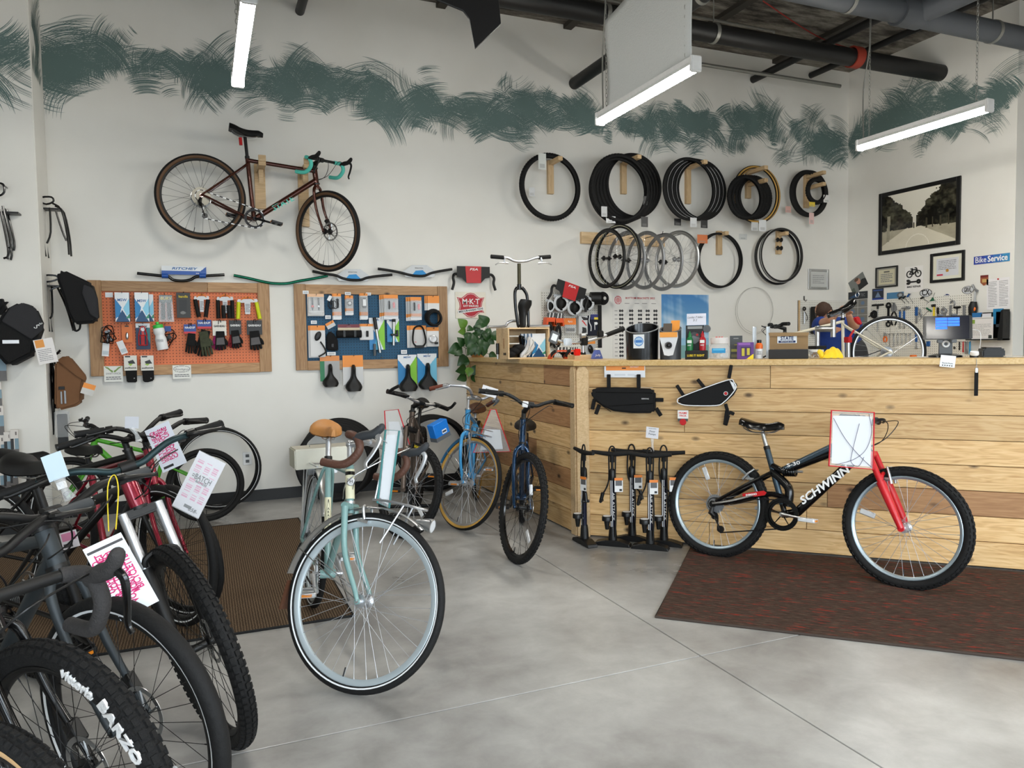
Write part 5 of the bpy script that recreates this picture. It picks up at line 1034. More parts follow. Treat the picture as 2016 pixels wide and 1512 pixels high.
for lb,px,cx in (('black riser handlebar on a pale card touching the hung front wheel',[(615,534),(640,539),(660,542),(675,548),(690,551),(710,551),(722,547),(740,544),(772,541)],693),('black riser handlebar on a pale card next to the red carded drop bar',[(744,529),(770,533),(790,537),(805,541),(818,543),(835,543),(848,538),(865,534),(890,530)],824)):
    o,c=flat_bar(lb,px,'black_matte');yy_=px[4][1]
    poly=[(-26,2),(-32,-8),(-13,-21),(16,-21),(34,-8),(30,3)];P=[bw(cx+x,yy_+y,.044)-c for x,y in poly];B().prism([(p[0],p[2]) for p in P],.003,Mx(None,(0,-.0,0))).build('bar_card',mat('card_grey',(206,210,214),.5),o,smooth=False)
    P=[bw(cx+x,yy_+y,.046)-c for x,y in ((-14,0),(-6,-10),(8,-11),(17,-2))];B().prism([(p[0],p[2]) for p in P],.002,Mx(None,(0,-.002,0))).build('card_panel',mat('panel_blue',(36,140,206),.5),o,smooth=False)
    text('SENSATION',.018,'text_black',o,bw(cx+1,yy_-15,.05)-c,width=.08)
def drop_display(name,label,center,th,tilt=0,half=(.4,.8)):
    o=thing(name,label,'handlebar',center,th)
    b=B();M_=Ry(tilt)
    for sg in (-1,1):b.tube(smoothpts([(0,-.05,0),(sg*.15,-.05,0),(sg*.195,-.055,-.005),(sg*.212,-.07,-.04),(sg*.205,-.07,-.09),(sg*.225,-.07,-.155)],4),.0135,10)
    b.build('drop_bar','black_matte',o,M=Mx(M_),fix=False);poly=[(-.17,.075),(.17,.075),(.17,-.03),(.12,-.04),(.075,-.085),(-.075,-.085),(-.12,-.04),(-.17,-.03)]
    B().prism(poly,.004,Mx(M_,(0,-.066,0))).build('bar_card','black_matte',o,smooth=False)
    r_=B().prism([(-.085,.076),(.08,.076),(.075,-.086),(-.075,-.086)],.005,Mx(M_,(0,-.069,0))).build('card_panel','red_plastic',o,smooth=False);text('FSA',.03,'text_white',o,M_@np.array([0,-.072,.045]),bold=.02,shear=.2,width=.085,R=M_)
    return o
drop_display('drop_handlebar','black drop handlebar on a red carded display hung level on the wall',bw(928,541,0),0)
# railway sign
c,w,h,_=rect('bw',896,575,956,627);sg_=thing('wall_sign','cream square sign with a red railroad crest','sign',c)
B().box((0,-.004,0),(w,.008,h)).build('sign_board',mat('cream_sign',(228,222,208),.5),sg_,bevel=.002)
cr=[(-.45,.30),(-.30,.28),(-.22,.34),(-.12,.44),(0,.47),(.12,.44),(.22,.34),(.30,.28),(.45,.30),(.38,.1),(.36,-.05),(.40,-.2),(.44,-.28),(.30,-.28),(.22,-.34),(.12,-.44),(0,-.47),(-.12,-.44),(-.22,-.34),(-.30,-.28),(-.44,-.28),(-.40,-.2),(-.36,-.05),(-.38,.1)]
mat('crest_red',(176,26,42),.5)
for k_,(s_,m_,y_) in enumerate(((1.0,'crest_red',-.0095),(.93,'text_white',-.0105),(.90,'crest_red',-.0115))):B().prism([(x*w*s_,z*h*s_) for x,z in cr],.002,Mx(None,(0,y_,0))).build('crest',m_,sg_,smooth=False)
text('M·K·T',.072,'text_white',sg_,(0,-.0125,h*.13),bold=.015,width=w*.56);text('KATY RAILROAD',.026,'text_white',sg_,(0,-.0125,-h*.03),bold=.02,width=w*.5)
bn=B().box((0,0,0),(w*.86,.003,h*.12)).build('banner','text_white',sg_,M=Mx(Ry(rad(-8)),(0,-.0135,-h*.19)));text('MISSOURI-KANSAS-TEXAS',.026,'text_black',bn,(0,-.002,0),bold=.03,width=w*.8)

# ---- tyres on wooden wall brackets
def bracket(label,b,arm_px,arm=.16):
    c,w,h,_=rect('bw',*bx_(C7,b));o=thing('tyre_bracket',label,'bracket',c,0,'wooden tyre brackets');B().box((0,0,0),(h,.038,.064)).build('back_board','stud_wood',o,smooth=False,bevel=.002,M=Mx(Ry(PI/2),(0,-.019,0)))
    for z in arm_px:zz_=bw(*(C7[0]+b[0]/C7[2],C7[1]+z/C7[2]))[2]-c[2];B().box((0,0,0),(arm,.05,.04)).build('arm','stud_wood',o,smooth=False,bevel=.002,M=Mx(Rz(PI/2),(0.0,-arm/2-.038,zz_)))
    return o
bracket('wooden bracket holding a single fat tyre',(215,110,270,305),(125,),.22);bracket('wooden bracket holding a thick bundle of tyres',(642,125,695,305),(125,),.3);bracket('tall wooden bracket holding tyres with reflective lines',(1018,150,1070,362),(152,),.3);bracket('double armed wooden bracket holding tan rimmed tyres',(1372,165,1418,330),(180,252),.28);bracket('double armed wooden bracket holding the smallest tyres',(1712,190,1758,385),(205,270),.26);bracket('wooden bracket holding two road tyres',(1200,520,1252,658),(540,),.12);bracket('wooden bracket holding two loose rims',(1548,520,1598,655),(540,),.12)
_TY={}
def tyre(label,cpx,R_,r_,d,m='black_rubber',knob=0,wall=None,stripe=None,grp='tyres hung on wall brackets',tilt=0,name='replacement_tyre',yaw=0):
    """loose tyre hanging parallel to the wall; cpx = picture centre, d = distance from the wall"""
    key=(R_,r_,m,knob,wall,stripe)
    if key not in _TY:
        prof=[(R_-r_+r_*math.cos(t),r_*.8*math.sin(t)) for t in np.linspace(-PI*.72,PI*.72,11)];prof += [(p[0]-.0025 if abs(p[1])<r_*.5 else p[0],p[1]*.86) for p in prof[::-1]];b=B().lathe(prof,56,(0,0,0),'y')
        for i in range(knob):
            for j,t in enumerate((-.7,0,.7)):a=2*PI*(i+.5*(j % 2))/knob;b.box(Ry(-a)@np.array([R_-r_+(r_+.001)*math.cos(t),(r_+.001)*.8*math.sin(t),0]),(.006,r_*.4,.55*2*PI*R_/knob),Ry(-a)@Rz(t))
        me=b.mesh('tyre');me.materials.append(K(m));ex=[]
        for nm,mm,t0,t1 in (('sidewall',wall,.34,.7),('reflective_stripe',stripe,.55,.6)):
            if mm:
                w_=B().lathe([(R_-r_+(r_+.001)*math.cos(t),-(r_*.8+.001)*math.sin(t)) for t in np.linspace(PI*t0,PI*t1,5)],56,(0,0,0),'y').mesh(nm);w_.materials.append(K(mm));ex.append((nm,w_))
        _TY[key]=(me,ex)
    me,ex=_TY[key];o=thing(name,label,'tyre',bw(*cpx,d) if not isinstance(cpx,np.ndarray) else cpx,yaw,grp,tilt);link('casing',me,None,o)
    for nm,q in ex:link(nm,q,None,o)
    return o
def c7(x,y):return (C7[0]+x/C7[2],C7[1]+y/C7[2])
def rad7(h,d=.1):return h/C7[2]/2*8.4/FPX
tyre('single fat black tyre with a green price tag',c7(247,262),.335,.028,.13,knob=70)
for i in range(7):
    lb='front tyre of the thick bundle, tilted away from the rest' if i == 6 else 'black tyre within the thick bundle on its bracket'
    tyre(lb,c7(735-18*i if i<6 else 655,255+6*i if i<6 else 268),.345,.02,.07+.038*i,grp='tyres in the thick bundle',knob=60 if i == 6 else 0)
for i in range(7):
    tyre('black tyre with thin reflective lines on the tall bracket' if i in (1,3,5) else 'plain black tyre on the tall bracket',c7(1130-12*i,280-1*i),.335,.019,.07+.036*i,stripe='reflect' if i in (1,3,5) else None,grp='tyres on the tall bracket')
for i in range(3):tyre('slim tyre with a tan inner rim on the double armed bracket' if i != 1 else 'slim black tyre between the tan rimmed ones',c7(1460-8*i,305),.325,.016,.07+.035*i,wall='gum_wall' if i != 1 else None,grp='tan rimmed tyres')
for i in range(4):tyre('small knobby tyre on the lower arm in front of tan rimmed tyres',c7(1440-18*i,322),.245,.024,.10+.045*i,knob=50,grp='small knobby tyres')
for i in range(2):tyre('small black tyre with pink and white bands on the corner bracket',c7(1765-14*i,300),.275,.026,.08+.05*i,grp='small tyres near the corner')
tyre('tiniest scooter tyre hung in front of the small tyres near the corner',c7(1800,285),.155,.028,.2,knob=30)
for i in range(2):tyre('folding road tyre with lettered sidewall on the low bracket',c7(1242-12*i,688+2*i),.31,.014,.06+.035*i,grp='road tyres on the low bracket')
for dd,(x,y,w_,h_),lb,m in ((0.165,(200,112,45,95),'white tag with green fringe hanging on the single fat tyre',(226,230,226)),(0.12,(140,290,34,50),'clear price tag stuck in the single fat tyre',(220,222,224)),(0.33,(562,405,34,60),'crumpled silver tag on the tilted front tyre',(200,202,204)),(0.3,(600,452,55,40),'crumpled white tag below the thick bundle',(220,222,224)),(0.28,(797,465,40,60),'black and white tag at the bottom of the thick bundle',(40,40,42)),(0.31,(802,340,24,50),'small black and white tag inside the thick bundle',(50,50,52)),(0.3,(1083,468,38,55),'crumpled silver tag below the tall bracket tyres',(210,212,214)),(0.24,(1145,478,40,46),'black tag with white code below the tall bracket tyres',(34,34,36)),(0.22,(990,466,40,40),'black folded tag below the tall bracket tyres',(30,30,32)),(0.16,(1486,486,42,66),'white printed tag below the tan rimmed tyres',(226,228,230)),(0.16,(1440,492,40,50),'pale tag behind the printed one below the tan rimmed tyres',(206,208,208)),(0.003,(1372,552,46,34),'small clear tag stuck on the wall below the tan rimmed tyres',(208,210,208)),(0.15,(1772,445,28,66),'pink printed band around the small tyres near the corner',(224,190,186)),(0.1,(1636,392,32,36),'pink sticker on the rim of the small tyres near the corner',(214,170,160)),(0.22,(1860,330,36,44),'white tag on the tiniest scooter tyre',(230,230,228)),(0.23,(1775,362,34,26),'yellow edged tag on the tiniest scooter tyre',(216,190,60)),(0.115,(1135,565,60,50),'orange and white tag on the low road tyres',(214,120,70))):
    card('price_tag',lb,'tag',C7,(x-w_/2,y-h_/2,x+w_/2,y+h_/2),(lambda m_:lambda X,Z,C:(C.__setitem__(slice(None),m_),blk(X,Z,C,.2,.1,.8,.35,tuple(min(255,v*.6+60) for v in m_))))(m),dd,.001)
# ---- wheels hung from a board
c,w,h,_=rect('bw',*bx_(C7,(420,540,905,600)));o=thing('wheel_rail','long pale board on the wall carrying wheel hooks','rail',c);B().box((0,-.019,0),(w,.038,.12)).build('board','stud_wood',o,smooth=False,bevel=.002)
for x in (540,630,710,800,915):p=bw(*c7(x,560),.038)-c;B().tube([p,p+[0,-.33,0],p+[0,-.34,.025]],.004,6).build('wheel_hook','black_plastic',o,fix=False)
for i,(x,y,hw,hh,rm,spm,lb,hm) in enumerate((
    (575,678,105,165,'black_matte','steel','black rimmed wheel hung at the open end of the wheel rail','black_plastic'),(640,668,125,185,'black_gloss','steel','black wheel with a pale yellow tyre edge on the rail','black_plastic'),(690,690,95,160,'alu_matte','steel','dull grey rimmed wheel hung behind the yellow edged one','black_plastic'),(800,690,80,165,'alu_matte','steel','narrow looking grey rimmed wheel with a black tag','chrome'),(905,700,85,180,'alu_matte','steel','grey rimmed wheel with a black rear hub','black_plastic'),(985,684,95,180,'alu','steel','bright silver rimmed wheel at the end of the wheel rail','chrome'))):
    s_=dict(D0,R=.30 if i != 1 else .325,rt=.012,rim=rm,spoke=spm,hubm=hm,rimd=.018,tyre='black_rubber' if i == 1 else rm,stripe='cream_panel' if i == 1 else None,ns=28);q=thing('built_wheel',lb,'wheel',bw(*c7(x,y),.345),rad(98 if i not in (1,5) else 104),'wheels hung on the rail');wheel(q,(0,0,0),s_,None,True,'all' if False else 'each',name='rim')
mat('rim_black',(24,24,26),.25)
for i,(x,y,R_,m,lb) in enumerate(((1572,670,.325,'rim_black','black loose rim on the wooden bracket'),(1596,660,.315,'alu','silver edged loose rim in front of the black one'))):
    q=thing('loose_rim',lb,'rim',bw(*c7(x,y),.08+.05*i),0,'loose rims');B().lathe([(R_,-.012),(R_,.012),(R_-.008,.008),(R_-.024,.009),(R_-.026,-.009),(R_-.008,-.008),(R_,-.012)],56,(0,0,0),'y').build('hoop',m if i == 0 else 'rim_black',q,fix=False)
    if i:B().lathe([(R_-.001,-.0125),(R_+.003,-.0125),(R_+.003,-.008),(R_-.001,-.008)],56,(0,0,0),'y').build('silver_edge','alu',q,fix=False)
for j,(x,y) in enumerate(((1585,570),(1585,618))):
    q=thing('wheel_hub',('upper','lower')[j]+' black hub resting on the rim bracket','hub',bw(*c7(x,y),.07));B().lathe([(0,-.05),(.008,-.05),(.01,-.035),(.026,-.03),(.026,-.025),(.014,-.02),(.014,.02),(.026,.025),(.026,.03),(.01,.035),(0,.05)],16,(0,0,0),'x').build('shell','black_plastic',q,fix=False);B().tube([(-.045,0,0),(-.055,0,-.02)],.004,6).build('skewer','steel',q)
# faint wire hoop on the wall
q=thing('wire_hoop','large loop of thin wire leaning on the wall behind the counter','wire',bw(1485,612,.03));B().torus(.27,.0016,n=48,k=5).torus(.262,.0016,(.006,-.01,.01),48,5).build('wire','conduit',q,fix=False)
# ---- tyres standing on the floor against the back wall
def leaning(label,cx,bottom,R_,r_,d,grp,stripe=None,off=0):
    p=bw(cx,900,d);th=-rad(9);return tyre(label,np.array([p[0],YB-d-R_*math.sin(-th)*1.0+.0,R_*math.cos(th)+.002]),R_,r_,0,stripe=stripe,grp=grp,tilt=th)
leaning('black tyre leaning on the back wall behind the row of bicycles',424,1003,.35,.018,.08,'tyres leaning on the wall');leaning('black tyre with a white reflective line leaning on the back wall',430,1003,.345,.019,.13,'tyres leaning on the wall','white_stripe')
for i in range(5):leaning('thick black tyre in the stack leaning behind the teal bicycle',668-3*i,985,.36-.006*i,.024,.07+.05*i,'tyres behind the teal bicycle')
for i in range(3):leaning('thick black tyre leaning behind the grey brown mountain bicycle',848+4*i,985,.355,.026,.07+.055*i,'tyres behind the mountain bicycle')
# ================================================================ counter front: pumps and bags
D1=(1160,700,6.3);D2=(1120,860,6.3);D3=(1050,560,9.447);D4=(880,580,8.4)
def pk(k,x,y):return (k[0]+x/k[2],k[1]+y/k[2])
def atd(x,y,Z):return CAM+ray(x,y)*Z
mat('pump_navy',(14,18,40),.3,.3)
def floor_pump(label,base_px,top_px,turn,hose,letters=None,tagx=.05,gauge=-1):
    p=fl(*base_px);o=thing('floor_pump',label,'pump',p,TH_CB+turn,'floor pumps at the counter');H=float(onp(*top_px,p,CN)[2])
    B().prism([(-.125,0),(.125,0),(.115,.022),(.045,.04),(-.045,.04),(-.115,.022)],.075,Mx(None,(0,-.037,0))).build('foot','black_plastic',o,smooth=False,bevel=.004)
    B().lathe([(.03,.035),(.026,.1),(.022,.13)],16).build('base_socket','black_plastic',o,fix=False);ba=B().cyl((0,0,.1),(0,0,H*.72),.0175,16).build('barrel','pump_navy',o)
    B().box((-.006,-.0172,H*.42),(.004,.002,H*.56)).box((.004,-.0176,H*.42),(.003,.002,H*.56)).build('barrel_stripe','text_white',ba)
    B().lathe([(.022,H*.7),(.023,H*.72),(.021,H*.8),(.012,H*.82)],16).cyl((0,0,H*.8),(0,0,H-.02),.009).build('shaft_cap','black_plastic',o);B().tube([(-.14,0,H-.004),(-.06,0,H-.012),(0,0,H-.016),(.06,0,H-.012),(.14,0,H-.004)],[.012,.015,.017,.015,.012],10).cyl((0,0,H-.07),(0,0,H-.01),.016).build('handle','black_rubber',o)
    g_=B().lathe([(0,.115),(.012,.115),(.02,.17),(.034,.175),(.034,.2),(.03,.205),(0,.205)],20,(gauge*.03,-.035,0)).build('gauge','black_plastic',o,fix=False);B().lathe([(0,.206),(.027,.206)],20,(gauge*.03,-.035,0)).build('gauge_glass','white_plastic',g_,fix=False)
    hz=H*.55;B().tube(smoothpts([(gauge*-.02,-.02,.06),(.03,-.03,H*.35),(.022,-.012,H*.7),(.02,-.0,H+.012),(-.02,.0,H+.012),(-.022,-.01,H*.7),(hose*.06,-.02,hz)],6),.0055,6).build('hose','black_rubber',o,fix=False)
    B().tube([(hose*.06,-.02,hz+.01),(hose*.075,-.022,hz-.05)],.012,10).cyl((hose*.07,-.05,hz-.045),(hose*.07,.0,hz-.045),.01).build('pump_head','black_plastic',o)
    printed('price_tag',.055,.095,.001,lambda X,Z,C:(C.__setitem__(slice(None),(222,222,222)),blk(X,Z,C,0,.82,1,1,(228,130,50)),blk(X,Z,C,.08,.45,.92,.8,(90,90,92)),blk(X,Z,C,.6,.06,.9,.22,(40,40,42))),o,(tagx,-.03,H*.66),.003,R=Rz(rad(20 if tagx>0 else -20)))
    if letters:text(letters,.046,'text_white',o,(0,-.019,H*.34),R=Ry(PI/2),bold=.03,width=H*.36)
    else:text('AIR ATTACK',.022,'text_white',o,(.011,-.0165,H*.42),R=Ry(PI/2),width=H*.3)
floor_pump('black floor pump lettered AIR FORCE beside the corner post',pk(D2,195,1325),pk(D2,170,165),rad(-48),1,'AIR FORCE')
floor_pump('black floor pump next to the AIR FORCE pump',pk(D2,545,1345),pk(D2,530,185),0,-1);floor_pump('black floor pump set back between two others against the planks',pk(D2,785,1285),pk(D2,768,160),0,1)
floor_pump('black floor pump standing in front with a large facing price tag',pk(D2,1010,1390),pk(D2,990,205),0,-1,tagx=.03);floor_pump('black floor pump nearest the knobby rear tyre',pk(D2,1180,1345),pk(D2,1175,175),0,1,tagx=.07)
o,w,h=item('sign_holder','small white card in a clear clip standing on the pump handles','sign',D2,(950,-110,1120,185),.14,'cb')
pr=printed('card',.082,.075,.001,(228,228,234),o,(0,0,h*.30),R=Rx(.1)@Ry(rad(5)));text('Floor\nPumps',.018,'text_grey',pr,(0,-.002,0));B().tube([(0,0,h*.05),(-.0,0,-h*.2),(0,0,-h*.48)],[.012,.007,.012],8).build('clip','clear_plastic',o);line_text(1,.05,.006,'text_grey',pr,(0,-.002,.028),2)
# bags hung on the planks
o,w,h=item('frame_bag','long black frame bag hanging from an orange and white card','bag',D1,(40,120,930,745),.004,'cb')
def q1(px,py,k,box):c=((box[0]+box[2])/2,(box[1]+box[3])/2);return ((px-c[0])/(box[2]-box[0])*w,-(py-c[1])/(box[3]-box[1])*h)
BX=(40,120,930,745);P_=[q1(*p,D1,BX) for p in ((40,440),(90,400),(350,390),(790,405),(835,440),(835,660),(800,700),(560,705),(330,685),(180,620),(60,520))]
bg=B().prism(P_,.055,Mx(None,(0,-.06,0))).build('body','fabric_black',o,bevel=.012)
for a,c in (((110,450),(810,455)),((110,560),(300,690)),((270,620),(820,580))):a_,c_=q1(*a,D1,BX),q1(*c,D1,BX);B().tube([(a_[0],-.061,a_[1]),(c_[0],-.061,c_[1])],.0022,6).build('zip','black_gloss',bg)
x0,z0=q1(200,120,D1,BX);x1,z1=q1(705,270,D1,BX);pr=printed('header_card',x1-x0,z0-z1,.004,lambda X,Z,C:(C.__setitem__(slice(None),(226,230,236)),blk(X,Z,C,.04,.55,.98,.97,(238,150,76)),blk(X,Z,C,.44,.72,.54,.82,(50,30,20)),blk(X,Z,C,.25,.12,.52,.3,(206,212,220)),blk(X,Z,C,.58,.12,.74,.3,(206,212,220))),o,((x0+x1)/2,-.01,(z0+z1)/2));text('ZEITGEIST',.012,'text_white',pr,((x1-x0)*.24,-.005,(z0-z1)*.36),width=.06)
for a,c in (((262,230),(262,400)),((632,230),(632,400)),((80,540),(50,670)),((140,610),(95,730)),((840,640),(900,735)),((835,540),(930,540))):a_,c_=q1(*a,D1,BX),q1(*c,D1,BX);v=np.array(c_)-a_;B().box((0,0,0),(np.linalg.norm(v),.012,.026)).build('strap','fabric_black',o,bevel=.003,M=Mx(Ry(-math.atan2(v[1],v[0])),((a_[0]+c_[0])/2,-.03,(a_[1]+c_[1])/2)))
xz=q1(720,525,D1,BX);text('SERFAS',.012,'text_white',bg,(xz[0],-.0615,xz[1]),width=.05)
BX=(1070,105,1855,870);o,w,h=item('frame_bag','wedge shaped black frame bag with white piping and dangling tag','bag',D1,BX,.004,'cb')
OUT=[(1105,555),(1150,500),(1500,365),(1760,285),(1820,320),(1850,390),(1800,480),(1700,575),(1600,620),(1250,622),(1130,600)];P_=[q1(*p,D1,BX) for p in OUT]
bg=B().prism(P_,.05,Mx(None,(0,-.055,0))).build('body','fabric_black',o,bevel=.012);IN=[(1110,555),(1160,508),(1500,375),(1755,292),(1805,325),(1830,385),(1780,465),(1690,560),(1590,608),(1250,612),(1135,590)]
B().tube([(q[0],-.057,q[1]) for q in smoothpts([(*q1(*p,D1,BX),0) for p in IN],4,True)],.0035,6,closed=True).build('piping','white_plastic',bg);P2=[q1(*p,D1,BX) for p in ((1750,300),(1800,330),(1825,385),(1805,420))];B().prism(P2,.002,Mx(None,(0,-.0575,0))).build('reflective_patch','reflect',bg)
x,z=q1(1707,460,D1,BX);B().lathe([(.011,-.001),(.0135,-.001),(.0135,0),(.011,0)],20,(x,-.057,z),'y').build('logo_ring','text_white',bg,fix=False);B().lathe([(0,-.001),(.009,-.001)],20,(x,-.057,z),'y').build('logo_dot','red_plastic',bg,fix=False)
for a,c in (((1095,365),(1180,495)),((1355,290),(1440,395)),((1770,110),(1740,280)),((1700,590),(1735,730)),((1735,730),(1700,855)),((1720,640),(1690,850)),((1745,690),(1805,715))):a_,c_=q1(*a,D1,BX),q1(*c,D1,BX);v=np.array(c_)-a_;B().box((0,0,0),(np.linalg.norm(v),.01,.022)).build('strap','fabric_black',o,bevel=.003,M=Mx(Ry(-math.atan2(v[1],v[0])),((a_[0]+c_[0])/2,-.028,(a_[1]+c_[1])/2)))
x,z=q1(1173,730,D1,BX);tg=printed('hang_tag',.07,.055,.001,(230,230,228),o,(x,-.03,z),.003);text('FRAME\nPACK',.018,'clear_red',tg,(0,-.002,0),bold=.01);x,z=q1(1172,825,D1,BX);printed('tag_tail',.066,.022,.001,(70,70,72),o,(x,-.029,z+.016));B().lathe([(0,-.002),(.02,-.002),(.022,0)],20,(x,-.03,z),'y').build('tag_dot','red_plastic',o,fix=False)

# ================================================================ things on the counter top
def ctop(name,label,cat,k,b,s,group=None,rz=0):
    c,w,h,th=rect('cb',*bx_(k,b),-s);return thing(name,label,cat,(c[0],c[1],CTOP),th+rz,group),w,c[2]+h/2-CTOP
o,w,h=ctop('pipe_bin','wide black pipe section with slanted top and a white label','bin',C2,(250,365,560,720),.17)
def slant(o,w,h,m,mi,lowf=.72,wt=.012):
    n=32;a=np.arange(n)*2*PI/n;r=w/2;top=h*(lowf+(1-lowf)*(.5+.5*np.sin(a)));ri=r-wt;v=[]
    for rr_,zz_ in ((r*.96,np.zeros(n)),(r,top),(ri,top),(ri,np.full(n,.01))):v += [(rr_*math.cos(t),rr_*math.sin(t),z) for t,z in zip(a,zz_)]
    F=[(k_*n+i,k_*n+(i+1) % n,(k_+1)*n+(i+1) % n,(k_+1)*n+i) for k_ in range(3) for i in range(n)]+[tuple(3*n+i for i in range(n))]
    b=B().add(v,F).build('tube',m,o,ang=60);B().tube([(r*math.cos(t)*.985,r*math.sin(t)*.985,z) for t,z in zip(a,top)],.004,6,closed=True).build('rim',mi,o)
slant(o,w,h,'black_gloss','alu_matte');pr=printed('label',.075,.095,.001,lambda X,Z,C:(C.__setitem__(slice(None),(226,230,232)),ell(X,Z,C,.5,.5,.42,.34,(60,120,190)),ell(X,Z,C,.5,.5,.36,.28,(170,200,226)),blk(X,Z,C,.2,.42,.8,.58,(60,120,190))),o,(0,-w/2-.001,h*.5),.003)
o,w,h=ctop('pipe_bin','narrower dark grey tube with slanted top holding carded goods','bin',C2,(570,390,775,712),.16);slant(o,w,h,mat('bin_grey',(62,64,68),.4).name,'grey_plastic',.8)
B().prism([(-.06,.075),(.06,.075),(.062,.04),(.03,-.08),(.0,-.086),(-.03,-.08),(-.062,.04)],.003,Mx(Rx(-.05),(0,-w/2-.006,h*.48))).build('bell_card','white_paper',o,smooth=False);printed('card_header',.118,.035,.002,(238,160,70),o,(0,-w/2-.007,h*.48+.058),R=Rx(-.05));B().lathe([(0,-.03),(.012,-.028),(.024,-.01),(.024,0)],18,(0,-w/2-.006,h*.42),'y').build('bell','black_gloss',o)
for i,(x,z) in enumerate(((-.02,.0),(.03,.02))):printed('carded_item',.06,.12,.003,(232,150,60) if i else (90,80,70),o,(x,.02*i,h*.82+z),R=Rx(-.3))
o,w,h=ctop('lube_display','black lube display box with green and red bottles and a handwritten card','display box',C2,(812,272,1030,710),.15)
bh=h*.74;printed('back_panel',w*.8,bh,.006,lambda X,Z,C:(C.__setitem__(slice(None),(26,28,32)),blk(X,Z,C,.1,.9,.9,.98,(150,152,150)),ell(X,Z,C,.45,.68,.3,.12,(70,72,78)),tri(X,Z,C,[(.05,.55),(.4,.7),(.9,.6),(.5,.45)],(120,126,132)),ell(X,Z,C,.62,.72,.06,.03,(180,40,44))),o,(-w*.1,.03,bh/2),.003)
B().box((.0,-.012,.03),(w*.92,.09,.06)).build('tray','black_matte',o,bevel=.003);text('LUBE IT RIGHT',.02,'yellow_ink',o,(0,-.059,.026),bold=.03,width=w*.74)
for sg,m,lb in ((-1,mat('bottle_green',(16,110,56),.35).name,'DRY'),(1,mat('bottle_red',(170,20,34),.35).name,'WET')):
    bt=B().lathe([(0,.06),(.021,.06),(.022,.075),(.022,.135),(.014,.15),(.011,.153)],18,(sg*.042,-.03,0)).build('lube_bottle',m,o,fix=False);B().lathe([(.012,.15),(.012,.168),(.005,.18),(.003,.19),(0,.19)],14,(sg*.042,-.03,0)).build('bottle_cap',m,bt,fix=False);printed('bottle_label',.03,.02,.001,(220,224,222),bt,(sg*.042,-.0525,.12));text(lb,.012,'text_white',bt,(sg*.042,-.0535,.095),bold=.02)
hc=printed('handwritten_card',w*.84,h*.25,.001,(226,228,240),o,(-w*.03,.02,h*.87));text('Lucky 7 bike\n$ 2',.02,'text_grey',hc,(-.01,-.002,.004),shear=.3)
B().lathe([(0,-.004),(.024,-.004),(.026,0),(.024,.01)],18,(w*.42,.02,h*.66),'y').build('mirror','grey_plastic',o)
o,w,h=ctop('plastic_jar','clear plastic jar with a handwritten price on its lid','jar',C2,(1035,480,1240,708),.15);r=w/2
B().lathe([(0,.002),(r*.9,.002),(r*.96,.012),(r,h*.3),(r*.96,h*.5),(r*.78,h*.62),(r*.74,h*.72)],20).build('body','clear_plastic',o,fix=False);B().lathe([(r*.8,h*.64),(r*.84,h*.66),(r*.84,h*.86),(r*.8,h*.9),(0,h*.92)],24).build('lid',mat('lid_frost',(222,218,216),.4,alpha=.8).name,o,fix=False);text('$25',.035,'clear_red',o,(0,-r*.45,h*.925),R=Rx(-PI/2+.15))
printed('label',w*.62,h*.2,.002,lambda X,Z,C:(C.__setitem__(slice(None),(30,140,200)),blk(X,Z,C,.1,.6,.9,.9,(90,180,220))),o,(0,-r*.99,h*.36))
for i in range(7):B().box((0,0,0),(.03,.02,.026)).build('small_packet','white_plastic',o,M=Mx(Rz(i*1.3)@Rx(i*.7),(r*.5*math.cos(i*2.4),r*.4*math.sin(i*2.4),.025+.022*(i//4))))
o,w,h=ctop('parts_box','slim dark grey box with yellow arrows behind the purple one','box',C2,(1237,485,1352,705),.24);printed('carton',w,h,.035,lambda X,Z,C:(C.__setitem__(slice(None),(72,76,78)),blk(X,Z,C,.3,.86,.7,.9,(150,150,150)),tri(X,Z,C,[(.3,.6),(.9,.66),(.9,.58)],(200,190,40)),blk(X,Z,C,.1,.3,.6,.42,(170,170,80)),blk(X,Z,C,.1,.06,.8,.2,(120,120,90))),o,(0,0,h/2),.003,(66,70,72))
o,w,h=ctop('bulb_box','purple and yellow box with two small carded nozzles','box',C2,(1305,547,1460,710),.13);printed('carton',w,h,.04,lambda X,Z,C:(C.__setitem__(slice(None),(92,52,130)),blk(X,Z,C,.1,.84,.8,.96,(140,90,170)),blk(X,Z,C,.22,.15,.86,.72,(60,36,84)),tri(X,Z,C,[(.56,0),(1,.32),(1,0)],(240,214,30)),blk(X,Z,C,.28,.2,.46,.64,(190,180,60)),blk(X,Z,C,.6,.25,.76,.64,(190,180,60))),o,(0,0,h/2),.003,(72,38,110))
o,w,h=ctop('sealant_bottle','white labelled bottle with orange shoulder and black cap','bottle',C2,(1475,523,1545,702),.15);r=w/2;B().lathe([(0,.002),(r,.002),(r,h*.55),(r*.98,h*.6)],20).build('body','white_plastic',o,fix=False);B().lathe([(r*1.0,h*.52),(r*1.0,h*.72),(r*.7,h*.82),(r*.6,h*.84)],20).build('shoulder',mat('bottle_orange',(226,104,30),.4).name,o,fix=False);B().lathe([(r*.62,h*.82),(r*.64,h*.99),(0,h)],18).build('cap','black_plastic',o,fix=False);line_text(3,r*1.2,h*.2,'text_grey',o,(0,-r-.001,h*.32),3)
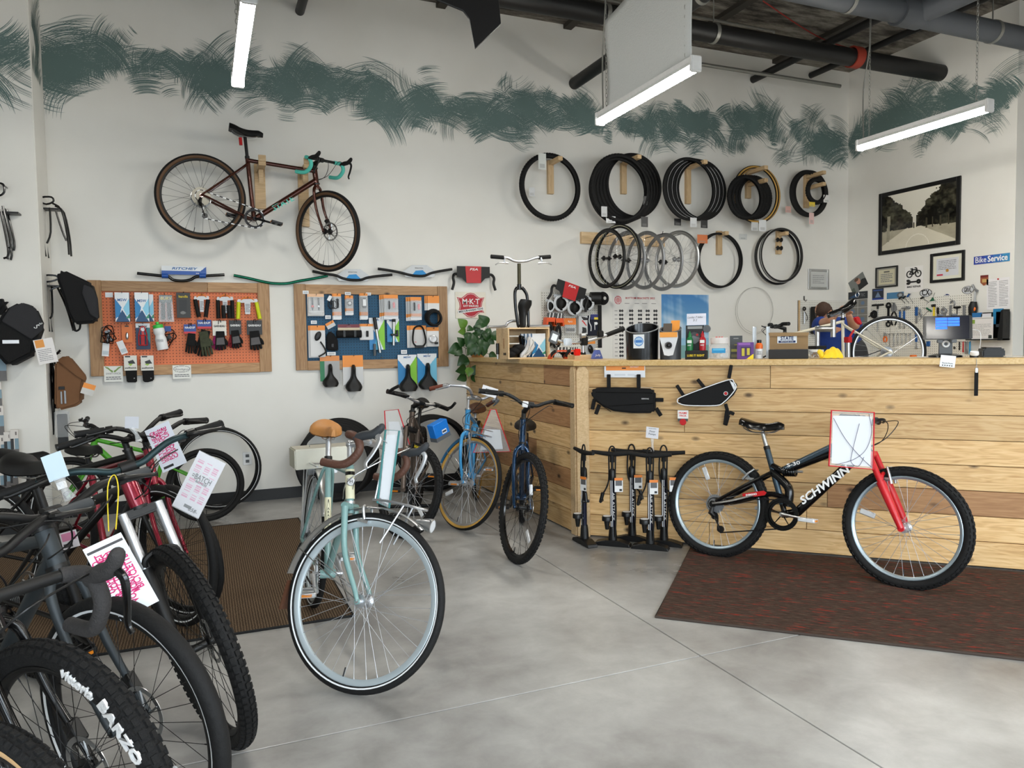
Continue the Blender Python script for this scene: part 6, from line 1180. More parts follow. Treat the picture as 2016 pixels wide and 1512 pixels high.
for b,lb in (((1445,400,1486,600),'upright steel channel of the truing stand behind the orange bottle'),((1575,398,1612,698),'upright steel channel of the truing stand beside the cardboard box')):
    o,w,h=ctop('steel_channel',lb,'channel',C2,b,.3);B().box((-w*.35,0,h/2),(.006,.03,h)).box((w*.35,0,h/2),(.006,.03,h)).box((0,.012,h/2),(w*.7,.006,h)).box((0,0,.004),(w*1.6,.06,.008)).build('upright','steel',o,bevel=.001)
o,w,h=ctop('cardboard_box','open cardboard box with a lettered white sticker on its raised lid','box',C2,(1592,450,1985,710),.14);mat('cardboard',(150,122,86),.8)
B().box((0,.04,.03),(w*.95,.2,.06)).build('tray',mat('box_black',(40,40,42),.7).name,o,bevel=.003);B().box((0,.13,h*.53),(w*.95,.006,h*.86)).prism([(-w*.475,h*.85),(-w*.5,h*.98),(-w*.47,h),(w*.5,h*.98),(w*.475,h*.85)],.004,Mx(None,(0,.11,0))).build('lid','cardboard',o,smooth=False);st_=printed('sticker',w*.48,h*.28,.001,(230,234,238),o,(-.01,.126,h*.72),.003)
text('STATE',.036,mat('ink_navy',(26,44,92),.5).name,st_,(0,-.002,.008),bold=.03,width=w*.32);bn=B().box((0,-.002,-.014),(w*.42,.001,.014)).build('sticker_band','ink_navy',st_);text('BICYCLE CO',.012,'text_white',bn,(0,-.004,-.014),width=w*.3)
o,w,h=ctop('screw_jar','small clear jar of brass fittings with white lid','jar',C3,(147,565,275,652),.2);r=w/2;B().lathe([(0,.002),(r*.95,.002),(r*.95,h*.72)],20).build('body','clear_plastic',o,fix=False);B().lathe([(r,h*.7),(r,h*.95),(0,h)],20).build('lid','white_plastic',o,fix=False);fb=B();[fb.cyl((r*.6*math.cos(i*2.4)*((i % 5)/5+.2),r*.6*math.sin(i*2.4)*((i % 5)/5+.2),.008+.005*(i//4)),(r*.6*math.cos(i*2.4+.4)*((i % 5)/5+.3),r*.6*math.sin(i*2.4+.4)*((i % 5)/5+.3),.012+.005*(i//4)),.004,6) for i in range(26)];q=fb.build('brass_fittings','brass',o);q['kind']='stuff'
c,w,h,th=rect('cb',*bx_(C3,(235,562,438,656)),-.12)
gx_,gy_=np.meshgrid(np.linspace(-.5,.5,22),np.linspace(-.5,.5,16));gz_=h*np.clip(1.0-(2*gx_-.1)**4,0,1)*np.clip(1-(2*gy_)**2,0,1)**.5*(.75+.25*np.cos(gx_*5-.6))+.006*np.sin(gx_*22+gy_*9);cl=B();cl.grid(np.stack([gx_*w,gy_*.13,np.maximum(gz_,.002)],2));cl.tube(smoothpts([(-w*.38,-.04,.01),(-w*.46,-.05,.03),(-w*.5,-.03,.045),(-w*.4,-.02,.03)],3),.014,8)
o=cl.build('cleaning_cloth','yellow_cloth',fix=False);place(o,(c[0],c[1],CTOP+.001),th);tag(o,'crumpled yellow cleaning cloth on the counter edge','cloth')
# tablet till
o,w,h=ctop('tablet_till','tablet till on a black stand showing blue buttons','tablet',CT,(735,520,1360,1065),.2);tw=w;zt=h;thh=h*.575
tb=B().box((0,0,0),(tw*.99,.012,thh)).build('tablet','black_gloss',o,bevel=.005,M=Mx(Rx(-.12),(0,-.02,h-thh/2)))
mat('screen_dark',(10,14,30),.1,emit=.25,var=0);mat('button_blue',(36,110,250),.3,emit=.9,var=0);B().box((0,-.0065,0),(tw*.86,.001,thh*.94)).build('screen','screen_dark',tb)
for i in range(7):cx_,cz_=((-.125,.12)[0 if i<4 else 1],.36-.125*(i if i<4 else i-4));B().box((tw*cx_,-.0075,thh*cz_),(tw*.235,.001,thh*.105)).build('screen_button','button_blue',tb)
B().box((0,.035,h*.25),(tw*.28,.02,h*.4)).build('stand_plate','grey_plastic',o,bevel=.004);B().torus(w*.06,.006,(0,.022,h*.32),24,8).build('cable_ring','white_plastic',o);B().lathe([(0,0),(tw*.35,0),(tw*.34,.012),(tw*.2,.022),(0,.024)],32,(0,.03,0)).build('base','black_gloss',o,fix=False)
for dx in (-.15,.13):B().box((dx*tw,-.02,h-thh-.01),(.03,.03,.02)).build('grip_clip','grey_plastic',o,bevel=.003);B().box((dx*tw,-.02,h+.004),(.03,.025,.012)).build('grip_clip','grey_plastic',o,bevel=.003)
o,w,h=item('counter_card','small white card hanging over the counter edge below the tablet','card',C3,(1275,618,1430,720),.037,'cb');pr=printed('card',w*.86,h,.001,(236,238,240),o,R=Ry(rad(6)));text('Bicycle Works',.012,'text_grey',pr,(0,-.002,-h*.16),width=w*.6);[B().box((w*(-.26+.13*i),-.0015,-h*.36),(.006,.001,.006)).build('star','text_black',pr) for i in range(5)]
o,w,h=ctop('card_reader','round white card reader on a black stand','card reader',CT,(1330,960,1450,1058),.12);B().lathe([(0,0),(w*.46,0),(w*.46,h*.35),(w*.3,h*.5)],24).build('dock','black_plastic',o,fix=False);B().lathe([(w*.44,h*.36),(w*.5,h*.5),(w*.45,h*.9),(0,h)],24,(0,0,0)).build('reader','white_plastic',o,fix=False,M=Mx(Rx(.2)))
o,w,h=ctop('receipt_printer','black receipt printer with a pale lid','printer',CT,(1460,890,1745,1062),.22);B().prism([(-w/2,0),(w/2,0),(w/2,h*.62),(w*.4,h*.8),(-w*.36,h*.8),(-w/2,h*.6)],.15,Mx(None,(0,-.07,0))).build('body','black_plastic',o,bevel=.008);B().box((0,.0,h*.86),(w*.74,.13,h*.1)).build('lid',mat('printer_lid',(168,160,154),.4).name,o,bevel=.004)
tag(B().tube(smoothpts([atd(*pk(CT,1355,690),5.2),atd(*pk(CT,1460,720),5.2),atd(*pk(CT,1470,850),5.15),atd(*pk(CT,1440,1000),5.1),cb(*pk(CT,1425,1062),-.05)],5),.0022,6).build('charging_cable','white_plastic'),'white charging cable running from the tablet to the card reader','cable')
o,w,h=item('leash_strap','black wrist strap dangling over the counter front','strap',C3,(1590,650,1612,973),.04,'cb');B().tube([(0,0,h/2),(0,0,h*.2)],.0016,6).build('cord','alu',o);B().box((0,0,-h*.16),(.02,.006,h*.66)).build('webbing','fabric_black',o,bevel=.002);B().box((0,0,h*.2),(.016,.012,.03)).build('clasp','alu',o,bevel=.002)
for b,s,lb in (((1080,618,1180,642),.3,'loose white papers beside the tablet stand'),((1830,628,2010,650),.15,'white sheet of paper by the receipt printer')):
    c,w,h,th=rect('cb',*bx_(C3,b),-s);o=printed('paper_sheet',w,.16,.001,(232,234,236));place(o,(c[0],c[1],CTOP+.0016),th,PI/2*-1);tag(o,lb,'paper')
# ---- short side of the counter
FY=lambda Y:(lambda x,y,d=0:on(x,y,1,Y-d),0)
def aitem(name,label,cat,k,b,Y,group=None):
    c,w,h,th=rect(FY(Y),*bx_(k,b));return thing(name,label,cat,(c[0],Y,CTOP),0,group),w,c[2]+h/2-CTOP
o,w,h=aitem('wooden_crate','slatted wooden crate lying on its side with saddles and boxes inside','crate',D4,(1010,545,1700,1060),5.55);dp=.26;t_=.012
for sg in (-1,1):
    b_=B().box((sg*(w/2-t_/2),dp/2,h/2),(t_,dp,h));b_.build('side_panel','stud_wood',o,smooth=False,bevel=.0015)
for z in (t_/2,h-t_/2):B().box((0,dp/2,z),(w-2*t_,dp,t_)).build('panel','stud_wood',o,smooth=False,bevel=.0015)
for i in range(4):B().box((0,dp-.005,h*(.13+.245*i)),(w-2*t_,.01,h*.2)).build('slat','stud_wood',o,smooth=False,bevel=.0015)
B().box((-w/2-.001,dp*.35,h*.5),(.002,.02,h*.32)).build('hand_hole','cedar_dark',o);cxy=np.array(o.location)
for i in range(4):
    q=printed('saddle_box',.12,h*.76,.022,p_msw,None,side=(20,120,180));place(q,(cxy[0]+w*.28-.0*i,cxy[1]+.06+.024*i,CTOP+t_+.001+h*.38),0);q.location.x -= .022*i;tag(q,'blue and white patterned box in a row inside the crate','box','boxes inside the crate')
def loose_saddle(label,m,loc,R_,sc=1.0):
    q=thing('bicycle_saddle',label,'saddle',loc);saddle_mesh(.25*sc,.065*sc).build('shell',m,q,M=Mx(R_));r_=B();[r_.tube(smoothpts([(.1*sc,sg*.008,-.008),(.05*sc,sg*.018,-.034),(-.06*sc,sg*.022,-.034),(-.09*sc,sg*.03,-.012)],4),.003,6) for sg in (-1,1)];r_.build('rails','steel',q,M=Mx(R_),fix=False)
loose_saddle('white bicycle saddle propped inside the crate','white_plastic',cxy+[w*.02,.03,.09],Ry(rad(-55))@Rz(rad(180))@Rx(rad(60)),.75);loose_saddle('black bicycle saddle behind the white one inside the crate','black_matte',cxy+[-w*.04,.1,.1],Ry(rad(-75))@Rz(rad(180))@Rx(rad(60)),.75)
q=thing('shoe_pile','dark heap of gloves and straps in the crate','gear',cxy+[-w*.3,.09,t_]);b_=B();[b_.ball((-.03+.04*(i % 3),-.03+.03*(i//3),.03+.025*((i*7) % 3)),(.05,.04,.03)) for i in range(6)];b_.build('heap','fabric_black',q)
ctop_z=CTOP+h
# bar and fork ornament standing on the crate
Y0=5.62;fo_=thing('fork_ornament','black fork with chrome handlebar and levers standing on the crate','ornament',(on(*pk(D4,1270,535),1,Y0)[0],Y0,ctop_z));ow=np.array(fo_.location)
def oq(k,x,y):return on(*pk(k,x,y),1,Y0)-ow
b_=B();b_.tube([oq(C1,822,460),oq(C1,820,210)],.015,14);b_.build('steerer',mat('olive_metal',(70,66,50),.35,.7).name,fo_);b_=B()
for xs in ((800,780,776,785,808,820),(848,880,905,915,920,925)):b_.tube(smoothpts([oq(C1,x,y) for x,y in zip(xs,(465,500,560,700,860,882))],5),np.linspace(.014,.011,26),10)
b_.tube([oq(C1,822,490),oq(C1,822,430)],.019,14);b_.build('fork','black_gloss',fo_)
b_=B().tube(smoothpts([oq(C1,x,y) for x,y in ((655,148),(700,150),(770,182),(836,188),(900,182),(980,155),(1030,146))],5),.0115,10);hbar=b_.build('handlebar','chrome',fo_)
for a,c in (((655,146),(522,135)),((1030,146),(1152,138))):B().tube([oq(C1,*a),oq(C1,*c)],.0165,12).build('grip','black_rubber',hbar)
for xs in (((660,150),(650,195),(690,212),(600,205),(555,228)),((1035,150),(1045,195),(1005,212),(1090,205),(1150,225))):B().tube(smoothpts([oq(C1,*p)+np.array([0,-.03,0]) for p in xs],4),np.linspace(.008,.004,17),8).build('brake_lever','chrome',hbar)
loose_saddle('black bicycle saddle leaning upright inside the fork ornament','black_matte',on(*pk(C1,870,735),1,Y0-.03),Ry(rad(98))@Rx(rad(75)),.95)
q=thing('handlebar','bare chrome cruiser handlebar lying on top of the crate','handlebar',on(*pk(C1,800,885),1,5.68));qw=np.array(q.location);B().tube(smoothpts([on(*pk(C1,x,y),1,5.68+dy)-qw for x,y,dy in ((488,884,-.1),(660,878,0),(700,840,.0),(740,822,.0),(830,824,.0),(870,850,0),(900,876,0),(1145,874,-.1))],5),.0115,10).build('bar','chrome',q)
q,w,h=aitem('marker_pen','upright black and silver tube beside the crate','tube',D4,(812,805,862,1055),5.75);B().cyl((0,0,h*.3),(0,0,h),w*.48).build('barrel','black_gloss',q);B().cyl((0,0,0),(0,0,h*.32),w*.3).build('tip','alu',q)
# trailing plant
pl=thing('potted_plant','trailing green pothos plant at the end of the counter','plant',(2.465,6.80,CTOP));plw=np.array(pl.location);mat('leaf_green',(38,74,34),.35,0,.35,9);mat('leaf_light',(92,132,46),.4,0,.3,9)
B().lathe([(0,0),(.06,0),(.075,.09),(.078,.095),(.07,.098),(.062,.08),(0,.08)],24).build('pot','tan_leather',pl,fix=False)
n_=9;u=np.linspace(0,1,n_);P=[]
for t in u:
    wd=.5*math.sin(PI*t**.75)**.9*(1-.25*t);P.append([(wd*s_*.9,t,.10*math.sin(t*PI)*.6-.22*t*t+abs(s_)*wd*.25) for s_ in (-1,-.5,0,.5,1)])
lm_={}
for nm in ('leaf_green','leaf_light'):b_=B();b_.grid(np.array(P));me=b_.mesh('leaf');me.materials.append(K(nm));lm_[nm]=me
LV=[(200,410,310,545,12),(545,345,660,520,-35),(200,620,310,590,60),(190,715,280,850,20),(40,945,250,880,75),(140,1010,210,930,30),(190,1160,340,1030,45),(165,1275,315,1200,60),(185,1405,320,1330,55),(545,1330,405,1190,-40),(530,1450,400,1340,-40),(360,1350,370,1200,-5),(905,740,720,650,-75),(820,1025,690,985,-70),(780,815,690,740,-50),(340,590,420,540,40),(470,520,600,460,60),(330,850,420,640,15),(450,870,480,680,0),(560,930,560,740,-10),(420,980,400,800,5),(640,950,600,780,-20),(700,780,620,590,-30),(560,640,470,560,-60),(360,760,340,620,15),(620,1010,610,860,-5),(530,1000,500,850,0),(350,1000,380,880,20),(740,620,640,570,-70),(520,560,430,540,-80),(620,700,520,600,-40),(480,760,440,620,10),(680,880,640,700,-20),(400,1000,430,900,0),(470,1000,450,890,0),(590,1000,560,880,0),(640,780,560,680,0),(400,880,360,760,0),(540,840,520,720,0)]
rl_=random.Random(4)
for i,(tx,ty,bx2,by2,_) in enumerate(LV):
    dpt=(.16 if i<12 else .0)+rl_.uniform(-.12,.06)
    Yl=6.70-rl_.uniform(0,.08) if i >= 12 else 6.78-(.02 if i>4 else .06)-rl_.uniform(0,.05)
    tip=on(*pk(D4,tx,ty),1,Yl-.03)-plw;base=on(*pk(D4,bx2,by2),1,Yl)-plw;v=tip-base;L_=np.linalg.norm(v);e=v/L_;side_=np.cross(e,[0,-1,0]);side_ /= np.linalg.norm(side_);nn=np.cross(side_,e)
    if nn[1]>0:nn=-nn;side_=-side_
    tw_=rl_.uniform(-.5,.5);s2=side_*math.cos(tw_)+nn*math.sin(tw_);n2=np.cross(s2,e);R3=np.stack([s2*L_*1.15,e*L_*1.06,n2*L_*.8],1);link('leaf',lm_['leaf_light' if i in (2,11,0) else 'leaf_green'],None,pl,Mx(R3,base))
sb=B()
for ps in (((600,900),(330,880),(325,1010),(350,1120),(345,1250),(350,1390)),((500,850),(280,850),(330,900)),((560,700),(640,560),(650,520)),((420,700),(290,600),(250,520)),((600,800),(720,650),(760,660)),((600,950),(700,985))):sb.tube(smoothpts([on(*pk(D4,*p),1,6.75)-plw for p in ps],4),.0028,5)
sb.build('vine',mat('stem_green',(70,92,44),.6).name,pl,fix=False)
# handlebar display on a block
o,w,h=aitem('handlebar_display','chrome handlebar on a wooden block with lights, mirror and grip','display',D3,(785,780,1040,1420),5.0);ow=np.array(o.location);dq=lambda x,y,dy=0:on(*pk(D3,x,y),1,5.0+dy)-ow
B().box(dq(900,1380)+np.array([0,.04,0]),(.14,.12,.06)).build('block','stud_wood',o,smooth=False,bevel=.002);B().tube([dq(925,1320),dq(925,1080)],.013,12).build('post','chrome',o);hb_=B().tube(smoothpts([dq(x,y) for x,y in ((350,990),(500,1055),(640,1080),(780,1085),(930,1070),(1100,1030),(1260,980),(1370,940))],4),.0125,10).build('handlebar','chrome',o);B().tube([dq(1360,942),dq(1680,820)],[.017,.019],12).build('grip','black_rubber',hb_)
B().box((0,0,0),(.07,.02,.09)).build('bike_computer','grey_plastic',o,bevel=.006,M=Mx(Ry(rad(22)),dq(385,985,-.03)));B().box((0,-.011,0),(.045,.002,.05)).build('computer_screen',mat('lcd_grey',(206,212,214),.2,emit=.3,var=0).name,o,M=Mx(Ry(rad(22)),dq(380,985,-.03)))
B().box(dq(640,1070,-.03),(.07,.02,.055)).build('headlight','alu',o,bevel=.008);B().tube([dq(880,960,-.03),dq(960,950,-.03)],.02,12).build('bell','alu',o);B().box(dq(940,1050,-.01),(.05,.05,.07)).build('stem_clamp','black_plastic',o,bevel=.006);B().box(dq(1245,920,-.01),(.05,.03,.05)).build('light_mount','black_plastic',o,bevel=.006);B().box(dq(815,1260,-.03),(.05,.03,.05)).build('rear_light','clear_red',o,bevel=.006);B().tube([dq(880,1300),dq(960,1290)],.016,12).build('post_clamp','black_plastic',o)
o,w,h=aitem('sample_bottle','trapezoid blue and white bag clipped upright by the corner post','package',D3,(1085,1190,1290,1430),4.95);B().prism([(-w*.5,0),(w*.5,0),(w*.22,h*.85),(-w*.2,h*.85)],.03,Mx(None,(0,-.01,0))).build('pouch',mat('pouch_blue',(86,104,176),.4,0,.5,40).name,o,bevel=.004);B().box((0,.005,h*.92),(w*.36,.03,h*.14)).build('cap','white_plastic',o,bevel=.002);text('Jolly',.022,'text_white',o,(0,-.0115,h*.35),shear=.2,width=w*.5)
# orange and black carded tyres on the counter
for (x0,y0,x1,y1),lb,Yp in (((350,1160,705,1410),'folded tyre in an orange and white printed band near the crate',5.25),((640,1160,870,1400),'folded tyre in an orange and white printed band behind the wooden block',5.2)):
    o,w,h=aitem('folded_tyre',lb,'tyre',D3,(x0,y0,x1,y1),Yp)
    for i in range(3):a_=np.linspace(0,PI,14);B().tube(np.stack([w*(.44-.05*i)*np.cos(a_),np.full(14,.02+.03*i),.012+h*(.62-.06*i)*np.sin(a_)],1),.014,8).build('casing','black_rubber',o)
    a_=np.linspace(.0,PI,15);P=np.stack([np.stack([w*.5*np.cos(a_),np.full(15,y_),h*.6*np.sin(a_)],1) for y_ in (0,.085)]);b_=B();b_.grid(P);q=b_.build('card_band',mat('band_orange',(224,84,30),.5).name,o,fix=False);q.modifiers.new('t','SOLIDIFY').thickness=.002
    printed('card_face',w*.62,h*.42,.002,lambda X,Z,C:(C.__setitem__(slice(None),(60,60,60)),tri(X,Z,C,[(.1,0),(.2,1),(.3,1),(.2,0)],(226,226,226)),tri(X,Z,C,[(.4,0),(.5,1),(.6,1),(.5,0)],(226,226,226)),tri(X,Z,C,[(.7,0),(.8,1),(.9,1),(.8,0)],(226,226,226)),blk(X,Z,C,.1,.1,.9,.45,(210,80,40))),o,(0,.0,h*.76),.003,R=Rx(-.25))
# white pegboard with folded tyres above the counter
c,w,h,_=rect('bw',*bx_(D3,(150,140,1180,1330)));pw=thing('pegboard','white pegboard above the counter crowded with folded tyres','pegboard',c);B().box((0,-.008,0),(w,.012,h)).build('panel','peg_white',pw,smooth=False)
drop_display('drop_handlebar','black drop handlebar on a red carded display tilted over the white pegboard',on(*pk(D3,640,130),1,YB-.09),0,rad(17))
def band_tyre(label,b,rot=.25):
    o,w,h=item('folded_tyre',label,'tyre',D3,b,.06);B().torus(min(w,h)*.36,.014,(0,-.03,0),28,8,e=1.15).torus(min(w,h)*.33,.014,(0,-.06,0),28,8,e=1.15).build('casing','black_rubber',o,M=Mx(Rz(.5)));P=[[(r_*w*.5*math.cos(t),-.075-.01*math.cos(t*2),r_*h*.48*math.sin(t)) for t in np.linspace(0,2*PI,29)] for r_ in (.68,1.0)];b_=B();b_.grid(np.array(P));q=b_.build('card_band','card_grey',o,fix=False);q.modifiers.new('t','SOLIDIFY').thickness=.003;B().box((0,-.02,h*.44),(w*.6,.004,h*.2)).build('hang_tab','card_grey',o);B().ball((0,-.055,0),(w*.33,.02,h*.32)).build('inner_coil','black_matte',o)
band_tyre('folded black tyre in a grey band at the edge of the white pegboard',(190,290,330,530));band_tyre('folded black tyre in a grey band under the tilted drop bar',(310,200,590,520));band_tyre('folded black tyre in a grey band hanging lowest of its row',(560,290,840,590));band_tyre('folded black tyre in a grey band beside the rolled tube',(800,220,1060,510))
o,w,h=item('rolled_liner','thick black rolled rubber sleeve with a long tail','roll',D3,(1050,185,1335,1180),.06)
for i in range(3):B().torus(.058-.014*i,.012,(.04-.055*0,-.05-.02*i,h*.42),24,8).build('coil','black_rubber',o)
B().cyl((-.1,-.03,h*.42),(.0,-.06,h*.42),.066,20).build('sleeve','black_matte',o);B().box((.01,-.03,-h*.1),(.045,.015,h*.8)).build('tail','black_rubber',o,bevel=.004)
for b,lb in (((170,530,350,1140),'tan and black tyre in an orange band at the side of the white pegboard'),((320,540,500,1170),'black tyre in an orange band next to the clear bag')):
    o,w,h=item('folded_tyre',lb,'tyre',D3,b,.05)
    for i,m in enumerate(('black_rubber','brown_wall','black_rubber')):B().torus(w*.42-.012*i,.013,(0,-.02-.026*i,-h*.1),32,8,e=h*.42/(w*.42)).build('casing',m,o)
    B().prism([(-w*.5,h*.12),(-w*.42,h*.36),(w*.42,h*.36),(w*.5,h*.12),(w*.36,h*.12),(w*.3,h*.22),(-w*.3,h*.22),(-w*.36,h*.12)],.09,Mx(None,(0,-.1,0))).build('card_band','band_orange',o,smooth=False);printed('card_face',w*.84,h*.14,.002,lambda X,Z,C:(C.__setitem__(slice(None),(60,60,60)),tri(X,Z,C,[(.2,0),(.3,1),(.42,1),(.32,0)],(226,226,226)),tri(X,Z,C,[(.6,0),(.7,1),(.82,1),(.72,0)],(226,226,226))),o,(0,-.1,h*.42),.003)
o,w,h=item('parts_bag','clear bag of small black parts under an orange header card','package',D3,(555,625,775,915),.05);pr=printed('header_card',w,h*.42,.003,(234,126,40),o,(0,-.02,h*.28));text('4pcs',.03,'text_white',pr,(0,-.004,0));B().box((0,-.025,-h*.2),(w*.96,.03,h*.55)).build('bag','clear_plastic',o,bevel=.004);b_=B();[b_.ball((-.04+.02*(i % 5),-.025,-h*.3+.015*(i//5)),(.014,.01,.01)) for i in range(10)];b_.build('parts','black_plastic',o)['kind']='stuff'
o,w,h=item('pedal_pack','black and white angular carton with a red label corner','package',D3,(815,590,975,930),.05);printed('carton',w,h,.04,lambda X,Z,C:(C.__setitem__(slice(None),(200,202,204)),tri(X,Z,C,[(0,.78),(.5,.78),(1,.4),(1,.9),(0,1)],(30,30,32)),tri(X,Z,C,[(.35,.05),(.9,.1),(.85,.35),(.4,.4)],(30,30,32)),tri(X,Z,C,[(.3,.74),(.45,.78),(.9,.5),(.85,.45)],(206,60,60))),o,(0,0,0),.004)
o,w,h=item('brush_pack','navy pouch with white straps and a yellow blue header','package',D3,(970,520,1190,955),.05);B().prism([(-w*.48,-h*.5),(w*.48,-h*.5),(w*.46,h*.3),(-w*.4,h*.36)],.04,Mx(None,(0,-.04,0))).build('pouch',mat('navy_cloth',(20,24,40),.8).name,o,bevel=.006);printed('header_card',w*.68,h*.22,.002,lambda X,Z,C:(C.__setitem__(slice(None),(30,40,110)),blk(X,Z,C,.4,0,1,.4,(230,206,60))),o,(w*.12,-.042,h*.3));B().tube(smoothpts([(-w*.3,-.043,h*.36),(-w*.36,-.043,h*.1),(-w*.2,-.043,-h*.1),(-w*.22,-.043,-h*.3)],4),.005,6).tube([(w*.1,-.043,h*.08),(w*.12,-.043,-h*.25)],.004,6).ball((w*.22,-.045,h*.02),(.02,.006,.016)).build('straps','white_plastic',o)
o,w,h=item('sunglass_card','grey card with black sunglasses behind the handlebar display','package',D3,(960,1050,1150,1330),.06);printed('card',w,h,.003,p_orange(.2,0,(176,178,180)),o);B().ball((0,-.015,-h*.05),(w*.24,.01,h*.3),M=Ry(rad(-18))).build('lens','black_gloss',o)
# ---- posters on the back wall
def p_bb(X,Z,C):
    C[:]=(226,224,220)
    for r_ in range(15):
        for q,(a,n) in enumerate(((.17,15),(.37,6),(.55,5),(.71,5),(.87,5))):
            if r_<n and (q<2 or r_ not in (4,)):v=.80-.05*r_;ell(X,Z,C,a-.02,v,.022,.016,(40,40,44));ell(X,Z,C,a+.025,v,.022,.016,(40,40,44));blk(X,Z,C,a-.03,v-.006,a+.03,v+.006,(40,40,44))
        blk(X,Z,C,.04,.8-.05*r_-.008,.1,.8-.05*r_+.004,(170,168,166))
    d=np.hypot((X-.11)*1.0,(Z-.93)*1.35);C[(d<.07) & (d>.055)]=(200,90,100);C[d<.045]=(216,150,150)
    for a in (.3,.5,.66,.85):blk(X,Z,C,a-.06,.885,a+.04,.893,(120,118,118))
c,w,h,_=rect('bw',1206,580,1302,712);zt_=c[2]+h/2;h=zt_-1.0;o=printed('bottom_bracket_poster',w,h,.001,p_bb,None,(0,0,0),.005);place(o,(c[0],YB-.002,1.0+h/2));tag(o,'white parts poster headed BOTTOM BRACKETS 2022','poster');text('BOTTOM BRACKETS 2022',.03,'crest_red',o,(w*.06,-.002,h*.455),bold=.015,width=w*.6)
def p_sky(X,Z,C):
    n=sum(np.sin(X*a*6+Z*b*7+c_)*np.cos(Z*a*5-X*b*4+c_*2)/s_ for a,b,c_,s_ in ((1,.6,.4,1),(2.3,1.7,1.3,2),(4.1,3.3,2.2,3.5),(8,6.4,.7,6)));t=np.clip((Z-.38)/.6,0,1)[...,None]
    C[:]=np.array((150,196,222))*(1-t)+np.array((64,128,190))*t;cl_=np.clip(n*.55+.1,0,1)[...,None]*(Z>.45)[...,None];C[:]=C*(1-cl_*.85)+np.array((226,232,240))*cl_*.85
    s=Z<.36;C[s]=(126,172,172);C[(Z<.2)]=(176,190,180);C[Z<.1]=(206,202,186)
c,w,h,_=rect('bw',1302,580,1395,712);zt_=c[2]+h/2;h=zt_-1.0;o=printed('beach_poster',w,h,.001,p_sky,None,(0,0,0),.005);place(o,(c[0],YB-.002,1.0+h/2));tag(o,'poster of blue sky with white clouds over a pale sea','poster')
def framed(name,label,fr,box,fm,fwid,paint,cell=.004,matc=None,depth=.02,cat='picture frame'):
    c,w,h,th=rect(fr,*box);o=thing(name,label,cat,c,th)
    for sg in (-1,1):B().box((sg*(w/2-fwid/2),-depth/2,0),(fwid,depth,h)).build('frame_side',fm,o,smooth=False,bevel=.002)
    for sg in (-1,1):B().box((0,-depth/2,sg*(h/2-fwid/2)),(w-2*fwid,depth,fwid)).build('frame_rail',fm,o,smooth=False,bevel=.002)
    iw,ih=w-2*fwid,h-2*fwid
    if matc:printed('mount',iw,ih,.006,matc,o,(0,0,0));iw *= .74;ih *= .76
    pr=printed('print',iw,ih,.008,paint,o,(0,0,0),cell,(220,220,220),'print_gloss');return o,pr,iw,ih
o,pr,iw,ih=framed('certificate','silver framed certificate on the back wall near the corner','bw',(1590,530,1630,570),'alu',.03,(196,198,196));line_text(5,iw*.7,ih*.6,'text_grey',pr,(0,-.009,0),6,frac=.3)
# ================================================================ right wall
def rect4(fr,tl,tr,bl,br,d=0):
    fn,th=FR[fr] if isinstance(fr,str) else fr;a,b,c,e=(fn(*p,d) for p in (tl,tr,bl,br));u=np.array([math.cos(th),math.sin(th),0])
    return (a+b+c+e)/4,float(((b-a)@u+(e-c)@u)/2),float((a[2]-c[2]+b[2]-e[2])/2),th
def framed4(label,q,fm,fwid,paint,cell=.004,matc=None,depth=.02,cat='picture frame',name='picture_frame'):
    c,w,h,th=rect4('rw',*q);o=thing(name,label,cat,c,th)
    for sg in (-1,1):B().box((sg*(w/2-fwid/2),-depth/2,0),(fwid,depth,h)).build('frame_side',fm,o,smooth=False,bevel=.003);B().box((0,-depth/2,sg*(h/2-fwid/2)),(w-2*fwid,depth,fwid)).build('frame_rail',fm,o,smooth=False,bevel=.003)
    iw,ih=w-2*fwid,h-2*fwid
    if matc:printed('mount',iw,ih,.006,matc,o);iw *= .76;ih *= .74
    return o,printed('print',iw,ih,.008,paint,o,(0,0,0),cell,(220,220,220),'print_gloss'),iw,ih
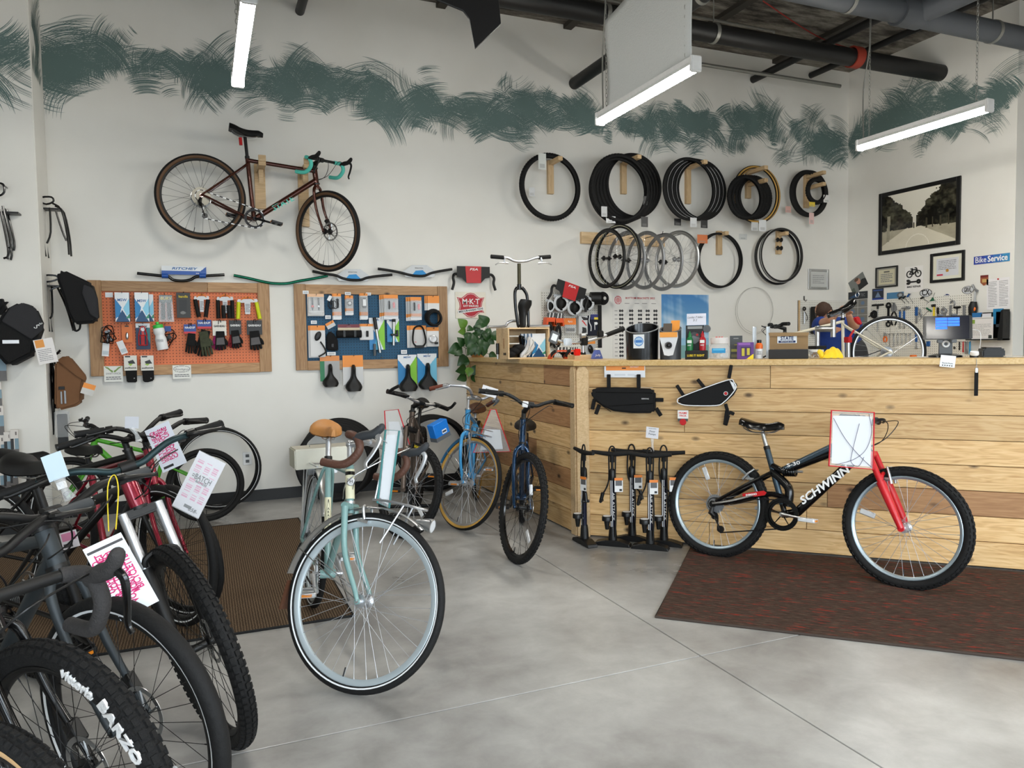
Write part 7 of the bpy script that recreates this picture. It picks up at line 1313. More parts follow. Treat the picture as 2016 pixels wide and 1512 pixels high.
def p_road(X,Z,C):
    r=np.random.default_rng(2);ns=np.zeros(X.shape)
    for s_,a in ((6,.5),(13,.35),(27,.28),(50,.2)):
        g=r.random((s_+2,s_+2));xi,zi=X*s_,Z*s_;i,j=zi.astype(int),xi.astype(int);fx,fz=xi-j,zi-i;ns += a*(g[i,j]*(1-fx)*(1-fz)+g[i,j+1]*fx*(1-fz)+g[i+1,j]*(1-fx)*fz+g[i+1,j+1]*fx*fz)
    ns -= ns.mean();sky=205+30*Z;C[:]=np.stack([sky,sky*.985,sky*.93],2);vx,vz=.45,.42
    road=Z<.40;g_=168+30*ns;C[road]=np.stack([g_,g_*.96,g_*.84],2)[road]
    inroad=(Z<.41) & (np.abs(X-vx-.02*(.4-Z))<(.42-Z)*1.35+.012);q=214+10*ns;C[inroad]=np.stack([q,q*.97,q*.88],2)[inroad]
    lt=(X<vx-.015-.02*np.abs(ns)) & (Z>.34+.25*(vx-X)*.15-ns*.05) & (Z<.50+(vx-X)*1.5+ns*.3);rt=(X>vx+.03) & (Z>.35-ns*.05-(X-vx)*.06) & (Z<.5+(X-vx)*1.35+ns*.35)
    for m in (lt,rt):v=np.clip(40+150*ns,14,120);C[m]=np.stack([v*1.02,v,v*.82],2)[m]
    tk=(np.abs(X-.09-.03*(Z-.3))<.022) & (Z>.16) & (Z<.62);v=150+50*ns;C[tk]=np.stack([v,v*.97,v*.85],2)[tk]
    for a in (.62,.70,.80,.9):m=(np.abs(X-a)<.009) & (Z>.30) & (Z<.48);C[m]=(66,62,50)
    blk(X,Z,C,.446,.33,.462,.42,(30,28,24));ell(X,Z,C,.454,.425,.007,.014,(30,28,24));d=np.hypot((X-.5)*1.5,Z+.02);C[(d<.24) & (d>.23)]=(238,234,222)
framed4('large black framed sepia photograph of a tree lined road',((1733,381.6),(1894,346.3),(1730,502.6),(1890.7,482)),'black_matte',.045,p_road,.007)
o,pr,iw,ih=framed4('small black framed cream certificate beside the bike repair poster',((1724.5,527),(1768.5,523),(1726,566.5),(1768.5,564.5)),'black_matte',.016,lambda X,Z,C:(C.__setitem__(slice(None),(150,148,140)),blk(X,Z,C,.08,.1,.92,.9,(206,200,172)),blk(X,Z,C,.35,.74,.65,.84,(110,108,100))),.006,name='certificate',cat='certificate');line_text(5,iw*.6,ih*.5,'text_grey',pr,(0,-.009,-.01),3)
o,pr,iw,ih=framed4('black framed white certificate with a rosette below the road photograph',((1833,500),(1900.5,492),(1833,557),(1900.5,552)),'black_matte',.03,lambda X,Z,C:(C.__setitem__(slice(None),(214,216,222)),ell(X,Z,C,.5,.3,.07,.09,(190,140,60)),blk(X,Z,C,.03,.04,.3,.14,(196,60,80))),.006,(226,224,208),name='certificate',cat='certificate');line_text(6,iw*.8,ih*.55,'text_grey',pr,(0,-.009,ih*.12),8,frac=.35)
c,w,h,th=rect4('rw',(1783,526),(1818.5,521.5),(1781,576.5),(1817,574));o=printed('bike_repair_poster',w,h,.001,(238,236,234));place(o,c+np.array([-.002,0,0]),th);tag(o,'white poster with a bicycle and a wrench reading BIKE REPAIR','poster');b_=B()
for sg in (-1,1):b_.torus(w*.15,.006,(sg*w*.24,-.003,h*.20),24,6)
for a,e in (((-.24,.20),(-.1,.36)),((-.1,.36),(.17,.36)),((.17,.36),(-.02,.19)),((-.02,.19),(-.24,.20)),((-.02,.19),(-.11,.40)),((.24,.20),(.14,.42)),((-.18,.40),(-.05,.40)),((.14,.42),(.05,.43))):b_.rod((a[0]*w,-.003,a[1]*h),(e[0]*w,-.003,e[1]*h),.006)
b_.build('bicycle_symbol','text_black',o);b_=B().box((0,-.003,-h*.1),(w*.5,.003,h*.055));b_.torus(w*.07,.011,(w*.27,-.003,-h*.1),18,6);a_=np.linspace(.7,2*PI-.7,14);b_.tube(np.stack([-w*.3-w*.075*np.cos(a_),0*a_-.003,-h*.1+w*.075*np.sin(a_)],1),.014,6);b_.build('wrench_symbol','text_black',o);text('BIKE REPAIR',.03,'text_black',o,(0,-.002,-h*.29),bold=.02,width=w*.76)
c,w,h,th=rect4('rw',(1918.5,505.3),(1989.3,497.8),(1917.4,521),(1988.6,514.3));o=thing('wall_sign','blue gradient sign reading Bike Service','sign',c,th);printed('sign_board',w,h,.006,lambda X,Z,C:(blk(X,Z,C,0,0,.3,1,(48,68,160)),blk(X,Z,C,.3,0,.55,1,(44,84,172)),blk(X,Z,C,.55,0,.8,1,(50,112,184)),blk(X,Z,C,.8,0,1,1,(58,140,192))),o);text('Bike',.085,'text_white',o,(-w*.3,-.007,0),width=w*.31,bold=.004);text('Service',.085,'text_white',o,(w*.17,-.007,0),width=w*.55,bold=.025)
def sticker(name,label,cat,k,b,paint,txt=None,tm='text_black',oval=False,ts=.05,tilt=0,sh=0):
    o,w,h=item(name,label,cat,k,b,.002,'rw')
    if oval:B().lathe([(0,-.001),(w/2*.9,-.001)],28,(0,0,0),'y').build('face',paint,o,M=Mx(np.diag([1,1,h/w])),fix=False);B().lathe([(w/2*.9,-.0012),(w/2,-.0012)],28,(0,0,0),'y').build('edge',tm,o,M=Mx(np.diag([1,1,h/w])),fix=False)
    else:printed('face',w,h,.001,paint,o,R=Ry(tilt))
    if txt:text(txt,ts,tm,o,(0,-.003,0),bold=.02,width=w*.62,shear=sh)
    return o,w,h
sticker('oval_sticker','white oval sticker lettered CX above the tool pegboard','sticker',C8,(1108,1055,1215,1125),'white_paper','CX','text_black',True,.09);sticker('oval_sticker','white oval sticker lettered GRVL above the tool pegboard','sticker',C8,(1475,1030,1580,1100),'white_paper','GRVL','text_black',True,.07)
sticker('oval_sticker','small dark blue oval sticker on the top edge of the tool pegboard','sticker',C8,(1315,1098,1372,1135),'ink_navy','Fox','text_white',True,.04);sticker('dark_print','small dark print of a glowing peak beside the calendar','print',C8,(695,1052,795,1150),lambda X,Z,C:(C.__setitem__(slice(None),(34,40,56)),tri(X,Z,C,[(.25,.2),(.5,.7),(.78,.2)],(110,130,160)),blk(X,Z,C,0,0,1,.15,(30,60,150)),blk(X,Z,C,.1,.8,.9,.88,(60,90,160))))
sticker('opener_sticker','blue and grey rounded sticker above the T handles','sticker',C8,(822,1085,970,1140),lambda X,Z,C:(C.__setitem__(slice(None),(74,128,170)),ell(X,Z,C,.8,.5,.2,.48,(90,96,104)),ell(X,Z,C,.8,.5,.1,.24,(170,176,180))));sticker('shield_badge','brown and gold shield badge beside the price list','badge',C8,(1636,936,1706,1026),lambda X,Z,C:(C.__setitem__(slice(None),(150,84,52)),blk(X,Z,C,.0,.78,1,1,(110,30,30)),blk(X,Z,C,.25,.3,.75,.62,(196,160,100)),tri(X,Z,C,[(0,0),(0,.3),(.4,0)],(226,222,214)),tri(X,Z,C,[(1,0),(1,.3),(.6,0)],(226,222,214))))
sticker('photo_print','tilted photograph of a person in a black shirt above the calendar','photo',C8,(500,945,645,1070),lambda X,Z,C:(C.__setitem__(slice(None),(120,124,122)),tri(X,Z,C,[(.4,0),(.45,.45),(.8,.6),(1,.5),(1,0)],(26,26,28)),ell(X,Z,C,.56,.62,.13,.22,(196,140,118)),ell(X,Z,C,.5,.8,.13,.12,(90,62,44)),blk(X,Z,C,0,.0,.2,.4,(80,90,80))),tilt=-.5)
o,w,h=item('price_list','white printed price list with a red pin beside the tool pegboard','paper',C8,(1692,962,1893,1232),.002,'rw');pr=printed('sheet',w,h,.001,(234,232,234),o,R=Ry(-.03));[line_text(16,w*.38,h*.84,'text_grey',pr,(x*w,-.002,0),i+3,frac=.3) for i,x in enumerate((-.24,.24))];B().ball((0,-.006,h*.47),.008).build('pin','red_plastic',o)
# calendar
o,w,h=item('wall_calendar','dark wall calendar of grey month squares with a TEC header','calendar',C8,(487,1078,655,1420),.003,'rw');printed('header',w,h*.19,.002,lambda X,Z,C:(C.__setitem__(slice(None),(38,42,48)),tri(X,Z,C,[(0,.2),(.5,.8),(.5,.2)],(30,70,110))),o,(0,0,h*.4));text('TEC',.05,'text_grey',o,(w*.25,-.004,h*.4),bold=.02,width=w*.24);B().tube([(w*.1*math.cos(t)-w*.02,-.005,h*.42+w*.12*math.sin(t)) for t in np.linspace(0,2*PI,7)[:-1]],.004,4,closed=True).build('hexagon_logo','alu',o)
for i in range(4):
    for j in range(2):printed('month_square',w*.48,h*.19,.0015,lambda X,Z,C:(C.__setitem__(slice(None),(124,122,118)),ell(X,Z,C,.5,.5,.2,.25,(96,120,150))),o,((j-.5)*w*.5,0,h*(.2-.2*i)))
# tool pegboard
c,w,h,th=rect4('rw',(1716,590),(1912,582),(1716,703),(1912,703));tp=thing('pegboard','white pegboard hung with hand tools on the right wall','pegboard',c,th);hz=c[2]+h/2-.9;B().box((0,-.006,0),(w,.01,hz)).build('panel','peg_white',tp,smooth=False,M=Mx(None,(0,0,h/2-hz/2)))
c,w,h,th=rect('bw',1570,592,1666,703);tq=thing('pegboard','white pegboard in the corner behind the mechanic','pegboard',c,0);hz=c[2]+h/2-.9;B().box((0,-.006,h/2-hz/2),(w,.01,hz)).build('panel','peg_white',tq,smooth=False);B().box((-w/2+.01,-.012,h/2-hz/2),(.02,.02,hz)).build('edge_strip','stud_wood',tq,smooth=False)
mat('tool_blue',(24,84,150),.4);mat('tool_green',(20,90,60),.4);mat('tool_yellow',(222,196,30),.4);mat('tool_orange',(230,110,24),.4)
def tool(name,label,b,fn,k=CT,grp='hand tools on the white pegboard',d=.02):
    o,w,h=item(name,label,'tool',k,b,d,'rw',grp);fn(o,w,h);B().tube([(0,.014,h*.46),(0,-.03,h*.46),(0,-.034,h*.5)],.0025,5).build('hook','hook_wire',o);return o
def f_wrench(m='alu',hm=None,open_=True):
    def f(o,w,h):
        b=B().box((0,0,0),(w*.34,.008,h*.8));b.torus(w*.34,w*.13,(0,0,h*.42),14,6);a=np.linspace(.8,2*PI-.8,10);b.tube(np.stack([w*.34*np.sin(a),0*a,-h*.44-w*.34*np.cos(a)*-1],1),w*.12,6);b.build('shank',m,o,bevel=.001)
        if hm:B().box((0,-.001,h*.16),(w*.6,.014,h*.5)).build('handle',hm,o,bevel=.004)
    return f
def f_T(m='black_plastic',sm='steel',sw=.8):
    def f(o,w,h):B().tube([(-w*.48*sw,0,h*.44),(w*.48*sw,0,h*.44)],.011,8).tube([(0,0,h*.46),(0,0,h*.3)],.011,8).build('handle',m,o);B().rod((0,0,h*.35),(0,0,-h*.5),.005).build('shaft',sm,o)
    return f
def f_Tslant(m,dirn=1):
    def f(o,w,h):B().tube([(-dirn*w*.45,0,h*.2),(-dirn*w*.1,0,h*.46)],.01,8).build('handle',m,o);B().rod((-dirn*w*.28,0,h*.33),(dirn*w*.45,0,-h*.45),.003).build('shaft','steel',o)
    return f
def f_plier(m='black_plastic',jm='dark_metal'):
    def f(o,w,h):
        for sg in (-1,1):B().tube(smoothpts([(sg*w*.05,0,h*.1),(sg*w*.28,0,-h*.1),(sg*w*.3,0,-h*.3),(sg*w*.12,0,-h*.5)],4),.008,8).build('handle',m,o);B().prism([(0,h*.05),(sg*w*.3,h*.16),(sg*w*.28,h*.3),(sg*w*.04,h*.48)],.01,Mx(None,(0,-.005,0))).build('jaw',jm,o)
    return f
def f_hammer(hm,gm):
    def f(o,w,h):B().tube([(-w*.45,0,h*.42),(w*.3,0,h*.42)],.016,10).build('head',hm,o);B().tube([(0,0,h*.36),(0,0,-h*.5)],[.008,.012],8).build('handle',gm,o)
    return f
def f_ring(o,w,h):B().torus(w*.32,w*.14,(0,0,h*.12),20,8).box((0,0,-h*.3),(w*.5,.02,h*.4)).build('ring','alu_matte',o)
def f_hookw(o,w,h):a=np.linspace(-.3*PI,.95*PI,14);B().tube(np.stack([w*.1+w*.34*np.cos(a),0*a,h*.26+w*.42*np.sin(a)],1),w*.12,6).box((-w*.22,0,-h*.16),(w*.3,.014,h*.7)).build('spanner','alu_matte',o)
def f_bar(m,m2=None):
    def f(o,w,h):
        B().box((0,0,0),(w*.6,.014,h)).build('body',m,o,bevel=.004)
        if m2:B().box((0,-.002,h*.2),(w*.75,.018,h*.5)).build('handle',m2,o,bevel=.004)
    return f
TOOLS=[('press_tool','large T handled press with silver shaft',(105,365,250,720),f_T('black_matte','steel',1)),('tape_coil','coil of black strap below the T handled press',(65,445,180,565),lambda o,w,h:B().torus(w*.28,.012,(w*.1,0,0),20,8).torus(w*.2,.012,(w*.1,-.02,0),20,8).tube([(-w*.1,0,0),(-w*.5,0,-h*.2)],.006,6).build('strap','fabric_black',o)),
    ('adjustable_wrench','dark adjustable wrench beside the T handled press',(275,370,350,640),f_wrench('dark_metal')),('claw_pliers','grey curved jaw pliers',(325,350,440,640),f_plier('dark_metal','alu_matte')),('blue_wrench','blue handled wrench beside the curved jaw pliers',(440,445,476,675),f_wrench('steel','tool_blue')),('blue_wrench','blue handled wrench under the chain tool',(490,440,530,675),f_wrench('steel','tool_blue')),
    ('chain_tool','small grey chain tool',(478,400,590,445),lambda o,w,h:B().tube([(-w*.5,0,0),(w*.5,0,0)],.008,8).box((w*.2,0,0),(w*.35,.02,h*.8)).build('body','alu_matte',o,bevel=.002)),('file_tool','blue handled flat file',(645,405,686,615),f_bar('alu_matte','tool_blue')),('scissors','small silver scissors beside the blue file',(690,430,735,540),f_plier('steel','steel')),('spoke_tool','green handled slanted screwdriver',(690,420,862,585),f_Tslant('tool_green',-1)),
    ('mallet','yellow handled black hammer',(858,380,912,540),f_hammer('black_matte','tool_yellow')),('screwdriver','black stubby handled screwdriver',(918,415,952,545),f_bar('dark_metal','black_matte')),('freewheel_wrench','large grey ring wrench above the tablet',(965,405,1055,560),f_ring),('hook_spanner','grey hook spanner above the tablet',(1072,310,1148,560),f_hookw),('socket_tool','T shaped dark socket wrench',(1122,405,1228,560),f_T('dark_metal','dark_metal')),('cone_press','flat grey bearing tool',(1235,390,1290,560),f_bar('alu_matte')),
    ('tri_tool','green three way hex tool',(785,232,915,375),lambda o,w,h:(B().prism([(-w*.2,-h*.25),(w*.3,-h*.2),(w*.12,h*.12)],.016).build('body','tool_green',o,bevel=.004),B().rod((w*.12,.008,h*.1),(w*.3,.008,h*.5),.003).rod((-w*.2,.008,-h*.24),(-w*.5,.008,-h*.48),.003).rod((w*.28,.008,-h*.2),(w*.48,.008,-h*.28),.003).build('bits','steel',o))),
    ('hex_driver','black T hex key nearest the blue sticker',(440,280,530,372),f_Tslant('black_plastic')),('hex_driver','black T hex key between two others',(490,270,580,372),f_Tslant('black_plastic')),('hex_driver','blue and black T hex key',(545,240,625,368),f_Tslant('tool_blue')),('hex_driver','black T hex key under the CX sticker',(712,280,820,352),f_Tslant('black_plastic')),
    ('orange_cutter','orange handled cable cutter seen through the wheel',(240,730,305,850),f_plier('tool_orange','steel')),('cone_wrench','blue plastic tyre lever bundle under the tablet',(775,840,850,905),f_bar('tool_blue')),('pedal_wrench','long blue handled wrench beside the rear tyre',(640,735,685,930),f_wrench('steel','tool_blue')),('crank_puller','small dark ring tool under the tablet',(1125,905,1158,945),lambda o,w,h:B().torus(w*.3,w*.14,(0,0,0),16,6).build('ring','dark_metal',o)),('long_driver','thin black driver hanging under the tablet',(1195,845,1215,955),f_bar('black_matte')),('steel_rule','grey steel bars hanging by the printer',(1262,845,1320,1000),f_bar('alu_matte')),('blue_lever','long light blue tyre lever by the printer',(1318,845,1350,1010),f_bar(mat('lever_blue',(60,150,200),.4).name)),('red_lever','thin red handled file by the printer',(1240,845,1262,980),f_bar('red_plastic'))]
for nm,lb,b,f in TOOLS:tool(nm,lb,b,f)
for i in range(6):tool('combination_wrench','steel combination wrench in the row seen through the rear wheel',(312+52*i,742,338+52*i,910-8*i),f_wrench('steel'),grp='row of combination wrenches')
o,w,h=item('bench_brush','black brush with a silver handle hung at the edge of the tool pegboard','brush',CT,(1345,130,1440,720),.03,'rw');B().tube([(0,0,h*.08),(w*.06,0,h*.36)],.009,8).build('handle','steel',o);B().tube([(w*.0,0,h*.4),(-w*.3,0,h*.5)],.012,8).box((w*.2,0,h*.38),(w*.5,.02,.02),Ry(.6)).build('arm','alu_matte',o);B().tube([(-.0,-.01,h*.14),(-w*.1,-.01,h*.02),(-w*.15,-.01,-h*.2),(-w*.1,-.01,-h*.48)],[.03,.045,.035,.014],10).build('head','black_matte',o);B().ball((w*.2,-.03,-h*.02),(.02,.01,.025)).build('tag','tool_orange',o)
# wall pocket with papers
o,w,h=item('file_holder','black wall file holder stuffed with papers and leaflets','file holder',CT,(1375,450,1835,830),.03,'rw')
B().box((0,-.05,-h*.47),(w,.12,.012)).prism([(w*.36,-h*.5),(w*.5,-h*.5),(w*.5,h*.5),(w*.44,h*.46)],.1,Mx(None,(0,-.1,0))).box((0,.0,0),(w,.008,h*.86)).build('tray','black_plastic',o,smooth=False);printed('front_paper',w*.72,h*.74,.002,lambda X,Z,C:(C.__setitem__(slice(None),(226,222,220)),blk(X,Z,C,.04,.72,.3,.9,(130,160,60)),blk(X,Z,C,.82,.06,.96,.2,(50,54,50)),blk(X,Z,C,.04,.93,.96,.96,(170,170,170))),o,(-w*.13,-.09,-h*.1));line_text(9,w*.6,h*.4,'text_grey',o,(-w*.13,-.0935,-h*.14),9,frac=.2)
for x,m,hh in ((-.3,(40,110,170),.9),(-.05,(222,222,226),.86),(.28,(36,130,180),1.0),(.36,(50,60,70),.9)):printed('leaflet',w*.28,h*.5,.002,m,o,(x*w,-.045,h*(hh-.72)))
# framed picture on the recess wall
p_=on(2012,562,0,9.0);o=thing('picture_frame','black framed green picture on the far recess wall','picture frame',p_,-PI/2);B().box((0,-.015,0),(.62,.03,.6)).build('frame','black_matte',o,bevel=.004);printed('print',.5,.48,.032,(96,104,72),o);p2=printed('notice',.3,.35,.001,(214,212,212));place(p2,on(2014,495,0,8.998),-PI/2);tag(p2,'pale paper notice above the framed green picture','notice')
# corner pegboard goods and the frame pump beside the mechanic
o,w,h=item('frame_pump','small silver pump on the corner pegboard','pump',C3,(65,190,120,350),.03);B().rod((0,-.02,-h*.45),(0,-.02,h*.2),.009).build('barrel','steel',o);B().torus(.018,.009,(0,-.02,h*.36),16,8).build('handle','black_plastic',o);B().tube(smoothpts([(0,-.03,h*.2),(w*.4,-.03,-.02),(w*.3,-.03,-h*.3)],4),.004,6).build('hose','black_rubber',o)
o,w,h=item('tool_case','dark upright case on the corner pegboard beside the mechanic','case',C3,(152,195,240,430),.03);B().box((0,-.05,0),(w,.1,h)).build('body','black_matte',o,bevel=.01)
o,w,h=item('wall_hook','small metal hook above the corner pegboard','hook',C3,(90,112,112,140),.002);B().box((0,-.002,.01),(.02,.004,.05)).tube(smoothpts([(0,-.004,0),(0,-.03,-.03),(0,-.045,-.01)],4),.004,6).build('prong','hook_wire',o)

# ================================================================ repair bay
C7t=(1560,580,6.72);mat('cream_metal',(214,206,186),.3,0,.04,8,coat=.3)
kS=bike('road_bicycle','cream road bicycle clamped high in the repair stand',dict(R=.335,rt=.014,wb=1.02,st=.50,sad=.10,afc=.38,htl=.12,bw=.2,bar='flat',frame='cream_metal',fork='cream_metal',rim='alu',spoke='steel',hubm='chrome',post='steel',brake='cal',tube=.014,dt=.015,saddle='black_gloss',seatw=.075,grip='black_rubber',sadtilt=.15,cass=.055),[5.893,4.917,2.63,0,0.2,0.915,0.319])
kr=np.array(kS['root'].matrix_world@Vector([float(v) for v in kS['g']['sttop']*.5+kS['g']['httop']*.5]))
rs=thing('repair_stand','silver repair stand with a red knobbed clamp','repair stand',(atd(*pk(C7t,330,600),6.55)*[1,1,0]));rw0=np.array(rs.location);zt_=atd(*pk(C7t,330,415),6.55)[2]
B().cyl((0,0,.02),(0,0,zt_),.02,16).build('post','steel',rs);B().lathe([(0,0),(.26,0),(.25,.02),(.04,.03),(.03,.1)],28).build('base','black_matte',rs,fix=False);ca=atd(*pk(C7t,380,455),6.5)-rw0;cbp=atd(*pk(C7t,540,455),6.45)-rw0;B().tube([(0,0,ca[2]),ca,cbp],.026,14).build('clamp_arm','alu',rs);B().cyl(cbp+[0,0,-.07],cbp+[0,0,.08],.022,14).build('clamp_jaw','steel',rs);B().box((0,0,atd(*pk(C7t,330,700),6.55)[2]),(.12,.1,.03)).build('tool_tray','black_plastic',rs,bevel=.004)
rs2=thing('repair_stand','second silver stand leg with a red quick release collar','repair stand',atd(*pk(C7t,770,830),6.5)*[1,1,0]);w0=np.array(rs2.location);ta=atd(*pk(C7t,735,590),6.5)-w0;B().cyl((0,0,.02),ta,.019,14).build('post','steel',rs2);B().lathe([(0,0),(.22,0),(.2,.02),(.03,.03)],24).build('base','black_matte',rs2,fix=False);B().box(ta+[0,0,-.005],(.05,.05,.05)).tube([ta+[.02,0,.02],ta+[.05,-.02,.08]],.01,8).build('collar','red_plastic',rs2,bevel=.006)
q=thing('red_lever','red clamp lever in front of the calendar','lever',atd(*pk(C7t,880,345),6.7));B().prism([(-.05,.03),(.01,.04),(.05,-.03),(.02,-.04),(-.03,-.01)],.03).build('lever_arm','red_plastic',q,bevel=.008)
q=thing('shop_bottle','clear bottle with an orange cap on the workbench','bottle',atd(*pk(C7t,1600,830),6.6));b0=np.array(q.location);B().lathe([(0,-.02),(.035,-.02),(.035,.07),(.03,.075)],18).build('body','clear_plastic',q,fix=False);B().lathe([(.034,.07),(.036,.13),(.03,.14),(0,.14)],18).build('cap','tool_orange',q,fix=False);B().cyl((.09,0,-.02),(.09,0,.04),.026,14).build('green_pot','tool_green',q)
# bench behind the counter on which the small bottle and parts stand
wbz=b0[2]-.02;bc=rw(1765,700,.3);bn_=thing('workbench','workbench below the tool pegboard behind the counter','workbench',(XR-.36,5.65,0),-PI/2);B().box((0,0,1.0),(1.6,.62,.04)).build('bench_top','pine_top',bn_,smooth=False,bevel=.003)
for sx in (-.74,.74):
    for sy in (-.25,.25):B().box((sx,sy,.49),(.07,.07,.98)).build('leg','stud_wood',bn_,smooth=False)
q.location.z=1.04;q.location.x,q.location.y=(float(v) for v in on(*pk(C7t,1600,800),0,XR-.3)[:2]);
# ---- mechanic
pz=7.35;hd_=atd(*pk(C7t,425,245),pz);shl=atd(*pk(C7t,560,400),pz+.05);hip=atd(*pk(C7t,690,780),pz+.25);hip[2]=.95;hd=hd_
man=thing('person','person in blue shirt and dark grey apron bending over the stand','person',(hip[0],hip[1],0));m0=np.array([hip[0],hip[1],0.]);right_=np.array([math.cos(rad(-45)),math.sin(rad(-45)),0]);fwd_=np.array([-right_[1]*-1,-right_[0],0]);fwd_=np.array([-.55,-.83,0]);
def skin(name,verts,edges,radii,m,parent,sub=2,root=0):
    me=bpy.data.meshes.new(name);me.from_pydata([tuple(v) for v in verts],edges,[]);o=link(name,me,m,parent);md=o.modifiers.new('skin','SKIN');md.use_smooth_shade=True
    if not me.skin_vertices:me.skin_vertices.new() if hasattr(me.skin_vertices,'new') else None
    for i,r in enumerate(radii):sv=me.skin_vertices[0].data[i];sv.radius=(r,r) if not isinstance(r,tuple) else r;sv.use_root=i == root
    s_=o.modifiers.new('sub','SUBSURF');s_.levels=sub;s_.render_levels=sub;return o
V=lambda p:np.array(p)-m0
chest=shl+np.array([0,0,-.06]);shR=shl+right_*-.17+np.array([0,0,-.0]);shL=shl+right_*.19+np.array([0,0,.0]);neck=shl*.45+hd*.55+np.array([0,0,-.035]);hnd=atd(*pk(C7t,600,235),6.98);hnd2=atd(*pk(C7t,735,250),7.0);el1=atd(*pk(C7t,500,335),7.0);el2=atd(*pk(C7t,800,420),7.15)
kneeL,kneeR=hip+right_*.1+[0,0,-.45],hip-right_*.1+[0,0,-.45]
body_v=[hip,hip*.5+chest*.5,chest,neck,hd+(hd-neck)*.15,shR,el1,hnd,shL,el2,hnd2,hip+right_*.09+[0,0,-.04],kneeL,np.array([kneeL[0],kneeL[1],.08]),hip-right_*.09+[0,0,-.04],kneeR,np.array([kneeR[0],kneeR[1],.08])]
skin('body',[V(p) for p in body_v],[(0,1),(1,2),(2,3),(3,4),(2,5),(5,6),(6,7),(2,8),(8,9),(9,10),(0,11),(11,12),(12,13),(0,14),(14,15),(15,16)],[.07,.05,.045,.045,.05,.045,.042,.028,.06,.042,.028,.085,.06,.04,.085,.06,.04],'skin',man)
hv=V(hd);hax=(hd-neck);hax /= np.linalg.norm(hax);hf=np.array([.35,-.5,-.62]);hf -= hax*(hf@hax);hf /= np.linalg.norm(hf);hs=np.cross(hf,hax);HR=np.stack([hs,hf,hax],1)
hb_=B().ball((0,0,0),(.074,.092,.112),20,14);hb_.ball((0,.088,-.015),(.016,.022,.026),10,6);hb_.ball((0,.055,-.085),(.042,.035,.03),12,8)
for sg in (-1,1):hb_.ball((sg*.076,-.005,-.01),(.012,.026,.034),10,6)
hm_=hb_.build('head','skin',man,M=Mx(HR,hv));mat('hair_brown',(60,40,28),.7,0,.3,120,.5)
n1,n2=20,12;P=[]
for i in range(n2+1):
    t=PI*.62*i/n2;P.append([((.08+.003*((i*k_) % 3))*math.sin(t)*math.cos(2*PI*k_/n1),(.1)*math.sin(t)*math.sin(2*PI*k_/n1)-.012*(i/n2),.118*math.cos(t)-(.05 if math.sin(2*PI*k_/n1)<-.2 else (-.03 if math.sin(2*PI*k_/n1)>.3 else -.0))*(i/n2)) for k_ in range(n1+1)])
b_=B();b_.grid(np.array(P));b_.build('hair','hair_brown',man,M=Mx(HR,hv),fix=False)
for sg in (-1,1):B().ball((sg*.03,.082,.012),(.011,.007,.007),8,6).build('eye','text_black',hm_)
B().box((0,.083,-.05),(.036,.006,.006)).build('mouth',mat('lip',(150,84,78),.5).name,hm_,bevel=.002)
mat('shirt_blue',(30,58,132),.85,0,.15,60,.2);mat('apron_grey',(50,50,52),.85,0,.12,60,.2);mat('trousers',(46,50,60),.85)
skin('shirt',[V(p) for p in (hip+[0,0,.05],hip*.5+chest*.5,chest+[0,0,.02],shR,shR*.45+el1*.55,shL,shL*.45+el2*.55)],[(0,1),(1,2),(2,3),(3,4),(2,5),(5,6)],[.17,.175,.17,.09,.068,.09,.068],'shirt_blue',man)
ap=hip*.5+chest*.5;skin('apron',[V(p)+np.array([0.07,-.06,0]) for p in (hip+[0,0,-.3],hip+[0,0,.05],ap,chest+[0.05,0,-.06])],[(0,1),(1,2),(2,3)],[.19,.185,.18,.16],'apron_grey',man)
skin('trousers',[V(p) for p in (hip,hip+right_*.09+[0,0,-.06],kneeL,np.array([kneeL[0],kneeL[1],.09]),hip-right_*.09+[0,0,-.06],kneeR,np.array([kneeR[0],kneeR[1],.09]))],[(0,1),(1,2),(2,3),(0,4),(4,5),(5,6)],[.14,.1,.078,.058,.1,.078,.058],'trousers',man)
for kx in (kneeL,kneeR):B().ball(V([kx[0]-.02,kx[1]-.05,.05]),(.05,.13,.05),14,8).build('shoe','black_matte',man)
for hp_,el in ((hnd,el1),(hnd2,el2)):
    d_=(hp_-el)/np.linalg.norm(hp_-el);sd_=np.cross(d_,[0,0,1]);sd_ /= np.linalg.norm(sd_);up_=np.cross(sd_,d_);pv=V(hp_)
    fg=[pv,pv+d_*.05];ed=[(0,1)];rr_=[(.026,.018),(.036,.014)]
    for i,(o_,l_) in enumerate(((-.03,.062),(-.01,.075),(.012,.07),(.032,.055))):
        b0_=len(fg);fg += [pv+d_*.075+sd_*o_,pv+d_*(.075+l_*.5)+sd_*o_-up_*.012,pv+d_*(.075+l_*.8)+sd_*o_-up_*.04];ed += [(1,b0_),(b0_,b0_+1),(b0_+1,b0_+2)];rr_ += [.0095,.0088,.008]
    b0_=len(fg);fg += [pv+d_*.03-sd_*.04-up_*.01,pv+d_*.06-sd_*.055-up_*.03];ed += [(0,b0_),(b0_,b0_+1)];rr_ += [.0115,.009];skin('hand',fg,ed,rr_,'skin',man)

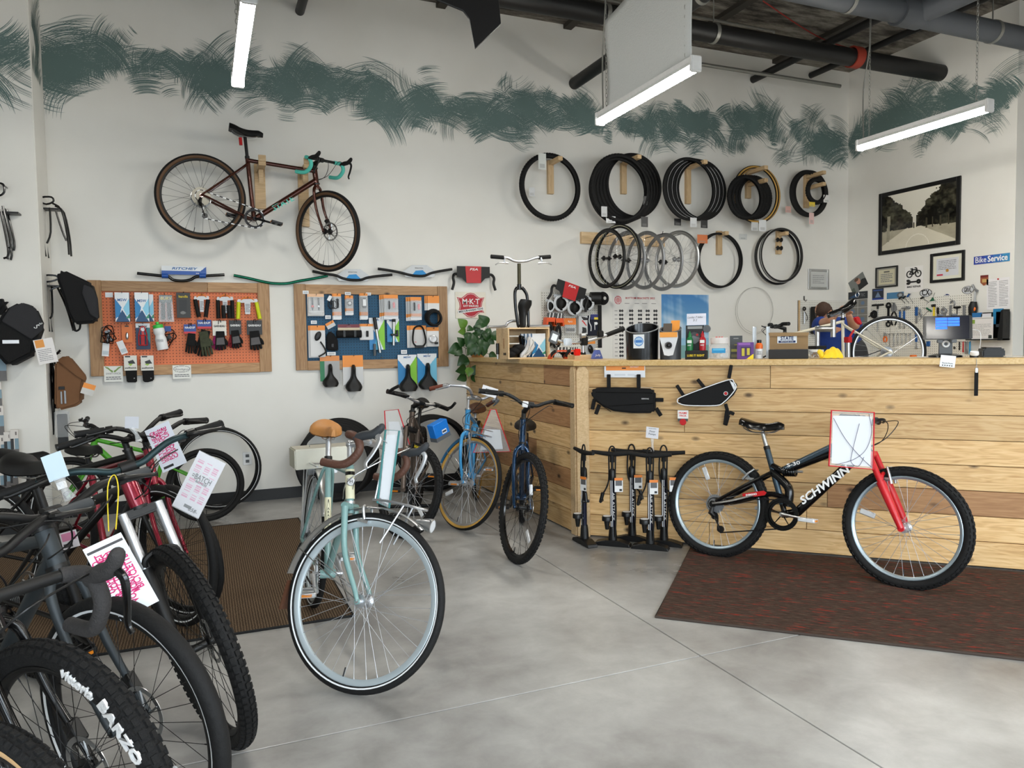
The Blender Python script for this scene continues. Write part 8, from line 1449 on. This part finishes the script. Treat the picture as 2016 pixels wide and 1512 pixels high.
# ================================================================ goods on the column
L4=(0,340,2.908);L5=(0,680,4.73)
def rackframe(label,px,Y,m='black_gloss',extra=()):
    fn=FY(Y)[0];pts=[[fn(*pk(L4,*p)) for p in l] for l in px];c=pts[0][0];o=thing('luggage_rack',label,'rack',c,0,'luggage racks on the column');b=B()
    for l in pts:b.tube(smoothpts([p-c for p in l],3),.0075,7)
    for l in pts[1:3]:b.tube(smoothpts([p-c+np.array([0,.11,0]) for p in l],3),.0075,7)
    for p in pts[0][:3]:b.tube([p-c,p-c+np.array([0,.11,0])],.0045,6)
    b.build('rack_frame',m,o,fix=False);B().box(pts[1][0]-c+np.array([.05,.05,-.03]),(.12,.1,.012)).build('top_plate','black_plastic',o);B().box(np.array(pts[0][0])-c+np.array([-.02,.05,-.02]),(.06,.06,.03)).build('wall_mount','dark_metal',o);return o
rackframe('black luggage rack hung high on the column side',[[(222,160),(240,140),(295,140),(305,165),(265,180),(225,165)],[(240,180),(250,400),(262,480)],[(300,175),(352,215),(385,360),(395,470)],[(285,200),(290,340),(268,405)],[(320,220),(355,330),(380,390)]],6.70)
rackframe('black luggage rack carrying a black pannier on the column side',[[(242,610),(255,588),(320,590),(330,610),(270,625),(245,612)],[(262,625),(272,830),(282,910)],[(330,660),(380,770),(420,905)],[(295,650),(300,800),(285,835)],[(340,650),(300,665),(290,680)]],6.70)
rackframe('black luggage rack behind the brown pannier',[[(275,1075),(300,1050),(330,1035),(345,1015),(300,1060),(275,1080)],[(280,1080),(300,1250),(320,1350)],[(295,1075),(318,1200),(330,1340)],[(300,1080),(310,1300),(305,1500)],[(290,1090),(295,1300),(300,1500)]],6.66)
def bag(name,label,k,poly,Y,m,th=.14,flap=None,fm=None,cat='pannier'):
    P=[on(*pk(k,*p),1,Y) for p in poly];c=sum(P)/len(P);o=thing(name,label,cat,c);B().prism([(p[0]-c[0],p[2]-c[2]) for p in P],th,Mx(None,(0,-th/2,0))).build('body',m,o,bevel=.025)
    if flap:F=[on(*pk(k,*p),1,Y-th/2-.004) for p in flap];B().prism([(p[0]-c[0],p[2]-c[2]) for p in F],.014,Mx(None,(0,-th/2-.012,0))).build('flap',fm or m,o,bevel=.005)
    return o,c
o,c=bag('pannier','black rolled pannier hung on the column rack',L4,((340,570),(375,562),(530,635),(555,720),(565,840),(545,860),(430,870),(395,800),(360,680),(332,610)),6.62,'fabric_black',.16,((480,640),(530,660),(560,730),(562,840),(515,810),(470,690)),'fabric_dark');B().tube(smoothpts([on(*pk(L4,x,y),1,6.6)-c for x,y in ((420,860),(430,905),(455,895),(460,865))],3),.008,6).build('strap','fabric_black',o)
o,c=bag('pannier','brown canvas pannier with an orange tag on the column',L4,((320,1085),(375,1045),(400,1055),(495,1170),(480,1210),(475,1310),(440,1335),(345,1358),(320,1330)),6.6,'fabric_brown',.14,((325,1075),(385,1048),(498,1170),(488,1195),(430,1160)),'fabric_brown')
for x0,y0,x1,y1,m in ((345,1222,380,1238,'black_matte'),(355,1250,368,1320,'alu_matte'),(375,1245,390,1318,'alu_matte')):a,e=on(*pk(L4,x0,y0),1,6.6)-c,on(*pk(L4,x1,y1),1,6.6)-c;B().box(((a[0]+e[0])/2,-.074,(a[2]+e[2])/2),(e[0]-a[0],.006,a[2]-e[2])).build('patch',m,o,bevel=.001)
pr=printed('hang_tag',.085,.085,.001,p_orange(.45,0,(206,204,200)),o,on(*pk(L4,505,1240),1,6.5)-c,R=Ry(.35))
o,c=bag('pannier','dark grey pannier with a white logo on the column front',L4,((0,860),(40,790),(130,742),(200,770),(250,880),(225,950),(205,1040),(65,1112),(35,1085),(-40,1000)),6.36,'fabric_black',.2,((10,850),(60,770),(130,744),(205,775),(252,880),(240,905),(180,955)),'fabric_dark');text('S',.05,'text_white',o,on(*pk(L4,205,880),1,6.22)-c,shear=.3,R=Ry(.5));text('serfas',.02,'text_white',o,on(*pk(L4,225,868),1,6.22)-c,R=Ry(-.5));a=on(*pk(L4,62,968),1,6.25)-c;B().box(a,(.1,.006,.025)).build('reflective_patch','reflect',o)
o,c=bag('pannier','black bag partly hidden behind the dark grey pannier',L4,((-60,730),(40,720),(52,760),(0,830),(-60,840)),6.42,'fabric_black',.1)
q,w,h,_=rect('cf',*bx_(L4,(205,950,318,1092)),.28);pr=printed('product_tag',w,h,.001,lambda X,Z,C:(C.__setitem__(slice(None),(228,224,222)),blk(X,Z,C,.05,.66,.5,.97,(226,150,60))),None,(0,0,0));place(pr,q,0,0,-.18);tag(pr,'large white tag with an orange square hung from the grey pannier','tag');line_text(7,w*.7,h*.5,'text_grey',pr,(-w*.05,-.002,-h*.15),4,frac=.3)
rackframe('black rack at the edge of the column front above the panniers',[[(-30,60),(0,60),(20,70),(24,110),(0,130),(-30,120)],[(0,200),(45,430),(40,490)],[(15,190),(60,380),(58,435)],[(45,430),(58,435),(40,490)],[(20,490),(45,485),(42,495)]],6.38)
o,w,h=item('tool_pack','black tool in a clear plastic bag hung low on the column','package',L4,(315,1360,400,1512),0,FY(6.68));B().box((0,0,-.06),(w*.7,.03,h*1.3)).build('tool_body','black_plastic',o,bevel=.005);B().box((0,-.01,0),(w,.06,h)).build('bag','clear_plastic',o,bevel=.01)
# boxed lights on the column front
def p_lights(X,Z,C):C[:]=(214,208,202);blk(X,Z,C,0,.0,.42,.68,(24,22,22));blk(X,Z,C,.5,.3,1,.68,(120,146,160));blk(X,Z,C,.0,.0,1,.3,(96,92,90));blk(X,Z,C,0,.1,.3,.6,(20,18,18));blk(X,Z,C,.62,.8,.8,.92,(110,100,96))
for i,(b,lb) in enumerate((((-60,20,62,330),'white boxed light pack hung highest on the column front'),((-60,340,20,560),'white boxed light pack second from the top on the column front'),((-60,560,40,830),'white boxed light pack third from the top on the column front'),((105,780,178,1040),'white boxed light pack at the open end of the upper row'),((45,800,110,1080),'white boxed light pack second in the upper row'),((-20,830,50,1110),'white boxed light pack third in the upper row'),((100,1075,170,1290),'white boxed light pack at the open end of the lower row'),((40,1110,105,1320),'white boxed light pack second in the lower row'),((-30,1130,45,1360),'white boxed light pack third in the lower row'),((100,1300,190,1480),'white boxed light pack hung lowest behind the handlebars'))):
    q,w,h,_=rect('cf',*bx_(L5,b),.05);pr=printed('light_box',w,h,.05,p_lights,None,(0,0,0),.005,(200,194,188));place(pr,q,rad(8));tag(pr,lb,'box','boxed lights on the column')

# ================================================================ tags and pouches on the bicycles
def dep(P):return float((MC@(np.array(P)-CAM))[2])
def barpos(k,off=(0,0,0)):return np.array(k['root'].matrix_world@Vector([float(v) for v in (k['S']@np.append(k['g']['bar']+np.array(off),1))[:3]]))
def quad(name,label,cat,px,Z,paint,th=.001,side=(225,225,225),cell=.004,m='print',group=None):
    tl,tr,br,bl=(atd(x,y,Z[i] if isinstance(Z,(tuple,list)) else Z) for i,(x,y) in enumerate(px));c=(tl+tr+br+bl)/4;e=(tr-tl+br-bl)/2;w=np.linalg.norm(e);e=e/w;up=(tl-bl+tr-br)/2;up -= e*(up@e);h=np.linalg.norm(up);up /= h
    o=thing(name,label,cat,c,0,group);pr=printed('sheet',w,h,th,paint,o,(0,0,0),cell,side,m,R=np.stack([e,np.cross(up,e),up],1));return o,pr,w,h,np.stack([e,np.cross(up,e),up],1)
mat('ink_pink',(206,30,110),.5);PINK=(214,90,150)
ZQ,ZV,ZP,ZW=2.05,dep(barpos(kV)),dep(barpos(kP,(0,.3,0))),dep(barpos(kW))
o,pr,w,h,R_=quad('helmet_notice','clear sleeve with pink helmet notice hung by a yellow string','notice',((178,1080),(246,1040),(305,1192),(222,1226)),(2.02,2.08,2.0,1.94),lambda X,Z,C:(C.__setitem__(slice(None),(222,232,244)),blk(X,Z,C,.05,.9,.95,.93,(60,60,66)),blk(X,Z,C,.66,.55,.95,.86,(208,218,230))),cell=.004)
for i,s_ in enumerate(('USE YOUR HEAD','WEAR YOUR HELMET','PORTEZ TOUJOURS','VOTRE CASQUE EN','MONTANT UNE','BICYCLETTE')):text(s_,.026,'ink_pink',pr,(-w*.38+w*.135*i,-.002,-h*.02),R=Ry(-PI/2),bold=.02,width=h*(.62,.76,.7,.72,.5,.46)[i])
B().tube(smoothpts([R_.T@(np.array(atd(x,y,z_))-np.array(o.location)) for x,y,z_ in ((214,1046,2.05),(212,960,2.1),(225,935,2.12),(233,965,2.1),(228,1042,2.05))],4),.0018,5).build('string','yellow_ink',pr)
o,pr,w,h,R_=quad('helmet_notice','pink printed helmet notice tied to the black hybrid bicycle','notice',((288,848),(334,826),(366,912),(318,932)),3.6,lambda X,Z,C:(C.__setitem__(slice(None),(222,226,236)),blk(X,Z,C,.1,.06,.5,.1,(40,40,44))))
for i,s_ in enumerate(('USE YOUR HEAD','WEAR YOUR HELMET','PORTEZ VOTRE','CASQUE UNE')):text(s_,.03,'ink_pink',pr,(-w*.28+w*.17*i,-.002,h*.05),R=Ry(-PI/2),bold=.02,width=h*.72)
o,pr,w,h,R_=quad('price_tag','white BATCH tag printed in pink hung from the dark teal bar','tag',((384,880),(432,910),(404,1024),(348,1002)),ZP,lambda X,Z,C:(C.__setitem__(slice(None),(226,224,230)),[blk(X,Z,C,x0,.22+.017*2*i,x0+.2,.22+.017*(2*i+1),(222,150,180)) for i in range(20) for x0 in (.12,.42,.7) if (i*7+int(x0*10)) % 5],blk(X,Z,C,.35,.07,.62,.12,(70,70,72)),blk(X,Z,C,.1,.56,.95,.64,(226,224,230))),cell=.003);text('=BATCH',.03,'text_black',pr,(0,-.002,h*.1),width=w*.7);text('BICYCLES',.012,'text_black',pr,(w*.05,-.002,h*.03),width=w*.4);text('658-',.02,'text_black',pr,(w*.2,-.002,-h*.43),shear=.2)
B().box((0,-.002,-h*.0),(w,.004,h*1.02)).build('sleeve','clear_plastic',o,M=Mx(R_,(0,0,0)))
o,pr,w,h,R_=quad('price_card','blank white card in a clear clip on the teal handlebar','card',((76,901),(112,891),(144,932),(102,950)),2.25,(208,228,244));B().tube([(0,0,-h*.45),(0,.004,-h*.85),(.005,.01,-h*1.35)],[.018,.009,.018],8).build('clip','clear_plastic',pr);B().box((0,0,-h*.75),(.022,.014,.022)).build('clip_hinge','white_plastic',pr)
o,pr,w,h,R_=quad('price_card','small white card in a clear clip on the black riser bar','card',((240,819),(268,821),(279,843),(252,844)),3.45,(214,216,224));B().tube([(0,0,-h*.4),(.02,.004,-h*1.0),(.03,.01,-h*1.6)],[.014,.008,.016],8).build('clip','clear_plastic',pr)
o,pr,w,h,R_=quad('barcode_tag','white tag with pink print and barcode under the grey bars','tag',((118,1050),(150,1042),(157,1074),(124,1084)),2.2,lambda X,Z,C:(C.__setitem__(slice(None),(214,206,208)),blk(X,Z,C,.1,.5,.9,.9,(206,130,160)),blk(X,Z,C,.1,.1,.6,.28,(60,56,56))))
def pouch(name,label,px,Z,edge,paper=None):
    tl,tr,br,bl=(atd(x,y,Z) for x,y in px);c=(tl+tr+br+bl)/4;o=thing(name,label,'pouch',c);B().add([p-c for p in (bl,br,tr,tl)],[(0,1,2,3)]).build('film','clear_plastic',o,smooth=False,fix=False)
    B().tube([p-c for p in (tl,tr,br,bl)],.0045,6,closed=True).build('edging',edge,o)
    if paper:P=[atd(x,y,Z+.004)-c for x,y in paper];B().add(P[::-1],[(0,1,2,3)]).build('paper','white_paper',o,smooth=False,fix=False)
    return o,c
mat('edge_red',(206,40,52),.5);mat('edge_teal',(70,130,130),.5)
ZS=dep(barpos(k6))-.32;o,c=pouch('price_pouch','clear pouch with red edges and white sheet hung on the suspension bicycle',((1637,808),(1721,812),(1719,924),(1632,917)),ZS,'edge_red',((1640,818),(1716,820),(1714,919),(1637,912)))
b_=B();[b_.tube(smoothpts([atd(x,y,ZS-.004)-c for x,y in l],5),.0012,5) for l in (((1641,823),(1663,862),(1690,895),(1716,920)),((1711,815),(1716,850),(1705,885),(1680,905),(1645,915)),((1692,834),(1678,890),(1676,910),(1690,918),(1701,900)))];b_.build('cables',mat('cable_purple',(56,50,90),.5).name,o)
Zc=dep(barpos(k4))-.12;o,c=pouch('price_pouch','clear pouch with red edges hung on the sky blue bicycle',((966,806),(976,806),(1005,889),(932,891)),Zc,'edge_red',((955,845),(985,846),(990,884),(945,886)))
Zm=dep(barpos(k5))-.05;pouch('price_pouch','clear pouch with red edges hung on the grey brown bicycle',((757,809),(784,806),(812,893),(762,892)),Zm,'edge_red',((765,830),(785,830),(800,880),(768,885)))
Zt=dep(barpos(k2))-.06;o,c=pouch('price_pouch','tall clear sleeve with teal edges and a blank sheet hung on the teal bicycle',((759,846),(786,848),(766,1000),(743,990)),Zt-.05,'edge_teal',((761,856),(783,856),(766,994),(747,984)))
o,pr,w,h,R_=quad('price_card','white shop card in a clip on the sky blue bicycle','card',((952,756),(981,768),(976,783),(945,776)),Zc+.05,(232,232,236));text('BICYCLES',.014,'text_black',pr,(0,-.002,h*.15),bold=.03,width=w*.5);line_text(1,w*.7,h*.1,'text_grey',pr,(0,-.002,-h*.2),2)
q=thing('bar_box','bright blue box with a barcode hung on the mountain bicycle bar end','box',atd(864,847,Zm-.05),rad(25));B().box((0,0,0),(.14,.07,.13)).build('carton',mat('box_blue',(20,116,206),.4).name,q,bevel=.004,M=Mx(Ry(rad(-18))));B().box((0,0,-.05),(.141,.071,.03)).build('grey_base','grey_plastic',q,M=Mx(Ry(rad(-18))));printed('barcode',.045,.03,.001,lambda X,Z,C:(C.__setitem__(slice(None),(226,230,236)),blk(X,Z,C,.1,.3,.9,.8,(60,66,80))),q,(.02,-.037,-.005),R=Ry(rad(-18)))
# metal box on the teal bicycle's rear rack
p_=np.array(k2['root'].matrix_world@Vector((-.06,0,.352+.062)));q=thing('rack_box','silver metal box strapped across the teal bicycle rear rack','box',p_+[-.0,.02,0],rad(4));mat('box_metal',(196,192,178),.4,.5,.05,6)
cx_,w,h,_=rect((lambda x,y,d=0:on(x,y,1,float(p_[1])),0),574,878,690,917);q.location=Vector([float(cx_[0]),float(p_[1]),float(cx_[2]-h/2)]);B().prism([(-w/2,0),(w/2,0),(w/2,h),(-w/2,h)],.16,Mx(None,(0,-.08,0))).build('case','box_metal',q,smooth=False,bevel=.006);B().tube([(-w*.2,0,h),(-w*.2,0,h+.012),(w*.1,0,h+.012),(w*.1,0,h)],.003,6).build('handle','steel',q);B().box((0,0,-.02),(w*.5,.05,.04)).build('mount','steel',q)
# wheel stand under the mountain bicycle
p_=fl(815,1040);q=thing('wheel_stand','black floor stand holding the mountain bicycle front wheel','stand',(float(p_[0])+.12,float(p_[1])+.55,0),rad(-20))
for y_ in (-.15,.15):B().tube([(-.2,y_,.015),(.2,y_,.015)],.014,10).build('foot','black_matte',q)
B().tube([(0,-.15,.02),(0,.15,.02)],.012,8).tube([(0,-.06,.02),(0,-.06,.3)],.012,8).tube([(0,.06,.02),(0,.06,.3)],.012,8).build('frame','black_matte',q)
